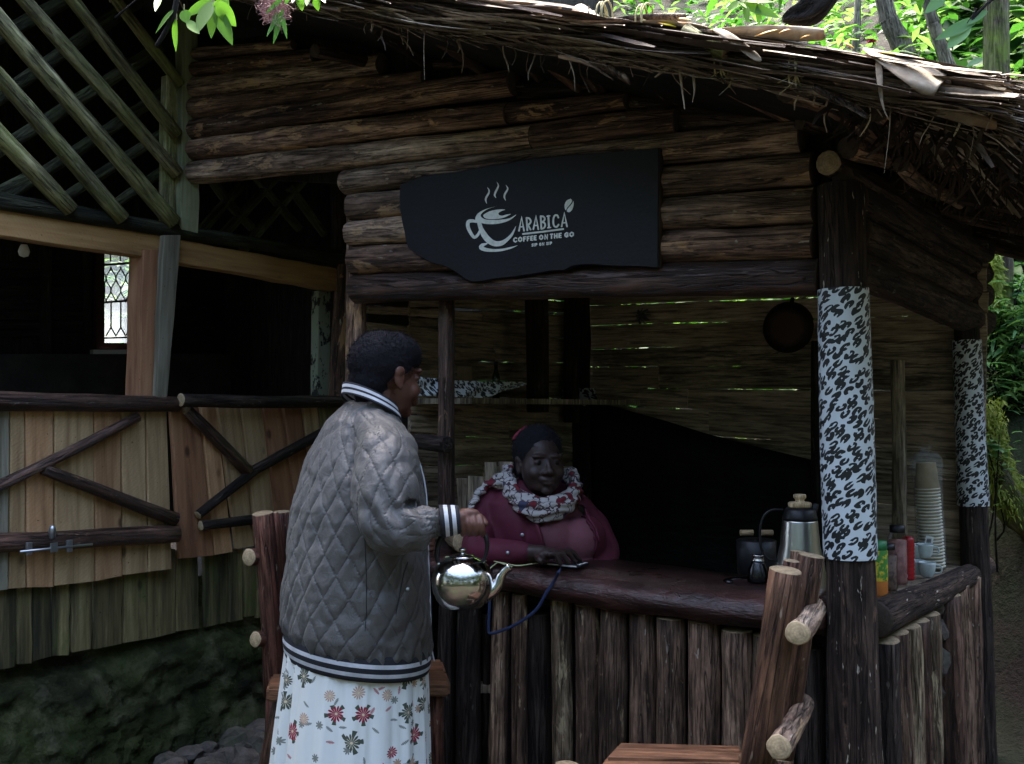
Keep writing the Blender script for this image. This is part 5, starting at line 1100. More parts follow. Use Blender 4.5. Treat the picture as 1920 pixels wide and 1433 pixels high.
# ================================================================ PEOPLE
from mathutils.bvhtree import BVHTree
class Clay:
    """closed pieces that a voxel remesh melts into one surface (world coordinates)"""
    def __init__(s): s.bm = bmesh.new()
    def ell(s, c, r, M=None, sub=3):
        d = bmesh.ops.create_icosphere(s.bm, subdivisions=sub, radius=1)['verts']
        Mx = (M or Matrix.Identity(3)).to_3x3(); c = Vector(c)
        for v in d: v.co = c + Mx @ Vector((v.co.x * r[0], v.co.y * r[1], v.co.z * r[2]))
    def chain(s, pts, rad, seg=16, sm=5):
        P = catmull(pts, sm) if len(pts) > 2 else [Vector(p) for p in pts]; n = len(P); R_ = resample(rad, n) if n > 2 else list(rad)
        rows = []; up = Vector((0, 0, 1))
        for i, p in enumerate(P):
            t = (P[min(i + 1, n - 1)] - P[max(0, i - 1)]).normalized(); a = up - t * up.dot(t)
            if a.length < .05: a = Vector((1, 0, 0)) - t * t.x
            a.normalize(); b = t.cross(a); up = a
            rows.append([s.bm.verts.new(p + (a * math.cos(q) + b * math.sin(q)) * R_[i]) for q in [2 * math.pi * j / seg for j in range(seg)]])
        for i in range(n - 1):
            for j in range(seg): k = (j + 1) % seg; s.bm.faces.new((rows[i][j], rows[i][k], rows[i + 1][k], rows[i + 1][j]))
        s.bm.faces.new(rows[0][::-1]); s.bm.faces.new(rows[-1])
        for p, r in ((P[0], R_[0]), (P[-1], R_[-1])): s.ell(p, (r, r, r), sub=2)
    def loft(s, rings):
        R2 = [[s.bm.verts.new(p) for p in r] for r in rings]; k = len(rings[0])
        for i in range(len(R2) - 1):
            for j in range(k): q = (j + 1) % k; s.bm.faces.new((R2[i][j], R2[i][q], R2[i + 1][q], R2[i + 1][j]))
        s.bm.faces.new(R2[0][::-1]); s.bm.faces.new(R2[-1])
    def build(s, name, voxel, mats, parent, smooth_it=4, disp=None, cut=None, attr=None):
        bmesh.ops.recalc_face_normals(s.bm, faces=s.bm.faces[:])
        me = bpy.data.meshes.new('tmp'); s.bm.to_mesh(me); s.bm.free()
        ob = bpy.data.objects.new('tmp', me); COL.objects.link(ob)
        md = ob.modifiers.new('r', 'REMESH'); md.mode = 'VOXEL'; md.voxel_size = voxel; md.use_smooth_shade = True
        if smooth_it: m2 = ob.modifiers.new('s', 'SMOOTH'); m2.factor = .5; m2.iterations = smooth_it
        dg = bpy.context.evaluated_depsgraph_get(); dg.update(); me2 = bpy.data.meshes.new_from_object(ob.evaluated_get(dg)); me2.name = name
        bpy.data.objects.remove(ob); bpy.data.meshes.remove(me)
        n = len(me2.vertices); co = np.empty(n * 3); me2.vertices.foreach_get('co', co); co = co.reshape(-1, 3); no = np.empty(n * 3); me2.vertices.foreach_get('normal', no); no = no.reshape(-1, 3)
        if disp is not None:
            res = disp(co, no); d, a = res if isinstance(res, tuple) else (res, None)
            co = co + no * d[:, None]; me2.vertices.foreach_set('co', co.ravel())
            if a is not None:
                at_ = me2.attributes.new('tint', 'FLOAT', 'POINT'); at_.data.foreach_set('value', a.astype(np.float32))
        if cut is not None:
            kill = cut(co, no); bm = bmesh.new(); bm.from_mesh(me2); bm.verts.ensure_lookup_table(); bmesh.ops.delete(bm, geom=[bm.verts[i] for i in np.nonzero(kill)[0]], context='VERTS'); bm.to_mesh(me2); bm.free()
        me2.materials.clear(); me2.polygons.foreach_set('use_smooth', [True] * len(me2.polygons)); me2.update()
        return link(name, me2, None, parent, mats)
def bvh_of(ob):
    me = ob.data; return BVHTree.FromPolygons([v.co.copy() for v in me.vertices], [tuple(p.vertices) for p in me.polygons])
def hit(bvh, px, py, lift=.001):
    d = ray(px, py).normalized(); h = bvh.ray_cast(CAM, d)
    return (h[0] + h[1] * lift) if h[0] is not None else None
def skinmat(name, c, r=.5):
    m = NT(name); v = m.obj(False); nz = m.noise(v, 25, 5, .6); f = m.noise(v, 300, 2)
    return m.done(m.mix(nz, tuple(q * .75 for q in c), tuple(q * 1.2 for q in c)), r, f, .1, .001, spec=.4, **{'Subsurface Weight': .08, 'Subsurface Radius': (.01, .004, .002)})
M_['skin'] = skinmat('brown_skin', (.105, .045, .030)); M_['skin2'] = skinmat('deep_brown_skin', (.034, .019, .016), .52)
m = NT('short_black_hair'); v = m.obj(False); nz = m.noise(v, 160, 5, .8); M_['hair'] = m.done(m.mix(nz, (.006, .006, .008), (.022, .021, .027)), .9, nz, 1.0, .006, spec=.15)
def Hm(o, fwd):
    f = Vector(fwd).normalized(); l = Vector((0, 0, 1)).cross(f).normalized(); u = f.cross(l)
    M = Matrix((l, f, u)).transposed().to_4x4(); M.translation = o; return M
def add_head(cl, H, neck_to, plump=1.0, ear=1.0):
    R3 = H.to_3x3(); T = lambda x, y, z: H @ Vector((x, y, z))
    E = lambda c, r, sub=3: cl.ell(T(*c), r, R3, sub)
    E((0, -.015, .025), (.073, .090, .086), 4); E((0, .028, -.028), (.060 * plump, .058, .076), 4); E((0, .032, -.072), (.046 * plump, .045, .036)); E((0, .066, -.094), (.020, .017, .016))
    cl.chain([T(0, .078, .006), T(0, .089, -.014), T(0, .097, -.030)], [.007, .009, .0125]); 
    for s in (-1, 1):
        E((s * .0155, .089, -.035), (.0105, .011, .0085), 2); E((s * .034, .056, -.036), (.026 * plump, .026, .026)); E((s * .030, .071, .020), (.026, .012, .009))
        E((s * .031, .070, .000), (.015, .0125, .0095)); E((s * .075, -.008, -.008), (.007, .018 * ear, .030 * ear)); E((s * .079, -.010, .006), (.006, .016, .016)); E((s * .074, -.002, -.030), (.007, .009, .012), 2)
    E((0, .086, -.0575), (.026, .011, .0068)); E((0, .084, -.0690), (.023, .012, .0082)); E((0, .0795, -.056), (.032, .012, .014))
    cl.chain([T(0, -.02, -.05), T(0, -.03, -.11), Vector(neck_to)], [.050, .047, .052])
def head_disp(H, sc=1.0):
    Hi = np.array(H.inverted())
    pts = [((.031, .086, .0015), .011, -.0025), ((-.031, .086, .0015), .011, -.0025), ((.031, .088, -.0105), .006, -.0022), ((-.031, .088, -.0105), .006, -.0022), ((.031, .088, .0115), .006, -.002), ((-.031, .088, .0115), .006, -.002), ((0, .098, -.0640), .0035, -.003), ((.012, .097, -.0640), .0035, -.003), ((-.012, .097, -.0640), .0035, -.003), ((.024, .092, -.063), .005, -.003), ((-.024, .092, -.063), .005, -.003),
           ((.086, .0, -.004), .009, -.006), ((-.086, .0, -.004), .009, -.006), ((.084, .003, -.016), .007, -.004), ((-.084, .003, -.016), .007, -.004), ((.006, .108, -.043), .004, -.003), ((-.006, .108, -.043), .004, -.003)]
    def f(co, no):
        l = np.c_[co, np.ones(len(co))] @ Hi.T; d = np.zeros(len(co))
        for c, r, a in pts: d += a * np.exp(-(((l[:, :3] - np.array(c)) / r) ** 2).sum(1))
        return d
    return f
def vnoise(co, f, seed=0): return np.array([noise.noise(Vector((c[0] * f + seed, c[1] * f, c[2] * f))) for c in co])

# ---------------------------------------------------------------- woman in the grey jacket
Y0 = 2.75; AZ = R(35); FW = Vector((math.cos(AZ), math.sin(AZ), 0)); RT = Vector((math.sin(AZ), -math.cos(AZ), 0))
wc = at(668, 1300, Y0); w1 = root('person', 'standing woman seen from behind in grey quilted jacket and white flowered skirt', 'person', (wc.x, wc.y, 0))
def erow(y, xl, xr, af, as_, tilt=0, N=96, fn=None, grow=0, Yc=Y0, az=AZ, fw=None, rt=None):
    fw = fw or FW; rt = rt or RT
    c = at((xl + xr) / 2, y, Yc); half = (xr - xl) / 2 * Yc / F + grow
    k = half / math.sqrt((af * fw.x) ** 2 + (as_ * rt.x) ** 2); out = []
    for j in range(N):
        th = 2 * math.pi * j / N; q = k * (1 + (fn(th) if fn else 0)); p = fw * (math.cos(th) * af * q) + rt * (math.sin(th) * as_ * q)
        out.append(c + p + Vector((0, 0, -tilt * p.x)))
    return out
ROWS = [(1212, 540, 803, .19, .21), (1196, 531, 806, .19, .21), (1175, 527, 807, .19, .21), (1120, 528, 805, .185, .21), (1060, 535, 802, .18, .21), (1000, 543, 800, .175, .21), (940, 550, 799, .17, .21), (890, 560, 792, .155, .205), (850, 573, 781, .14, .20), (815, 590, 768, .125, .19), (790, 608, 755, .11, .165), (770, 632, 746, .085, .12), (752, 652, 738, .07, .08)]
jk = Clay(); jk.loft([erow(y, a, b, c, d, .13 * max(0, (y - 1000) / 200), 48) for (y, a, b, c, d) in ROWS])
sh = at(722, 826, 2.63); ARM = [at(706, 812, 2.66), at(724, 850, 2.585), at(722, 915, 2.53), at(730, 972, 2.50), at(760, 992, 2.485), at(798, 985, 2.48), at(836, 976, 2.485)]
ARMR = [.062, .082, .083, .076, .066, .050, .037]
jk.chain(ARM, ARMR, 24, 6)
lsh = Vector((-.49, 2.90, 1.26)); LARM = [lsh, Vector((-.47, 2.97, 1.10)), Vector((-.43, 3.0, .99)), Vector((-.33, 3.02, 1.0))]
jk.chain(LARM, [.07, .065, .055, .042], 16, 5)
armP = np.array([tuple(p) for p in catmull(ARM, 8)]); armR = np.array(resample(ARMR, len(armP)))
armL = np.r_[0, np.cumsum(np.linalg.norm(np.diff(armP, axis=0), axis=1))]
def quilt(co, no):
    n = len(co); d = np.zeros(n); tint = np.zeros(n); cx, cy = wc.x, wc.y
    th = np.arctan2((co[:, 0] - cx) * RT.x + (co[:, 1] - cy) * RT.y, (co[:, 0] - cx) * FW.x + (co[:, 1] - cy) * FW.y)
    D = np.linalg.norm(co[:, None, :] - armP[None], axis=2); i = D.argmin(1); dist = D[np.arange(n), i]
    isarm = (dist < armR[i] * 1.12) & (i > 6)
    rel = co - armP[i]; u_t = th * .2; v_t = co[:, 2]
    tg = np.gradient(armP, axis=0); tg /= np.linalg.norm(tg, axis=1)[:, None]; sd = np.cross(tg, np.array([0, -1, 0])); sd /= np.linalg.norm(sd, axis=1)[:, None]; a2 = np.arctan2((rel * sd[i]).sum(1), -rel[:, 1]); u_a = a2 * .08; v_a = armL[i] + (rel * tg[i]).sum(1)
    u = np.where(isarm, u_a, u_t) + .010 * vnoise(co, 7, 3); v = np.where(isarm, v_a, v_t) + .010 * vnoise(co, 6, 9)
    A, B = .066, .108
    s1 = np.abs(np.sin(np.pi * (u / A + v / B))); s2 = np.abs(np.sin(np.pi * (u / A - v / B)))
    q = np.minimum(s1, s2); puff = np.clip(q / .55, 0, 1) ** .5
    amp = np.where(isarm, .0036 * (1 - .75 * np.clip((i - 26) / 8, 0, 1))  , .0040) * (1 - .5 * np.clip((co[:, 2] - 1.24) / .1, 0, 1))
    w = .0065 * vnoise(co * np.array([1, 1, .5]), 10, 1) - .0050 * (1 - np.abs(vnoise(co * np.array([1, 1, .7]), 13, 5)) * 3).clip(0, 1) + .0022 * vnoise(co, 40, 8)
    # crumpled forearm and gathered hem
    el = np.exp(-(((co - np.array(tuple(at(762, 975, 2.46)))) / .09) ** 2).sum(1)); w += el * .007 * np.sin(co[:, 0] * 95 + co[:, 2] * 60 + 4 * vnoise(co, 7, 2))
    fl = np.clip((i - 36) / 8, 0, 1) * isarm; w += fl * (.0025 * np.sin(v_a * 130 + a2 * 1.5 + 2 * vnoise(co, 9, 7)) - .004)
    hem = np.clip((.80 - co[:, 2]) / .06, 0, 1) * ~isarm; w += hem * .006 * np.sin(th * 34 + 2 * vnoise(co, 9, 4))
    # armhole crease
    shd = np.abs(dist - armR[i] * 1.13) < .006
    return amp * puff + w - .004 * shd, 1 - np.clip(q / .10, 0, 1)
m = NT('grey_quilted_nylon'); t_ = m.n('Attribute', out=2, attribute_name='tint'); v = m.obj(False); nz = m.noise(v, 38, 7, .65, .6); n2 = m.noise(v, 5, 4); n3 = m.noise(m.scale3(v, (1, 1, .45)), 75, 4, .6, 1.2)
col = m.mix(n2, (.064, .062, .060), (.108, .105, .100)); col = m.mix(m.math('MULTIPLY', t_, .6), col, (.035, .036, .040))  # quilting creases darkened in the colour as painted shading
M_['nylon'] = m.done(col, .5, m.math('ADD', m.math('ADD', nz, m.math('MULTIPLY', n3, .5)), m.math('MULTIPLY', t_, -.5)), .55, .006, spec=.5, **{'Sheen Weight': .05})
jacket = jk.build('jacket', .0040, M_['nylon'], w1, 4, quilt)
M_['knitblack'] = plain('black_rib_knit', (.014, .015, .020), .8); M_['knitwhite'] = plain('white_rib_knit', (.55, .57, .60), .8)
jb = bvh_of(jacket)
def striped(name, rings_f, bands, parent, thick=.003):
    """rings_f(f)->ring of points ; bands=[(f0,f1,mat 0 black/1 white)]"""
    rings = []; mi = []
    for (a, b, c) in bands:
        rings.append(rings_f(a)); rings.append(rings_f((a + b) / 2)); mi += [c, c]
    rings.append(rings_f(bands[-1][1]))
    return ringloft(name, rings, [M_['knitblack'], M_['knitwhite']], parent, mi=mi, thick=thick)
BW = [(0, .30, 0), (.30, .46, 1), (.46, .66, 0), (.66, .82, 1), (.82, 1.0, 0)]
def hemring(f): y = lerp(1192, 1238, f); return erow(y, 534, 806, .19, .21, .13, 120, grow=-.002 + .006 * math.sin(f * math.pi), fn=lambda th: .004 * math.sin(th * 60))
striped('waistband', hemring, BW, w1)
# collar
nk = at(697, 742, 2.75)
def colring(f):
    c = at(lerp(697, 694, f), lerp(768, 742, f), 2.74); out = []
    for j in range(64):
        th = 2 * math.pi * j / 64; p = FW * math.cos(th) * lerp(.078, .070, f) + RT * math.sin(th) * lerp(.088, .072, f)
        out.append(c + p + Vector((0, 0, -.52 * p.dot(FW))))
    return out
striped('collar', colring, [(0, .18, 0), (.18, .42, 1), (.42, .60, 0), (.60, .84, 1), (.84, 1, 0)], w1)
# cuff
c0, c1 = at(825, 978, 2.485), at(862, 974, 2.49); Mc = frame(c0, c1 - c0)
def cuffring(f): return [Mc @ Vector((math.cos(t) * lerp(.0410, .0350, f), math.sin(t) * lerp(.0410, .0350, f), (c1 - c0).length * f)) for t in np.linspace(0, 2 * math.pi, 41)[:-1]]
striped('cuff', cuffring, [(0, .22, 0), (.22, .42, 1), (.42, .60, 0), (.60, .80, 1), (.80, 1, 0)], w1)
def drawn(name, pxs, r, mat, lift=.0008):
    P = []
    for a, b in zip(pxs, pxs[1:]):
        for k in range(7):
            h = hit(jb, lerp(a[0], b[0], k / 7), lerp(a[1], b[1], k / 7), lift)
            if h is not None: P.append(h)
    if len(P) > 3: return tube(name, P, r, mat, w1, seg=6, caps=False)
tube('zip_piping', catmull([at(772, 838, 2.80), at(783, 858, 2.80), at(793, 890, 2.80), at(799, 925, 2.80), at(801, 960, 2.80), at(803, 1040, 2.80), at(806, 1120, 2.80), at(808, 1190, 2.80), at(809, 1215, 2.80), at(814, 1240, 2.80)], 5), .0024, M_['knitwhite'], w1, seg=8)
drawn('pocket_seam', [(742, 1152), (750, 1110), (757, 1075), (766, 1050)], .0014, M_['knitblack'])
drawn('side_seam', [(684, 1010), (687, 1080), (687, 1150), (684, 1190)], .0012, M_['knitblack'], .0)
for (x, y) in [(764, 1105)]:
    h = hit(jb, x, y, .002)
    if h is not None: tube('snap_button', [h, h + (CAM - h).normalized() * .002], [.0055, .004], M_['galv'], w1, seg=12)
# skirt with flower print
def skirt_ring(f):
    y = lerp(1205, 1600, f); xl = lerp(541, 498, f); xr = lerp(800, 806, f)
    def pl(th):
        s = 0
        for (c, w, a) in PLE: dd = (th - c + math.pi) % (2 * math.pi) - math.pi; s += a * math.exp(-(dd / w) ** 2)
        return s * (.35 + .65 * min(1, f * 2.2)) + .004 * math.sin(th * 47 + f * 3)
    return erow(y, xl, xr, .18, .185, .10 * (1 - f), 220, fn=pl)
rp_ = random.Random(4); PLE = []
for k in range(34): c = k * 2 * math.pi / 34 + rp_.uniform(-.05, .05); PLE += [(c, rp_.uniform(.035, .075), rp_.uniform(.015, .06) * (1.0 if k % 2 else -.7))]
for c in (R(-145), R(-162), R(178)): PLE.append((c, .05, -.10)); PLE.append((c + .12, .06, .05))
m = NT('white_flowered_cotton'); uv = m.n('TexCoord', out=2); wob = m.n('TexNoise', {'Vector': uv, 'Scale': 45, 'Detail': 2}, out=1)
uvw = m.vec('ADD', uv, m.vec('SCALE', m.vec('SUBTRACT', wob, (.5, .5, .5)), .004))
def cellnode(sc, off, rn=.75):
    p = m.n('Mapping', {'Vector': uvw, 'Scale': (sc, sc, 1), 'Location': (off, off * 1.7, 0)}); vo = m.t.nodes.new('ShaderNodeTexVoronoi'); vo.voronoi_dimensions = '2D'; m.t.links.new(p, vo.inputs['Vector']); vo.inputs['Scale'].default_value = 1; vo.inputs['Randomness'].default_value = rn
    df = m.vec('SUBTRACT', p, vo.outputs[2]); sx = m.t.nodes.new('ShaderNodeSeparateXYZ'); m.t.links.new(df, sx.inputs[0]); cc = m.t.nodes.new('ShaderNodeSeparateColor'); m.t.links.new(vo.outputs[1], cc.inputs[0])
    return sx.outputs[0], sx.outputs[1], vo.outputs[0], cc.outputs
col = (.74, .77, .74); M1 = m.math
X, Y_, d, cc = cellnode(13.5, 3.1); ang = M1('ARCTAN2', Y_, X)
pet = M1('ABSOLUTE', M1('SINE', M1('ADD', M1('MULTIPLY', ang, 6.5), M1('MULTIPLY', cc[0], 6))))
R_ = M1('ADD', .20, M1('MULTIPLY', cc[1], .14)); rim = M1('MULTIPLY', R_, M1('ADD', .55, M1('MULTIPLY', pet, .45)))
mask = M1('LESS_THAN', d, rim); on = M1('GREATER_THAN', cc[2], .16)
rel = M1('DIVIDE', d, R_)
redc = m.mix(m.ramp(pet, [(.25, 1.0), (.5, 0.0)]), (.27, .020, .045), (.66, .46, .42)); beige = m.mix(m.ramp(pet, [(.3, 1.0), (.55, 0.0)]), (.50, .33, .24), (.80, .74, .62)); grn = m.mix(m.ramp(pet, [(.3, 1.0), (.55, 0.0)]), (.075, .085, .065), (.62, .60, .48))
fc = m.mix(M1('GREATER_THAN', cc[0], .48), redc, m.mix(M1('GREATER_THAN', cc[0], .74), beige, grn)); fc = m.mix(M1('LESS_THAN', rel, .16), fc, (.70, .58, .38))
# leaves round the flower
lx = M1('ABSOLUTE', M1('SINE', M1('ADD', M1('MULTIPLY', ang, 2.5), M1('MULTIPLY', cc[1], 9)))); leafm = M1('MULTIPLY', M1('MULTIPLY', M1('GREATER_THAN', lx, .86), M1('LESS_THAN', rel, 1.35)), M1('GREATER_THAN', cc[1], .35))
col = m.mix(M1('MULTIPLY', leafm, on), col, (.065, .085, .06))
X2, Y2, d2, c2_ = cellnode(21, 7.7, .9); a2 = M1('MULTIPLY', c2_[0], 6.28); u2 = M1('ADD', M1('MULTIPLY', X2, M1('COSINE', a2)), M1('MULTIPLY', Y2, M1('SINE', a2))); v2 = M1('SUBTRACT', M1('MULTIPLY', Y2, M1('COSINE', a2)), M1('MULTIPLY', X2, M1('SINE', a2)))
el = M1('ADD', M1('POWER', M1('DIVIDE', M1('ABSOLUTE', u2), .22), 2), M1('POWER', M1('DIVIDE', M1('ABSOLUTE', v2), M1('ADD', .025, M1('MULTIPLY', M1('ABSOLUTE', M1('SINE', M1('MULTIPLY', u2, 40))), .06))), 2))
small = M1('MULTIPLY', M1('LESS_THAN', el, 1), M1('GREATER_THAN', c2_[1], .45)); col = m.mix(m.math('MULTIPLY', small, .85), col, m.mix(M1('GREATER_THAN', c2_[2], .7), (.13, .16, .13), (.38, .10, .10)))
X3, Y3, d3, c3 = cellnode(15, 1.3, .9); an3 = M1('ARCTAN2', Y3, X3); p3 = M1('ABSOLUTE', M1('SINE', M1('MULTIPLY', an3, 4))); m3 = M1('MULTIPLY', M1('LESS_THAN', d3, M1('ADD', .07, M1('MULTIPLY', p3, .10))), M1('GREATER_THAN', c3[0], .55))
col = m.mix(m3, col, m.mix(M1('GREATER_THAN', c3[1], .5), (.42, .29, .20), (.20, .22, .19)))
col = m.mix(M1('MULTIPLY', mask, on), col, fc)
wv = m.noise(m.scale3(uv, (4, 1, 1)), 5, 4)
M_['skirt'] = m.done(col, .8, wv, .3, .01, spec=.2)
rings = [skirt_ring(i / 26) for i in range(27)]
ringloft('skirt', rings, M_['skirt'], w1, uvs=lambda i, j: (j / 220 * 1.25, -(i / 26) * .57), thick=.002)
# body: head, neck, hand, torso core, legs
HH = Hm(at(727, 704, 2.765), Vector((math.cos(R(38)), math.sin(R(38)), -.10)))
b = Clay(); add_head(b, HH, at(697, 778, 2.76), .94, .9)
b.loft([erow(y, a + 26, c - 26, d * .8, e * .8, 0, 32) for (y, a, c, d, e) in ROWS[1:11]]); b.chain([at(697, 778, 2.76), at(690, 800, 2.76)], [.055, .07])
b.chain([ARM[0], ARM[1], ARM[2], ARM[3], ARM[4], ARM[5], at(845, 976, 2.487), at(866, 972, 2.49)], [.045, .048, .046, .042, .038, .032, .025, .023], 16, 4)
hy = 2.50
def P(x, y, dy=0): return at(x, y, hy + dy)
b.ell(P(880, 963, -.010), (.026, .013, .013)); b.ell(P(871, 969, -.006), (.020, .017, .021))
for k, (x, r) in enumerate([(865, .0068), (877.5, .0073), (890, .0075), (903, .0070)]):
    b.chain([P(x - 3, 966 + k * 1.5, -.016), P(x, 980 + k, -.027), P(x + 2, 994, -.026)], [r * 1.15, r * 1.05, r], 12, 4); b.chain([P(x + 2, 994, -.026), P(x + 3, 1002, -.012), P(x + 2, 1001, .006)], [r, r * .95, r * .9], 12, 4)
b.chain([P(868, 962, .012), P(886, 964, .020), P(902, 972, .018), P(910, 982, .008)], [.012, .0105, .0095, .0085], 12, 4)
b.chain(LARM + [Vector((-.29, 3.01, 1.0))], [.045, .042, .035, .026, .022]); b.ell((-.27, 3.0, 1.0), (.035, .02, .028))
for k in range(4): b.chain([Vector((-.26, 3.0 - .012, .985 + k * .014)), Vector((-.235, 2.995, .985 + k * .014)), Vector((-.235, 3.02, .985 + k * .014))], [.0085, .008, .0075], 10, 3)
for s, off in ((1, RT * .09), (-1, RT * -.09)):
    h0 = Vector((wc.x, wc.y, .82)) + off; b.chain([h0, h0 + Vector((0, 0, -.40)) - FW * .0, Vector((h0.x, h0.y, .09)) - FW * .02], [.085, .055, .040], 16, 4); b.chain([Vector((h0.x, h0.y, .06)) - FW * .03, Vector((h0.x, h0.y, .045)) + FW * .12], [.035, .028])
body1 = b.build('body', .0027, M_['skin'], w1, 2, head_disp(HH))
for s in (1, -1):
    h0 = Vector((wc.x, wc.y, 0)) + RT * .09 * s; c = Clay(); c.chain([h0 + Vector((0, 0, .045)) - FW * .04, h0 + Vector((0, 0, .04)) + FW * .08, h0 + Vector((0, 0, .035)) + FW * .15], [.042, .042, .034], 16, 3); c.build('shoe', .006, M_['blackpl'], w1, 2, lambda co, no: np.where(co[:, 2] < .008, -0.0, 0.0))
def hairshell(H, pieces, name, parent, tufts, mat='hair', seed=3, L=.006):
    c = Clay(); R3 = H.to_3x3()
    for cc_, r in pieces: c.ell(H @ Vector(cc_), r, R3, 4)
    ob = c.build(name, .005, M_[mat], parent, 2, lambda co, no: .0022 * vnoise(co, 70) + .0018 * vnoise(co, 130, 4))
    rr = random.Random(seed); st = Strands(); me = ob.data; nv = len(me.vertices)
    for k in range(tufts):
        v = me.vertices[rr.randrange(nv)]; d = v.normal * L + Vector((rr.gauss(0, 1), rr.gauss(0, 1), rr.gauss(0, 1))) * L * .5; p = v.co - v.normal * .001
        st.strip([p, p + d * .6, p + d + Vector((rr.gauss(0, 1), rr.gauss(0, 1), rr.gauss(0, 1))) * L * .35], .0011, Vector((rr.gauss(0, 1), rr.gauss(0, 1), rr.gauss(0, 1))), .5)
    o2 = st.build('hair_curls', M_[mat], ob); o2['kind'] = 'stuff'; return ob
hairshell(HH, [((0, -.0235, .034), (.0800, .0925, .0850)), ((0, -.052, -.014), (.062, .055, .062)), ((0, -.050, -.055), (.047, .038, .044)), ((0, .010, .058), (.074, .078, .062))], 'hair', w1, 9000, L=.0042)

# ---------------------------------------------------------------- seated woman
SYc = 3.52; F2 = Vector((math.sin(R(14)), -math.cos(R(14)), 0)); R2_ = Vector((-F2.y * -1, F2.x, 0)); R2_ = Vector((F2.y, -F2.x, 0))
s0_ = at(1020, 1050, SYc); w2 = root('person', 'woman seated inside the kiosk in maroon jacket and patterned scarf, hand on phone', 'person', (s0_.x, s0_.y + .1, 0))
SROW = [(1250, 900, 1140, .16, .20, 3.66), (1130, 905, 1138, .155, .20, 3.62), (1075, 902, 1135, .155, .20, 3.58), (1030, 905, 1132, .155, .20, 3.55), (995, 906, 1128, .155, .20, 3.54), (965, 905, 1118, .14, .20, 3.53), (940, 908, 1106, .12, .195, 3.53), (922, 925, 1090, .10, .16, 3.53), (905, 955, 1065, .08, .10, 3.53), (893, 975, 1045, .06, .065, 3.53)]
def srings(g=0): return [erow(y, a + 9, b_ - 13, c, d, 0, 48, grow=g, Yc=yy, fw=F2, rt=R2_) for (y, a, b_, c, d, yy) in SROW]
RA = [at(922, 938, 3.53), at(900, 975, 3.50), at(892, 1015, 3.42), at(905, 1034, 3.36), at(950, 1036, 3.30), at(985, 1036, 3.26)]; RR = [.052, .060, .058, .052, .044, .036]
LA_ = [at(1084, 948, 3.53), at(1112, 988, 3.54), at(1132, 1030, 3.50), at(1125, 1062, 3.44), at(1100, 1085, 3.40)]; LR = [.048, .054, .052, .046, .042]
def seat_arm(cl, k=1.0, fr=0):
    cl.chain(RA, [r * k for r in RR], 20, 5); cl.chain(LA_, [r * k for r in LR], 20, 5)
def sbust(cl, g=0):
    cl.ell(at(1035, 1008, 3.42), (.085 + g, .065 + g, .075 + g)); cl.ell(at(1088, 1012, 3.43), (.080 + g, .065 + g, .075 + g)); cl.ell(at(1060, 1075, 3.46), (.14 + g, .10 + g, .10 + g))
OP = [(1000, 950), (1005, 970), (1012, 985), (1018, 1003), (1022, 1022), (1024, 1085), (1104, 1085), (1112, 1050), (1116, 1019), (1112, 997), (1098, 978), (1094, 950)]
def inpoly(x, y, P):
    c = np.zeros(len(x), bool); j = len(P) - 1
    for i in range(len(P)):
        (xi, yi), (xj, yj) = P[i], P[j]; cond = ((yi > y) != (yj > y)) & (x < (xj - xi) * (y - yi) / (yj - yi + 1e-9) + xi); c ^= cond; j = i
    return c
def topx(co):
    c, s = math.cos(PITCH), math.sin(PITCH); Yc = co[:, 1] * c + (co[:, 2] - CAMZ) * s; Z = -co[:, 1] * s + (co[:, 2] - CAMZ) * c
    return CX + F * co[:, 0] / Yc, CY - F * Z / Yc
jk = Clay(); jk.loft(srings(.008)); seat_arm(jk); sbust(jk, .010)
def folds(co, no): return .004 * vnoise(co, 14, 2) + .006 * vnoise(co * np.array([1, 1, .5]), 9, 6) + .003 * np.sin(co[:, 0] * 90 + 6 * vnoise(co, 8)) * np.exp(-((co[:, 2] - .98) / .08) ** 2)
M_['maroon'] = plain('maroon_cloth', (.088, .008, .024), .75, sc=9); M_['mauve'] = plain('dusty_mauve_jersey', (.190, .062, .080), .8, sc=9)
def opencut(co, no): x, y = topx(co); return inpoly(x, y, OP) & (co[:, 1] < 3.56) & (no[:, 1] < .2)
j2 = jk.build('jacket', .007, M_['maroon'], w2, 4, folds, opencut); md = j2.modifiers.new('t', 'SOLIDIFY'); md.thickness = .004; md.offset = -1
shp_ = Clay(); shp_.loft(srings(-.006)); sbust(shp_, .0); shp_.build('shirt', .008, M_['mauve'], w2, 5, lambda co, no: .003 * vnoise(co, 10, 3))
sb = bvh_of(j2)
def lapel(pxs, r, nm='jacket_edge', mat='maroon'):
    P_ = [hit(sb, x, y, .004) for x, y in pxs]; P_ = [p for p in P_ if p is not None]
    if len(P_) > 2: tube(nm, catmull(P_, 3), r, M_[mat], w2, seg=8)
lapel([(997, 955), (1001, 972), (1008, 987), (1014, 1003), (1018, 1022)], .006); lapel([(1098, 955), (1103, 972), (1116, 992), (1121, 1015)], .006)
for (x, y) in [(979, 1003), (953, 1037)]:
    h = hit(sb, x, y, .003)
    if h is not None: tube('button', [h, h + (CAM - h).normalized() * .003], [.0065, .005], M_['galv'], w2, seg=12)
H2 = Hm(at(1012, 866, 3.46), Vector((math.sin(R(19)), -math.cos(R(19)), .02)))
b = Clay(); add_head(b, H2, at(1012, 915, 3.53), 1.22, .95)
b.loft(srings(-.03)[0:9]); seat_arm(b, .72)
b.chain([RA[-1], at(1003, 1037, 3.245), at(1018, 1037, 3.23)], [.030, .026, .025])
b.ell(at(1030, 1038, 3.215), (.036, .030, .018), Matrix.Rotation(R(-18), 3, 'Z')); zt_ = ctop(1060) + .012
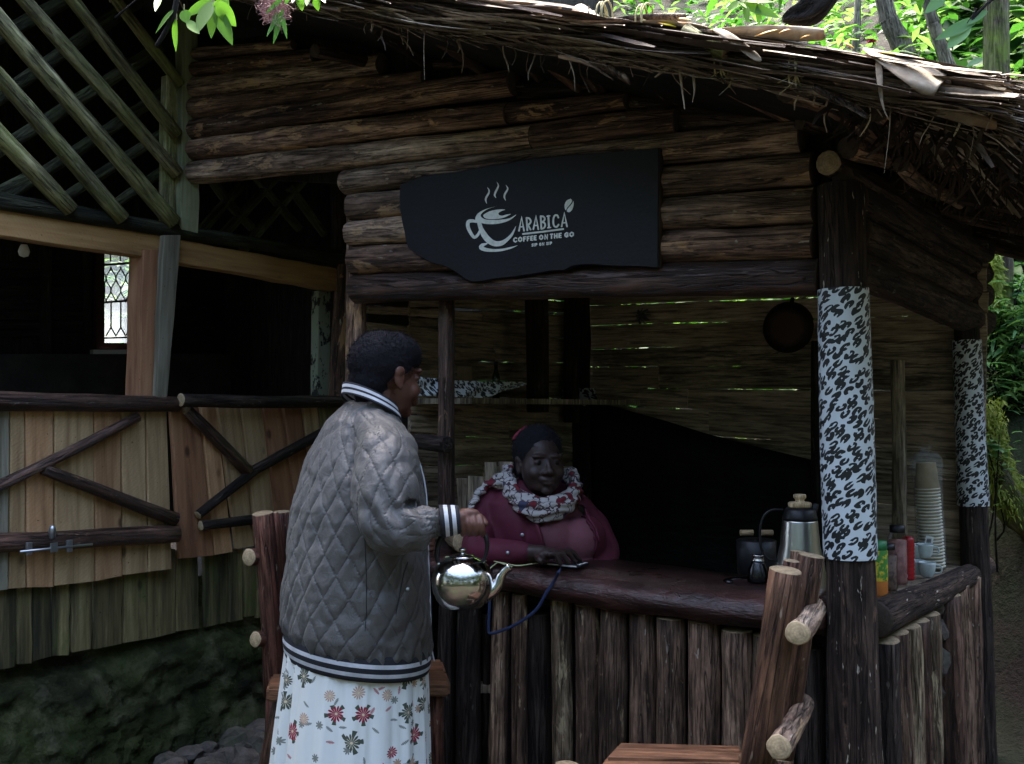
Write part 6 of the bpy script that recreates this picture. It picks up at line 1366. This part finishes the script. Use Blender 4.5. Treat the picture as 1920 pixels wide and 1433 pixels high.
def tp(x, y, dz=.016): p = onp(x, y, Vector((0, 0, ctop(x) + dz)), Vector((0, 0, 1))); return p
kn = [at(1030, 1040, 3.175), at(1041, 1038, 3.185), at(1050, 1036, 3.20), at(1056, 1035, 3.22)]; tips = [tp(1051, 1057), tp(1066, 1056), tp(1078, 1053.5), tp(1088, 1051)]
for a, t in zip(kn, tips):
    mdp = (a + t) / 2 + Vector((0, 0, .014)); b.chain([a, mdp, t], [.0098, .0090, .0078], 12, 5)
b.chain([at(1008, 1044, 3.215), at(1014, 1052, 3.17), tp(1022, 1055, .014)], [.012, .0105, .009], 12, 4)
for s in (-1, 1):
    h0 = Vector((s0_.x + .09 * s, 3.62, .56)); b.chain([h0, h0 + Vector((.02, -.12, .0)), Vector((h0.x + .02, h0.y - .10, .09))], [.085, .062, .045], 16, 4); b.chain([Vector((h0.x + .02, h0.y - .10, .05)), Vector((h0.x + .03, h0.y - .22, .04))], [.036, .028])
b.build('body', .0036, M_['skin2'], w2, 2, head_disp(H2))
m = NT('eye_white'); M_['eyew'] = m.done((.06, .052, .05), .6, spec=.1); m = NT('eye_dark'); M_['eyed'] = m.done((.008, .006, .005), .5, spec=.1)
for s in (-1, 1):
    c = H2 @ Vector((s * .031, .0695, -.0012)); lathe('eye', [(.0115 * math.sin(a), -.0115 * math.cos(a)) for a in np.linspace(.02, math.pi - .02, 17)], c, [M_['eyew'], M_['eyed']], w2, seg=20, axis=H2.to_3x3() @ Vector((.0, 1, 0)), mi=[0] * 12 + [1] * 5)
m = NT('dark_lips'); M_['lips'] = m.done((.085, .035, .034), .4)
hairshell(H2, [((0, -.028, .040), (.0835, .094, .086)), ((0, -.05, -.01), (.074, .06, .07))], 'hair', w2, 3500, seed=9)
M_['redband'] = plain('crimson_band', (.22, .012, .03), .7); 
tube('hair_band', [H2 @ Vector((-.088 * math.cos(a), -.045, .035 + .086 * math.sin(a))) for a in np.linspace(.5, 1.25, 10)], .007, M_['redband'], w2, seg=8)
m = NT('patterned_scarf_cloth'); v = m.obj(False); w_ = m.n('TexNoise', {'Vector': v, 'Scale': 30, 'Detail': 4}, out=1); vv = m.vec('ADD', v, m.vec('SCALE', m.vec('SUBTRACT', w_, (.5, .5, .5)), .06))
e_ = m.n('TexVoronoi', {'Vector': vv, 'Scale': 30}, out=0, feature='DISTANCE_TO_EDGE'); cl_ = m.n('SeparateColor', {0: m.n('TexVoronoi', {'Vector': vv, 'Scale': 30}, out=1)}, out=0)
col = m.mix(m.math('GREATER_THAN', cl_, .78), (.40, .385, .37), (.13, .012, .020)); col = m.mix(m.math('LESS_THAN', cl_, .07), col, (.04, .045, .09)); col = m.mix(m.ramp(e_, [(.03, 1.0), (.08, 0.0)]), col, (.05, .025, .03))
M_['scarf'] = m.done(col, .8, m.noise(v, 40, 4), .4, .004)
sc = Clay(); LP = [at(952, 893, 3.53), at(957, 918, 3.47), at(975, 940, 3.41), at(1003, 955, 3.37), at(1035, 955, 3.37), at(1062, 943, 3.41), at(1078, 922, 3.47), at(1072, 900, 3.55), at(1040, 885, 3.62), at(1000, 880, 3.63), at(965, 882, 3.60), at(952, 893, 3.53)]
sc.chain(LP, [.024, .026, .031, .034, .033, .031, .028, .025, .024, .024, .024, .024], 18, 6)
for dz, k in ((.024, .60), (-.021, .6)): sc.chain([p + Vector((0, .012 if dz > 0 else -.004, dz)) for p in LP[:8]], [.022 * k + .006] * 8, 12, 6)
sc.chain([at(950, 900, 3.50), at(928, 903, 3.49), at(908, 913, 3.49), at(894, 930, 3.47), at(884, 950, 3.45), at(879, 966, 3.44)], [.022, .020, .014, .012, .014, .008], 12, 5)
sc.build('scarf', .005, M_['scarf'], w2, 3, lambda co, no: .005 * vnoise(co, 26, 1) + .004 * np.sin(co[:, 2] * 210 + 5 * vnoise(co, 12)))
# her chair inside the kiosk
ch = root('wooden_chair', 'dim plank-backed wooden chair the seated woman is sitting on', 'chair', (s0_.x, 3.70, 0))
for (x0, x1, y) in [(857, 876, 895), (877, 908, 893), (910, 934, 868), (935, 962, 866)]:
    board('back_plank', [at(x0, y, 3.78), at(x1, y, 3.78), at(x1, 1120, 3.78), at(x0, 1120, 3.78)], .018, M_['intplank'], ch, n=4)
for x in (-.02, .24):
    logp('leg', (x - .03, 3.82, 0), (x - .03, 3.82, .98), .02, .02, [M_['intplank'], M_['cutdark']], ch); logp('leg', (x, 3.45, 0), (x, 3.45, .45), .02, .02, [M_['intplank'], M_['cutdark']], ch)
box('seat', (.10, 3.64, .455), (.44, .42, .03), M_['intplank'], ch, bev=.005)
# ================================================================ VEGETATION
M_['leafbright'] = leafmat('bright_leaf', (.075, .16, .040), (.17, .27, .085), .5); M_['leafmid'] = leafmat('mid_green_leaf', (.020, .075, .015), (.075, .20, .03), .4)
M_['leafdark'] = leafmat('dark_leaf', (.010, .035, .012), (.035, .09, .025), .25); M_['leafnear'] = leafmat('twig_leaf', (.045, .12, .012), (.085, .19, .028), .35); M_['leafdull'] = leafmat('dull_clearing_leaf', (.030, .050, .022), (.065, .095, .045), .2); M_['leafpale'] = leafmat('pale_broad_leaf', (.06, .15, .06), (.13, .26, .11), .4)  # clearing leaves dulled to cut the green cast they bounce
M_['moss'] = wood('mossy_bark', (.05, .04, .028), (.14, .12, .08), (.30, .27, .20), moss=(.13, .20, .025), moss_lo=.40, rough=.95, bs=1.0)
M_['palebark'] = wood('pale_lichen_bark', (.07, .06, .045), (.19, .165, .13), (.36, .33, .28), patch=(.45, .44, .38), patch_lo=.62, moss=(.12, .15, .05), moss_lo=.6, rough=.9)
M_['darkbark'] = wood('rotten_dark_bark', (.003, .0025, .002), (.008, .0065, .005), (.022, .018, .015), rough=.9, bs=1.0)
def leafgeo(base, d, nrm, L, W, droop=.25, n=4, fold=.25):
    """one leaf: base point, direction, normal; returns verts (3 per row)"""
    d = d.normalized(); x = d.cross(nrm); x = x.normalized() if x.length > 1e-5 else Vector((1, 0, 0)); up = x.cross(d)
    rows = []
    for i in range(n + 1):
        f = i / n; w = W * .5 * (math.sin(math.pi * min(1, f * .93 + .07)) ** .8) * (1.1 - .35 * f)
        p = base + d * (L * f) - Vector((0, 0, 1)) * (L * droop * f * f)
        if i == n: w = 0
        rows += [p - x * w + up * w * fold, p, p + x * w + up * w * fold]
    return rows
def single_leaf(name, parent, b, t, W, mat, nrm=Vector((0, -1, .35)), tint=.6, n=8):
    d = t - b; rows = leafgeo(b, d, nrm, d.length, W, 0.0, n, .22); o = b
    vs = [p - o for p in rows]; fs = []
    for i in range(n):
        for k in (0, 1): a = i * 3 + k; fs.append((a, a + 1, a + 4, a + 3))
    me = mesh(name, vs, fs); at_ = me.attributes.new('tint', 'FLOAT', 'POINT'); at_.data.foreach_set('value', [tint + (.15 if i % 3 == 1 else 0) for i in range(len(vs))])
    return link(name, me, Matrix.Translation(o), parent, mat)
def leafmass(name, items, mat, lab=None, cat=None, parent=None, kind='stuff', n=3):
    """items: (base, dir, nrm, L, W, tint, droop)"""
    V = []; Fc = []; T = []
    for (b, d, nr, L, W, ti, dr) in items:
        o = len(V); V += leafgeo(b, d, nr, L, W, dr, n); T += [ti] * (3 * (n + 1))
        for i in range(n):
            for k in (0, 1): a = o + i * 3 + k; Fc.append((a, a + 1, a + 4, a + 3))
    me = mesh(name, V, Fc); at_ = me.attributes.new('tint', 'FLOAT', 'POINT'); at_.data.foreach_set('value', T)
    ob = link(name, me, None, parent, mat)
    if kind: ob['kind'] = kind
    if lab: tag(ob, lab, cat)
    return ob
r8 = random.Random(8)
def rv(s=1): return Vector((r8.gauss(0, s), r8.gauss(0, s), r8.gauss(0, s)))
# overhanging leafy twigs (near the lens)
TB = [
 ('leafy twig with bright narrow leaves hanging at the top left before the lattice', 1.95, [(335, -30), (331, 5), (320, 42), (293, 88)], 5.5, 'darkbark',
  [((325, 22), (291, 64), 26), ((331, 38), (330, 98), 24), ((345, 20), (352, 45), 20), ((352, 40), (374, 64), 16), ((398, 3), (371, 62), 30), ((400, 12), (396, 73), 19), ((402, 14), (436, 86), 27), ((402, 4), (443, 50), 30), ((398, 0), (345, 32), 20), ((300, -10), (291, 22), 12), ((410, -10), (430, 12), 22)]),
 ('small green leaves peeking in at the top beside the pink flower tuft', 1.95, [(560, -30), (562, -5), (580, -8)], 2.5, 'darkbark', [((561, -6), (567, 21), 14), ((592, -5), (597, 21), 14), ((578, -8), (575, 12), 10), ((556, -8), (548, 6), 9), ((600, -8), (610, 6), 10)]),
 ('bright green leaflets hanging above the thatch in the middle', 3.1, [(1372, -30), (1384, 2), (1392, 10)], 3, 'darkbark', [((1392, 8), (1462, 34), 22), ((1420, 12), (1424, 48), 11), ((1398, 10), (1402, 44), 12), ((1390, 2), (1452, 4), 20), ((1384, 2), (1366, 22), 14), ((1388, 0), (1400, -14), 10), ((1376, -2), (1400, 16), 14)]),
 ('pale broad leaves of an overhanging plant at the top right', 4.6, [(1900, -30), (1850, 8), (1815, 45), (1830, 20)], 2.5, 'darkbark', [((1772, -8), (1733, 26), 20), ((1832, 36), (1752, 76), 22), ((1817, 48), (1776, 93), 26), ((1850, 20), (1812, 48), 14), ((1850, 0), (1812, -8), 14), ((1842, 110), (1812, 125), 12)]),
]
for lab, Y, stem, r, bm_, leaves in TB:
    base = at(*stem[0], Y); t_ = root('leafy_branch', lab, 'branch', base)
    tube('stem', catmull([at(x, y, Y) for x, y in stem], 5), [r * Y / F, r * Y / F, r * Y / F * .7], M_[bm_], t_, seg=10, rough=.15)
    for (b, e, w) in leaves:
        mt = 'leafpale' if Y > 4 else 'leafnear'
        single_leaf('leaf', t_, at(*b, Y + r8.uniform(-.02, .02)), at(*e, Y + r8.uniform(-.05, .03)), w * Y / F * 1.15, M_[mt], Vector((r8.uniform(-.4, .4), -1, r8.uniform(.1, .9))), r8.uniform(.35, 1))
        tube('leaf_stalk', [at(*b, Y), at(b[0] + (395 - b[0]) * .0, b[1] - 12, Y)], .0012, M_['cord'], t_, seg=5, caps=False)
t_ = root('flower_tuft', 'dry pinkish flower tuft with drooping grey-green leaves hanging at the top', 'flowers', at(515, -20, 1.95))
M_['pinkdry'] = plain('dry_pink_stems', (.30, .17, .16), .8)
for k in range(90):
    x = r8.uniform(492, 538); y0 = r8.uniform(-12, 28); a = at(x, y0, 1.95 + r8.uniform(-.02, .02)); d = Vector((r8.gauss(0, .5), r8.gauss(0, .3), -1)) * r8.uniform(.012, .03)
    if k % 3 == 0: tube('flower_stem', [a, a + d * .5 + Vector((.002, 0, 0)), a + d, a + d + Vector((r8.uniform(-.008, .008), 0, r8.uniform(-.004, .004)))], .0006, M_['pinkdry'], t_, seg=4, caps=False)
st = Strands()
for k in range(900):
    x = r8.gauss(515, 13); y0 = r8.uniform(-10, 50 - abs(x - 518) * .8); a = at(x, y0, 1.95 + r8.uniform(-.03, .03)); d = rv(.006); st.strip([a, a + d, a + d + rv(.004)], .0009, Vector((0, -1, 0)), .5)
ob = st.build('florets', M_['pinkdry'], t_); ob['kind'] = 'stuff'
for (b, e, w) in [((530, 18), (512, 84), 12), ((520, 22), (508, 60), 10), ((532, -5), (498, 26), 10), ((528, 25), (538, 74), 9), ((514, 40), (500, 70), 8), ((535, 8), (545, -8), 12)]: single_leaf('leaf', t_, at(*b, 1.93), at(*e, 1.92), w * 1.95 / F, M_['leafmid'], Vector((r8.uniform(-.4, .4), -1, .5)), r8.uniform(.4, 1))
b_ = tube('dark_branch', catmull([at(1590, -90, 2.3), at(1560, -40, 2.3), at(1535, 0, 2.3), at(1508, 26, 2.3), at(1482, 33, 2.3), at(1468, 36, 2.3)], 5), [.040, .042, .038, .034, .026, .016, .008], [M_['darkbark'], M_['darkbark']], None, seg=18, rough=.5, knots=8)
tag(b_, 'thick rotten dark branch stub hanging down above the thatch', 'branch')
tag(tube('dry_twig', catmull([at(262, -5, 1.9), at(238, 15, 1.9), at(216, 34, 1.9)], 4), [.0022, .0016, .003], M_['darkbark'], None, seg=6), 'thin dark twig hanging at the top left before the lattice', 'twig')
# background trunks
def tree(lab, px, r, mt, crown=None, grp='trees on the slope behind the kiosk', nleaf=500, cr=1.4):
    top = at(*px[0]); bot = at(*px[-1]); base = Vector((bot.x, bot.y, hgt(bot.x, bot.y)))
    pts = [at(*p) for p in px]; 
    if pts[-1].z > base.z: pts.append(base - Vector((0, 0, .1)))
    up = (pts[0] - pts[1]).normalized(); pts = [pts[0] + up * 2.2] + pts
    t_ = root('forest_tree', lab, 'tree', base, grp); rr = [q * px[0][2] / F for q in r]
    tube('trunk', catmull(pts, 7), [rr[0] * .6] + rr, [M_[mt], M_['cut']], t_, seg=18, rough=.12, knots=8)
    c0 = pts[0]
    for k in range(3): tube('limb', catmull([c0 - up * (.3 + .4 * k), c0 + Vector((r8.uniform(-.5, .5), r8.uniform(-.3, .3), .3)), c0 + Vector((r8.uniform(-1, 1), r8.uniform(-.6, .6), r8.uniform(.5, 1.2)))], 4), [rr[0] * .4, rr[0] * .3, rr[0] * .12], M_[mt], t_, seg=8, rough=.1)
    it = []
    for k in range(nleaf):
        c = c0 + Vector((0, 0, .9)) + Vector((r8.gauss(0, cr * .6), r8.gauss(0, cr * .6), r8.gauss(0, .45))); it.append((c, rv() + Vector((0, 0, -.4)), Vector((0, 0, 1)) + rv(.5), r8.uniform(.10, .22), r8.uniform(.04, .09), r8.random(), .3))
    leafmass('crown', it, M_['leafmid'], parent=t_)
tree('leaning pale trunk, thickest of those behind the thatch on the right', [(1655, -10, 8.5), (1668, 40, 8.5), (1690, 85, 8.5), (1712, 160, 8.5)], [16, 17, 20, 24], 'palebark')
tree('short pale trunk crossing behind the thickest leaning one', [(1672, 40, 8.9), (1682, 95, 8.9), (1688, 160, 8.9)], [11, 13, 16], 'palebark', nleaf=200)
tree('leaning trunk second from the right behind the thatch', [(1735, -10, 7.6), (1752, 50, 7.6), (1772, 110, 7.6), (1795, 190, 7.6)], [11, 12, 14, 17], 'palebark')
tree('upright thin brownish trunk at the far right behind the thatch', [(1859, -10, 6.6), (1858, 70, 6.6), (1853, 140, 6.6), (1850, 240, 6.6)], [9, 10, 11, 13], 'palebark')
tree('faint far trunk seen low left of the leaning trunks', [(1608, 20, 11.5), (1606, 60, 11.5), (1603, 120, 11.5)], [7, 8, 10], 'palebark', nleaf=200)
tree('second upright trunk just behind the far right one', [(1874, 60, 7.4), (1874, 110, 7.4), (1872, 200, 7.4)], [9, 10, 11], 'palebark', nleaf=200)
tree('mossy trunk standing right of the kiosk beyond the back post', [(1868, 380, 5.6), (1868, 500, 5.6), (1871, 560, 5.6), (1886, 625, 5.6), (1900, 760, 5.6)], [28, 30, 25, 19, 16], 'moss', nleaf=0)
tree('dark mossy tree trunk far left behind the house', [(150, 0, 13), (150, 400, 13), (150, 700, 13)], [20, 22, 26], 'palebark', nleaf=500)
it = []  # loose leaf mass above the view, added to shade the bank
for k in range(1100):
    c = Vector((2.05, 6.1, 4.75)) + Vector((r8.gauss(0, .45), r8.gauss(0, .45), r8.gauss(0, .15))); it.append((c, rv(), Vector((0, 0, 1)) + rv(.3), .24, .11, r8.random(), .3))
leafmass('shade_leaves', it, M_['leafmid'], parent=bpy.data.objects['forest_tree'])
# moss clump on the trunk
it = []
for k in range(900):
    c = at(1868 + r8.gauss(0, 5), r8.choice([500, 520, 565, 580]) + r8.gauss(0, 12), 5.5 + r8.uniform(-.03, .02)); it.append((c, rv() + Vector((0, -.5, -.6)), Vector((0, -1, .5)), .035, .012, r8.random(), .3))
M_['mossleaf'] = leafmat('moss_frond', (.10, .15, .015), (.25, .30, .05), .3); leafmass('moss_clump', it, M_['mossleaf'], 'yellow-green moss clumps growing on the trunk right of the kiosk', 'moss', n=2)
# mossy root buttress sliding down beside the back post
rt = root('mossy_root', 'bright mossy tree root slanting down the bank right of the back post', 'root', at(1900, 1000, 4.9))
pts = catmull([at(1846, 770, 5.0), at(1856, 850, 4.95), at(1875, 915, 4.9), at(1915, 965, 4.85), at(1985, 1010, 4.8)], 8)
tube('bark', pts, [.035, .055, .075, .085, .1], [M_['moss'], M_['moss']], rt, seg=20, rough=.25, knots=8)
it = []
for k in range(2600):
    p = r8.choice(pts); c = p + Vector((r8.uniform(-.07, .07), -r8.uniform(.02, .07), r8.uniform(-.03, .075))); it.append((c, rv() + Vector((.2, -.4, -.8)), Vector((0, -1, .5)), .028, .008, r8.random(), .4))
leafmass('moss', it, M_['mossleaf'], parent=rt, n=2)
# ferny lanceolate plants on the bank, right
def bush(lab, cx, cy, Y, n, spread, L, W, mt, grp=None, name='leafy_bush', dirn=None, cat='bush'):
    c = at(cx, cy, Y); zg = hgt(c.x, c.y); t_ = root(name, lab, cat, (c.x, c.y, zg), grp); it = []
    for s_ in range(max(3, n // 14)):
        tip = c + Vector((r8.gauss(0, spread), r8.gauss(0, spread * .7), r8.gauss(0, spread * .8))); b = Vector((c.x + r8.uniform(-.1, .1), c.y + r8.uniform(0, .2), zg))
        if s_ < 14: tube('stem', catmull([b, (b + tip) / 2 + rv(.05), tip], 3), [.006, .004, .002], M_['darkbark'], t_, seg=5, caps=False)
        a0 = r8.random() * 6
        for k in range(14):
            a = a0 + k * 2.4; d = Vector((math.cos(a), math.sin(a) - .3, r8.uniform(-.1, .7))); it.append((tip + rv(.03) - Vector((0, 0, k * .012)), d, Vector((0, 0, 1)) + rv(.3), L * r8.uniform(.6, 1.1), W * r8.uniform(.7, 1.1), r8.random(), r8.uniform(.2, .6)))
    leafmass('foliage', it, M_[mt], parent=t_, n=4); return t_
bush('bright lance-leaved plant right of the back post, lower clump', 1875, 650, 5.5, 230, .15, .16, .028, 'leafpale', 'lance-leaved plants on the bank')
bush('bright lance-leaved plant right of the back post, upper right clump', 1925, 600, 5.5, 230, .16, .17, .03, 'leafpale', 'lance-leaved plants on the bank')
bush('lance-leaved plant on the bank near the frame edge, lowest clump', 1920, 690, 5.4, 160, .11, .14, .026, 'leafbright', 'lance-leaved plants on the bank')
bush('bright lance-leaved plant at the foot of the mossy trunk', 1852, 590, 5.5, 160, .14, .15, .03, 'leafbright', 'lance-leaved plants on the bank')
bush('broad-leaved plant at the upper right by the mossy trunk', 1915, 520, 6.0, 80, .10, .17, .07, 'leafmid')
bush('low round-leaved seedlings on the dark soil at the right edge', 1902, 895, 4.9, 28, .05, .05, .04, 'leafbright', name='seedling', cat='seedling')
bush('small pale leaves sprouting on the mossy root by the back post', 1850, 815, 4.85, 14, .05, .07, .035, 'leafpale', name='seedling', cat='seedling')
# hillside foliage
def hillfoliage(name, mat, N, L, W, lab, hmax, sel, seed, tlo=0, thi=1):
    r = random.Random(seed); it = []
    while len(it) < N:
        Y = r.uniform(5.2, 24) if r.random() < .75 else r.uniform(5.2, 11); X = r.uniform(-.75, .85) * Y
        if not sel(X, Y): continue
        zg = hgt(X, Y); c = Vector((X, Y, zg + r.random() ** 1.6 * hmax)); k = 5; a0 = r.random() * 6; sc = 1 + Y * .04
        ti = min(1, max(0, noise.noise(Vector((X * .8, Y * .8, c.z))) * 1.1 + .5 + r.gauss(0, .15)))
        for q in range(k):
            a = a0 + q * 1.26; d = Vector((math.cos(a), math.sin(a), r.uniform(-.2, .5)))
            it.append((c + Vector((r.gauss(0, .05), r.gauss(0, .05), r.gauss(0, .05))), d, Vector((0, -.3, 1)) + Vector((r.gauss(0, .3), r.gauss(0, .3), 0)), L * sc * r.uniform(.6, 1.2), W * sc * r.uniform(.7, 1.2), ti, r.uniform(.1, .5)))
    return leafmass(name, it, M_[mat], lab, 'undergrowth', n=2)
def free(X, Y):
    t = (Vector((X, Y, 0)) - KC).dot(KU); s = (Vector((X, Y, 0)) - KC).dot(KV); u = (Vector((X, Y, 0)) - LA).dot(LW); o = (Vector((X, Y, 0)) - LA).dot(LN)
    return not (-.7 < t < 3.3 and s < 2.75) and not (o > -2.75 and u < 2.4) and (hgt(X, Y) > .5) and not (X > 1.5 and Y < 6.3)
hillfoliage('hillside_shrubs', 'leafbright', 16000, .15, .055, 'bright sunlit leaves of the shrubs covering the slope', 1.5, free, 1)
hillfoliage('hillside_undergrowth', 'leafmid', 14000, .18, .07, 'mid green undergrowth leaves covering the slope', 1.1, free, 2)
hillfoliage('hillside_broadleaf', 'leafdark', 6000, .30, .14, 'dark broad leaves on the right of the slope', .9, lambda X, Y: free(X, Y) and X > .40 * Y, 3)
it = []
for k in range(60): it.append((at(1634 + r8.gauss(0, 3), 80 + r8.gauss(0, 4), 8.2), rv(), rv(), .04, .02, 1, 0))
M_['redflower'] = plain('crimson_flower', (.35, .02, .07), .6); leafmass('red_flower', it, M_['redflower'], 'single crimson flower head peeking over the thatch', 'flower', kind=None, n=2)
# trees standing round the clearing behind the photographer (seen in the kettle, shading the place)
CT = [(-7.5, -3.5, 'tree left of the clearing with its crown towards the house'), (-5.5, -6.5, 'tree at the back left of the clearing'), (-2.2, -8.2, 'tree straight behind the viewpoint, slightly left'), (1.4, -8.4, 'tree straight behind the viewpoint, slightly right'), (4.8, -7.0, 'tree at the back right of the clearing'), (7.6, -4.4, 'tree to the right of the clearing near the slope'), (9.0, -.8, 'tree at the far right beside the kiosk clearing'), (-9.0, .5, 'tree at the far left beyond the timber house')]
for i, (x, y, lab) in enumerate(CT):
    t_ = root('clearing_tree', lab, 'tree', (x, y, 0), 'trees around the clearing')
    tube('trunk', catmull([(x, y, -.1), (x + .2, y, 2.0), (x - .1, y + .1, 5.0)], 6), [.24, .18, .10], [M_['palebark'], M_['cut']], t_, seg=12, rough=.1); it = []
    for k in range(1700):
        c = Vector((x, y, 5.0)) + Vector((r8.gauss(0, 1.5), r8.gauss(0, 1.5), r8.gauss(0, 1.2))) if k % 5 < 3 else Vector((x + r8.gauss(0, 1.7), y + r8.gauss(0, .9), r8.uniform(.1, 3.2)))
        it.append((c, rv(), Vector((0, 0, 1)) + rv(.5), .55, .3, r8.random(), .3))
    leafmass('crown', it, M_['leafdull'], parent=t_, n=2)
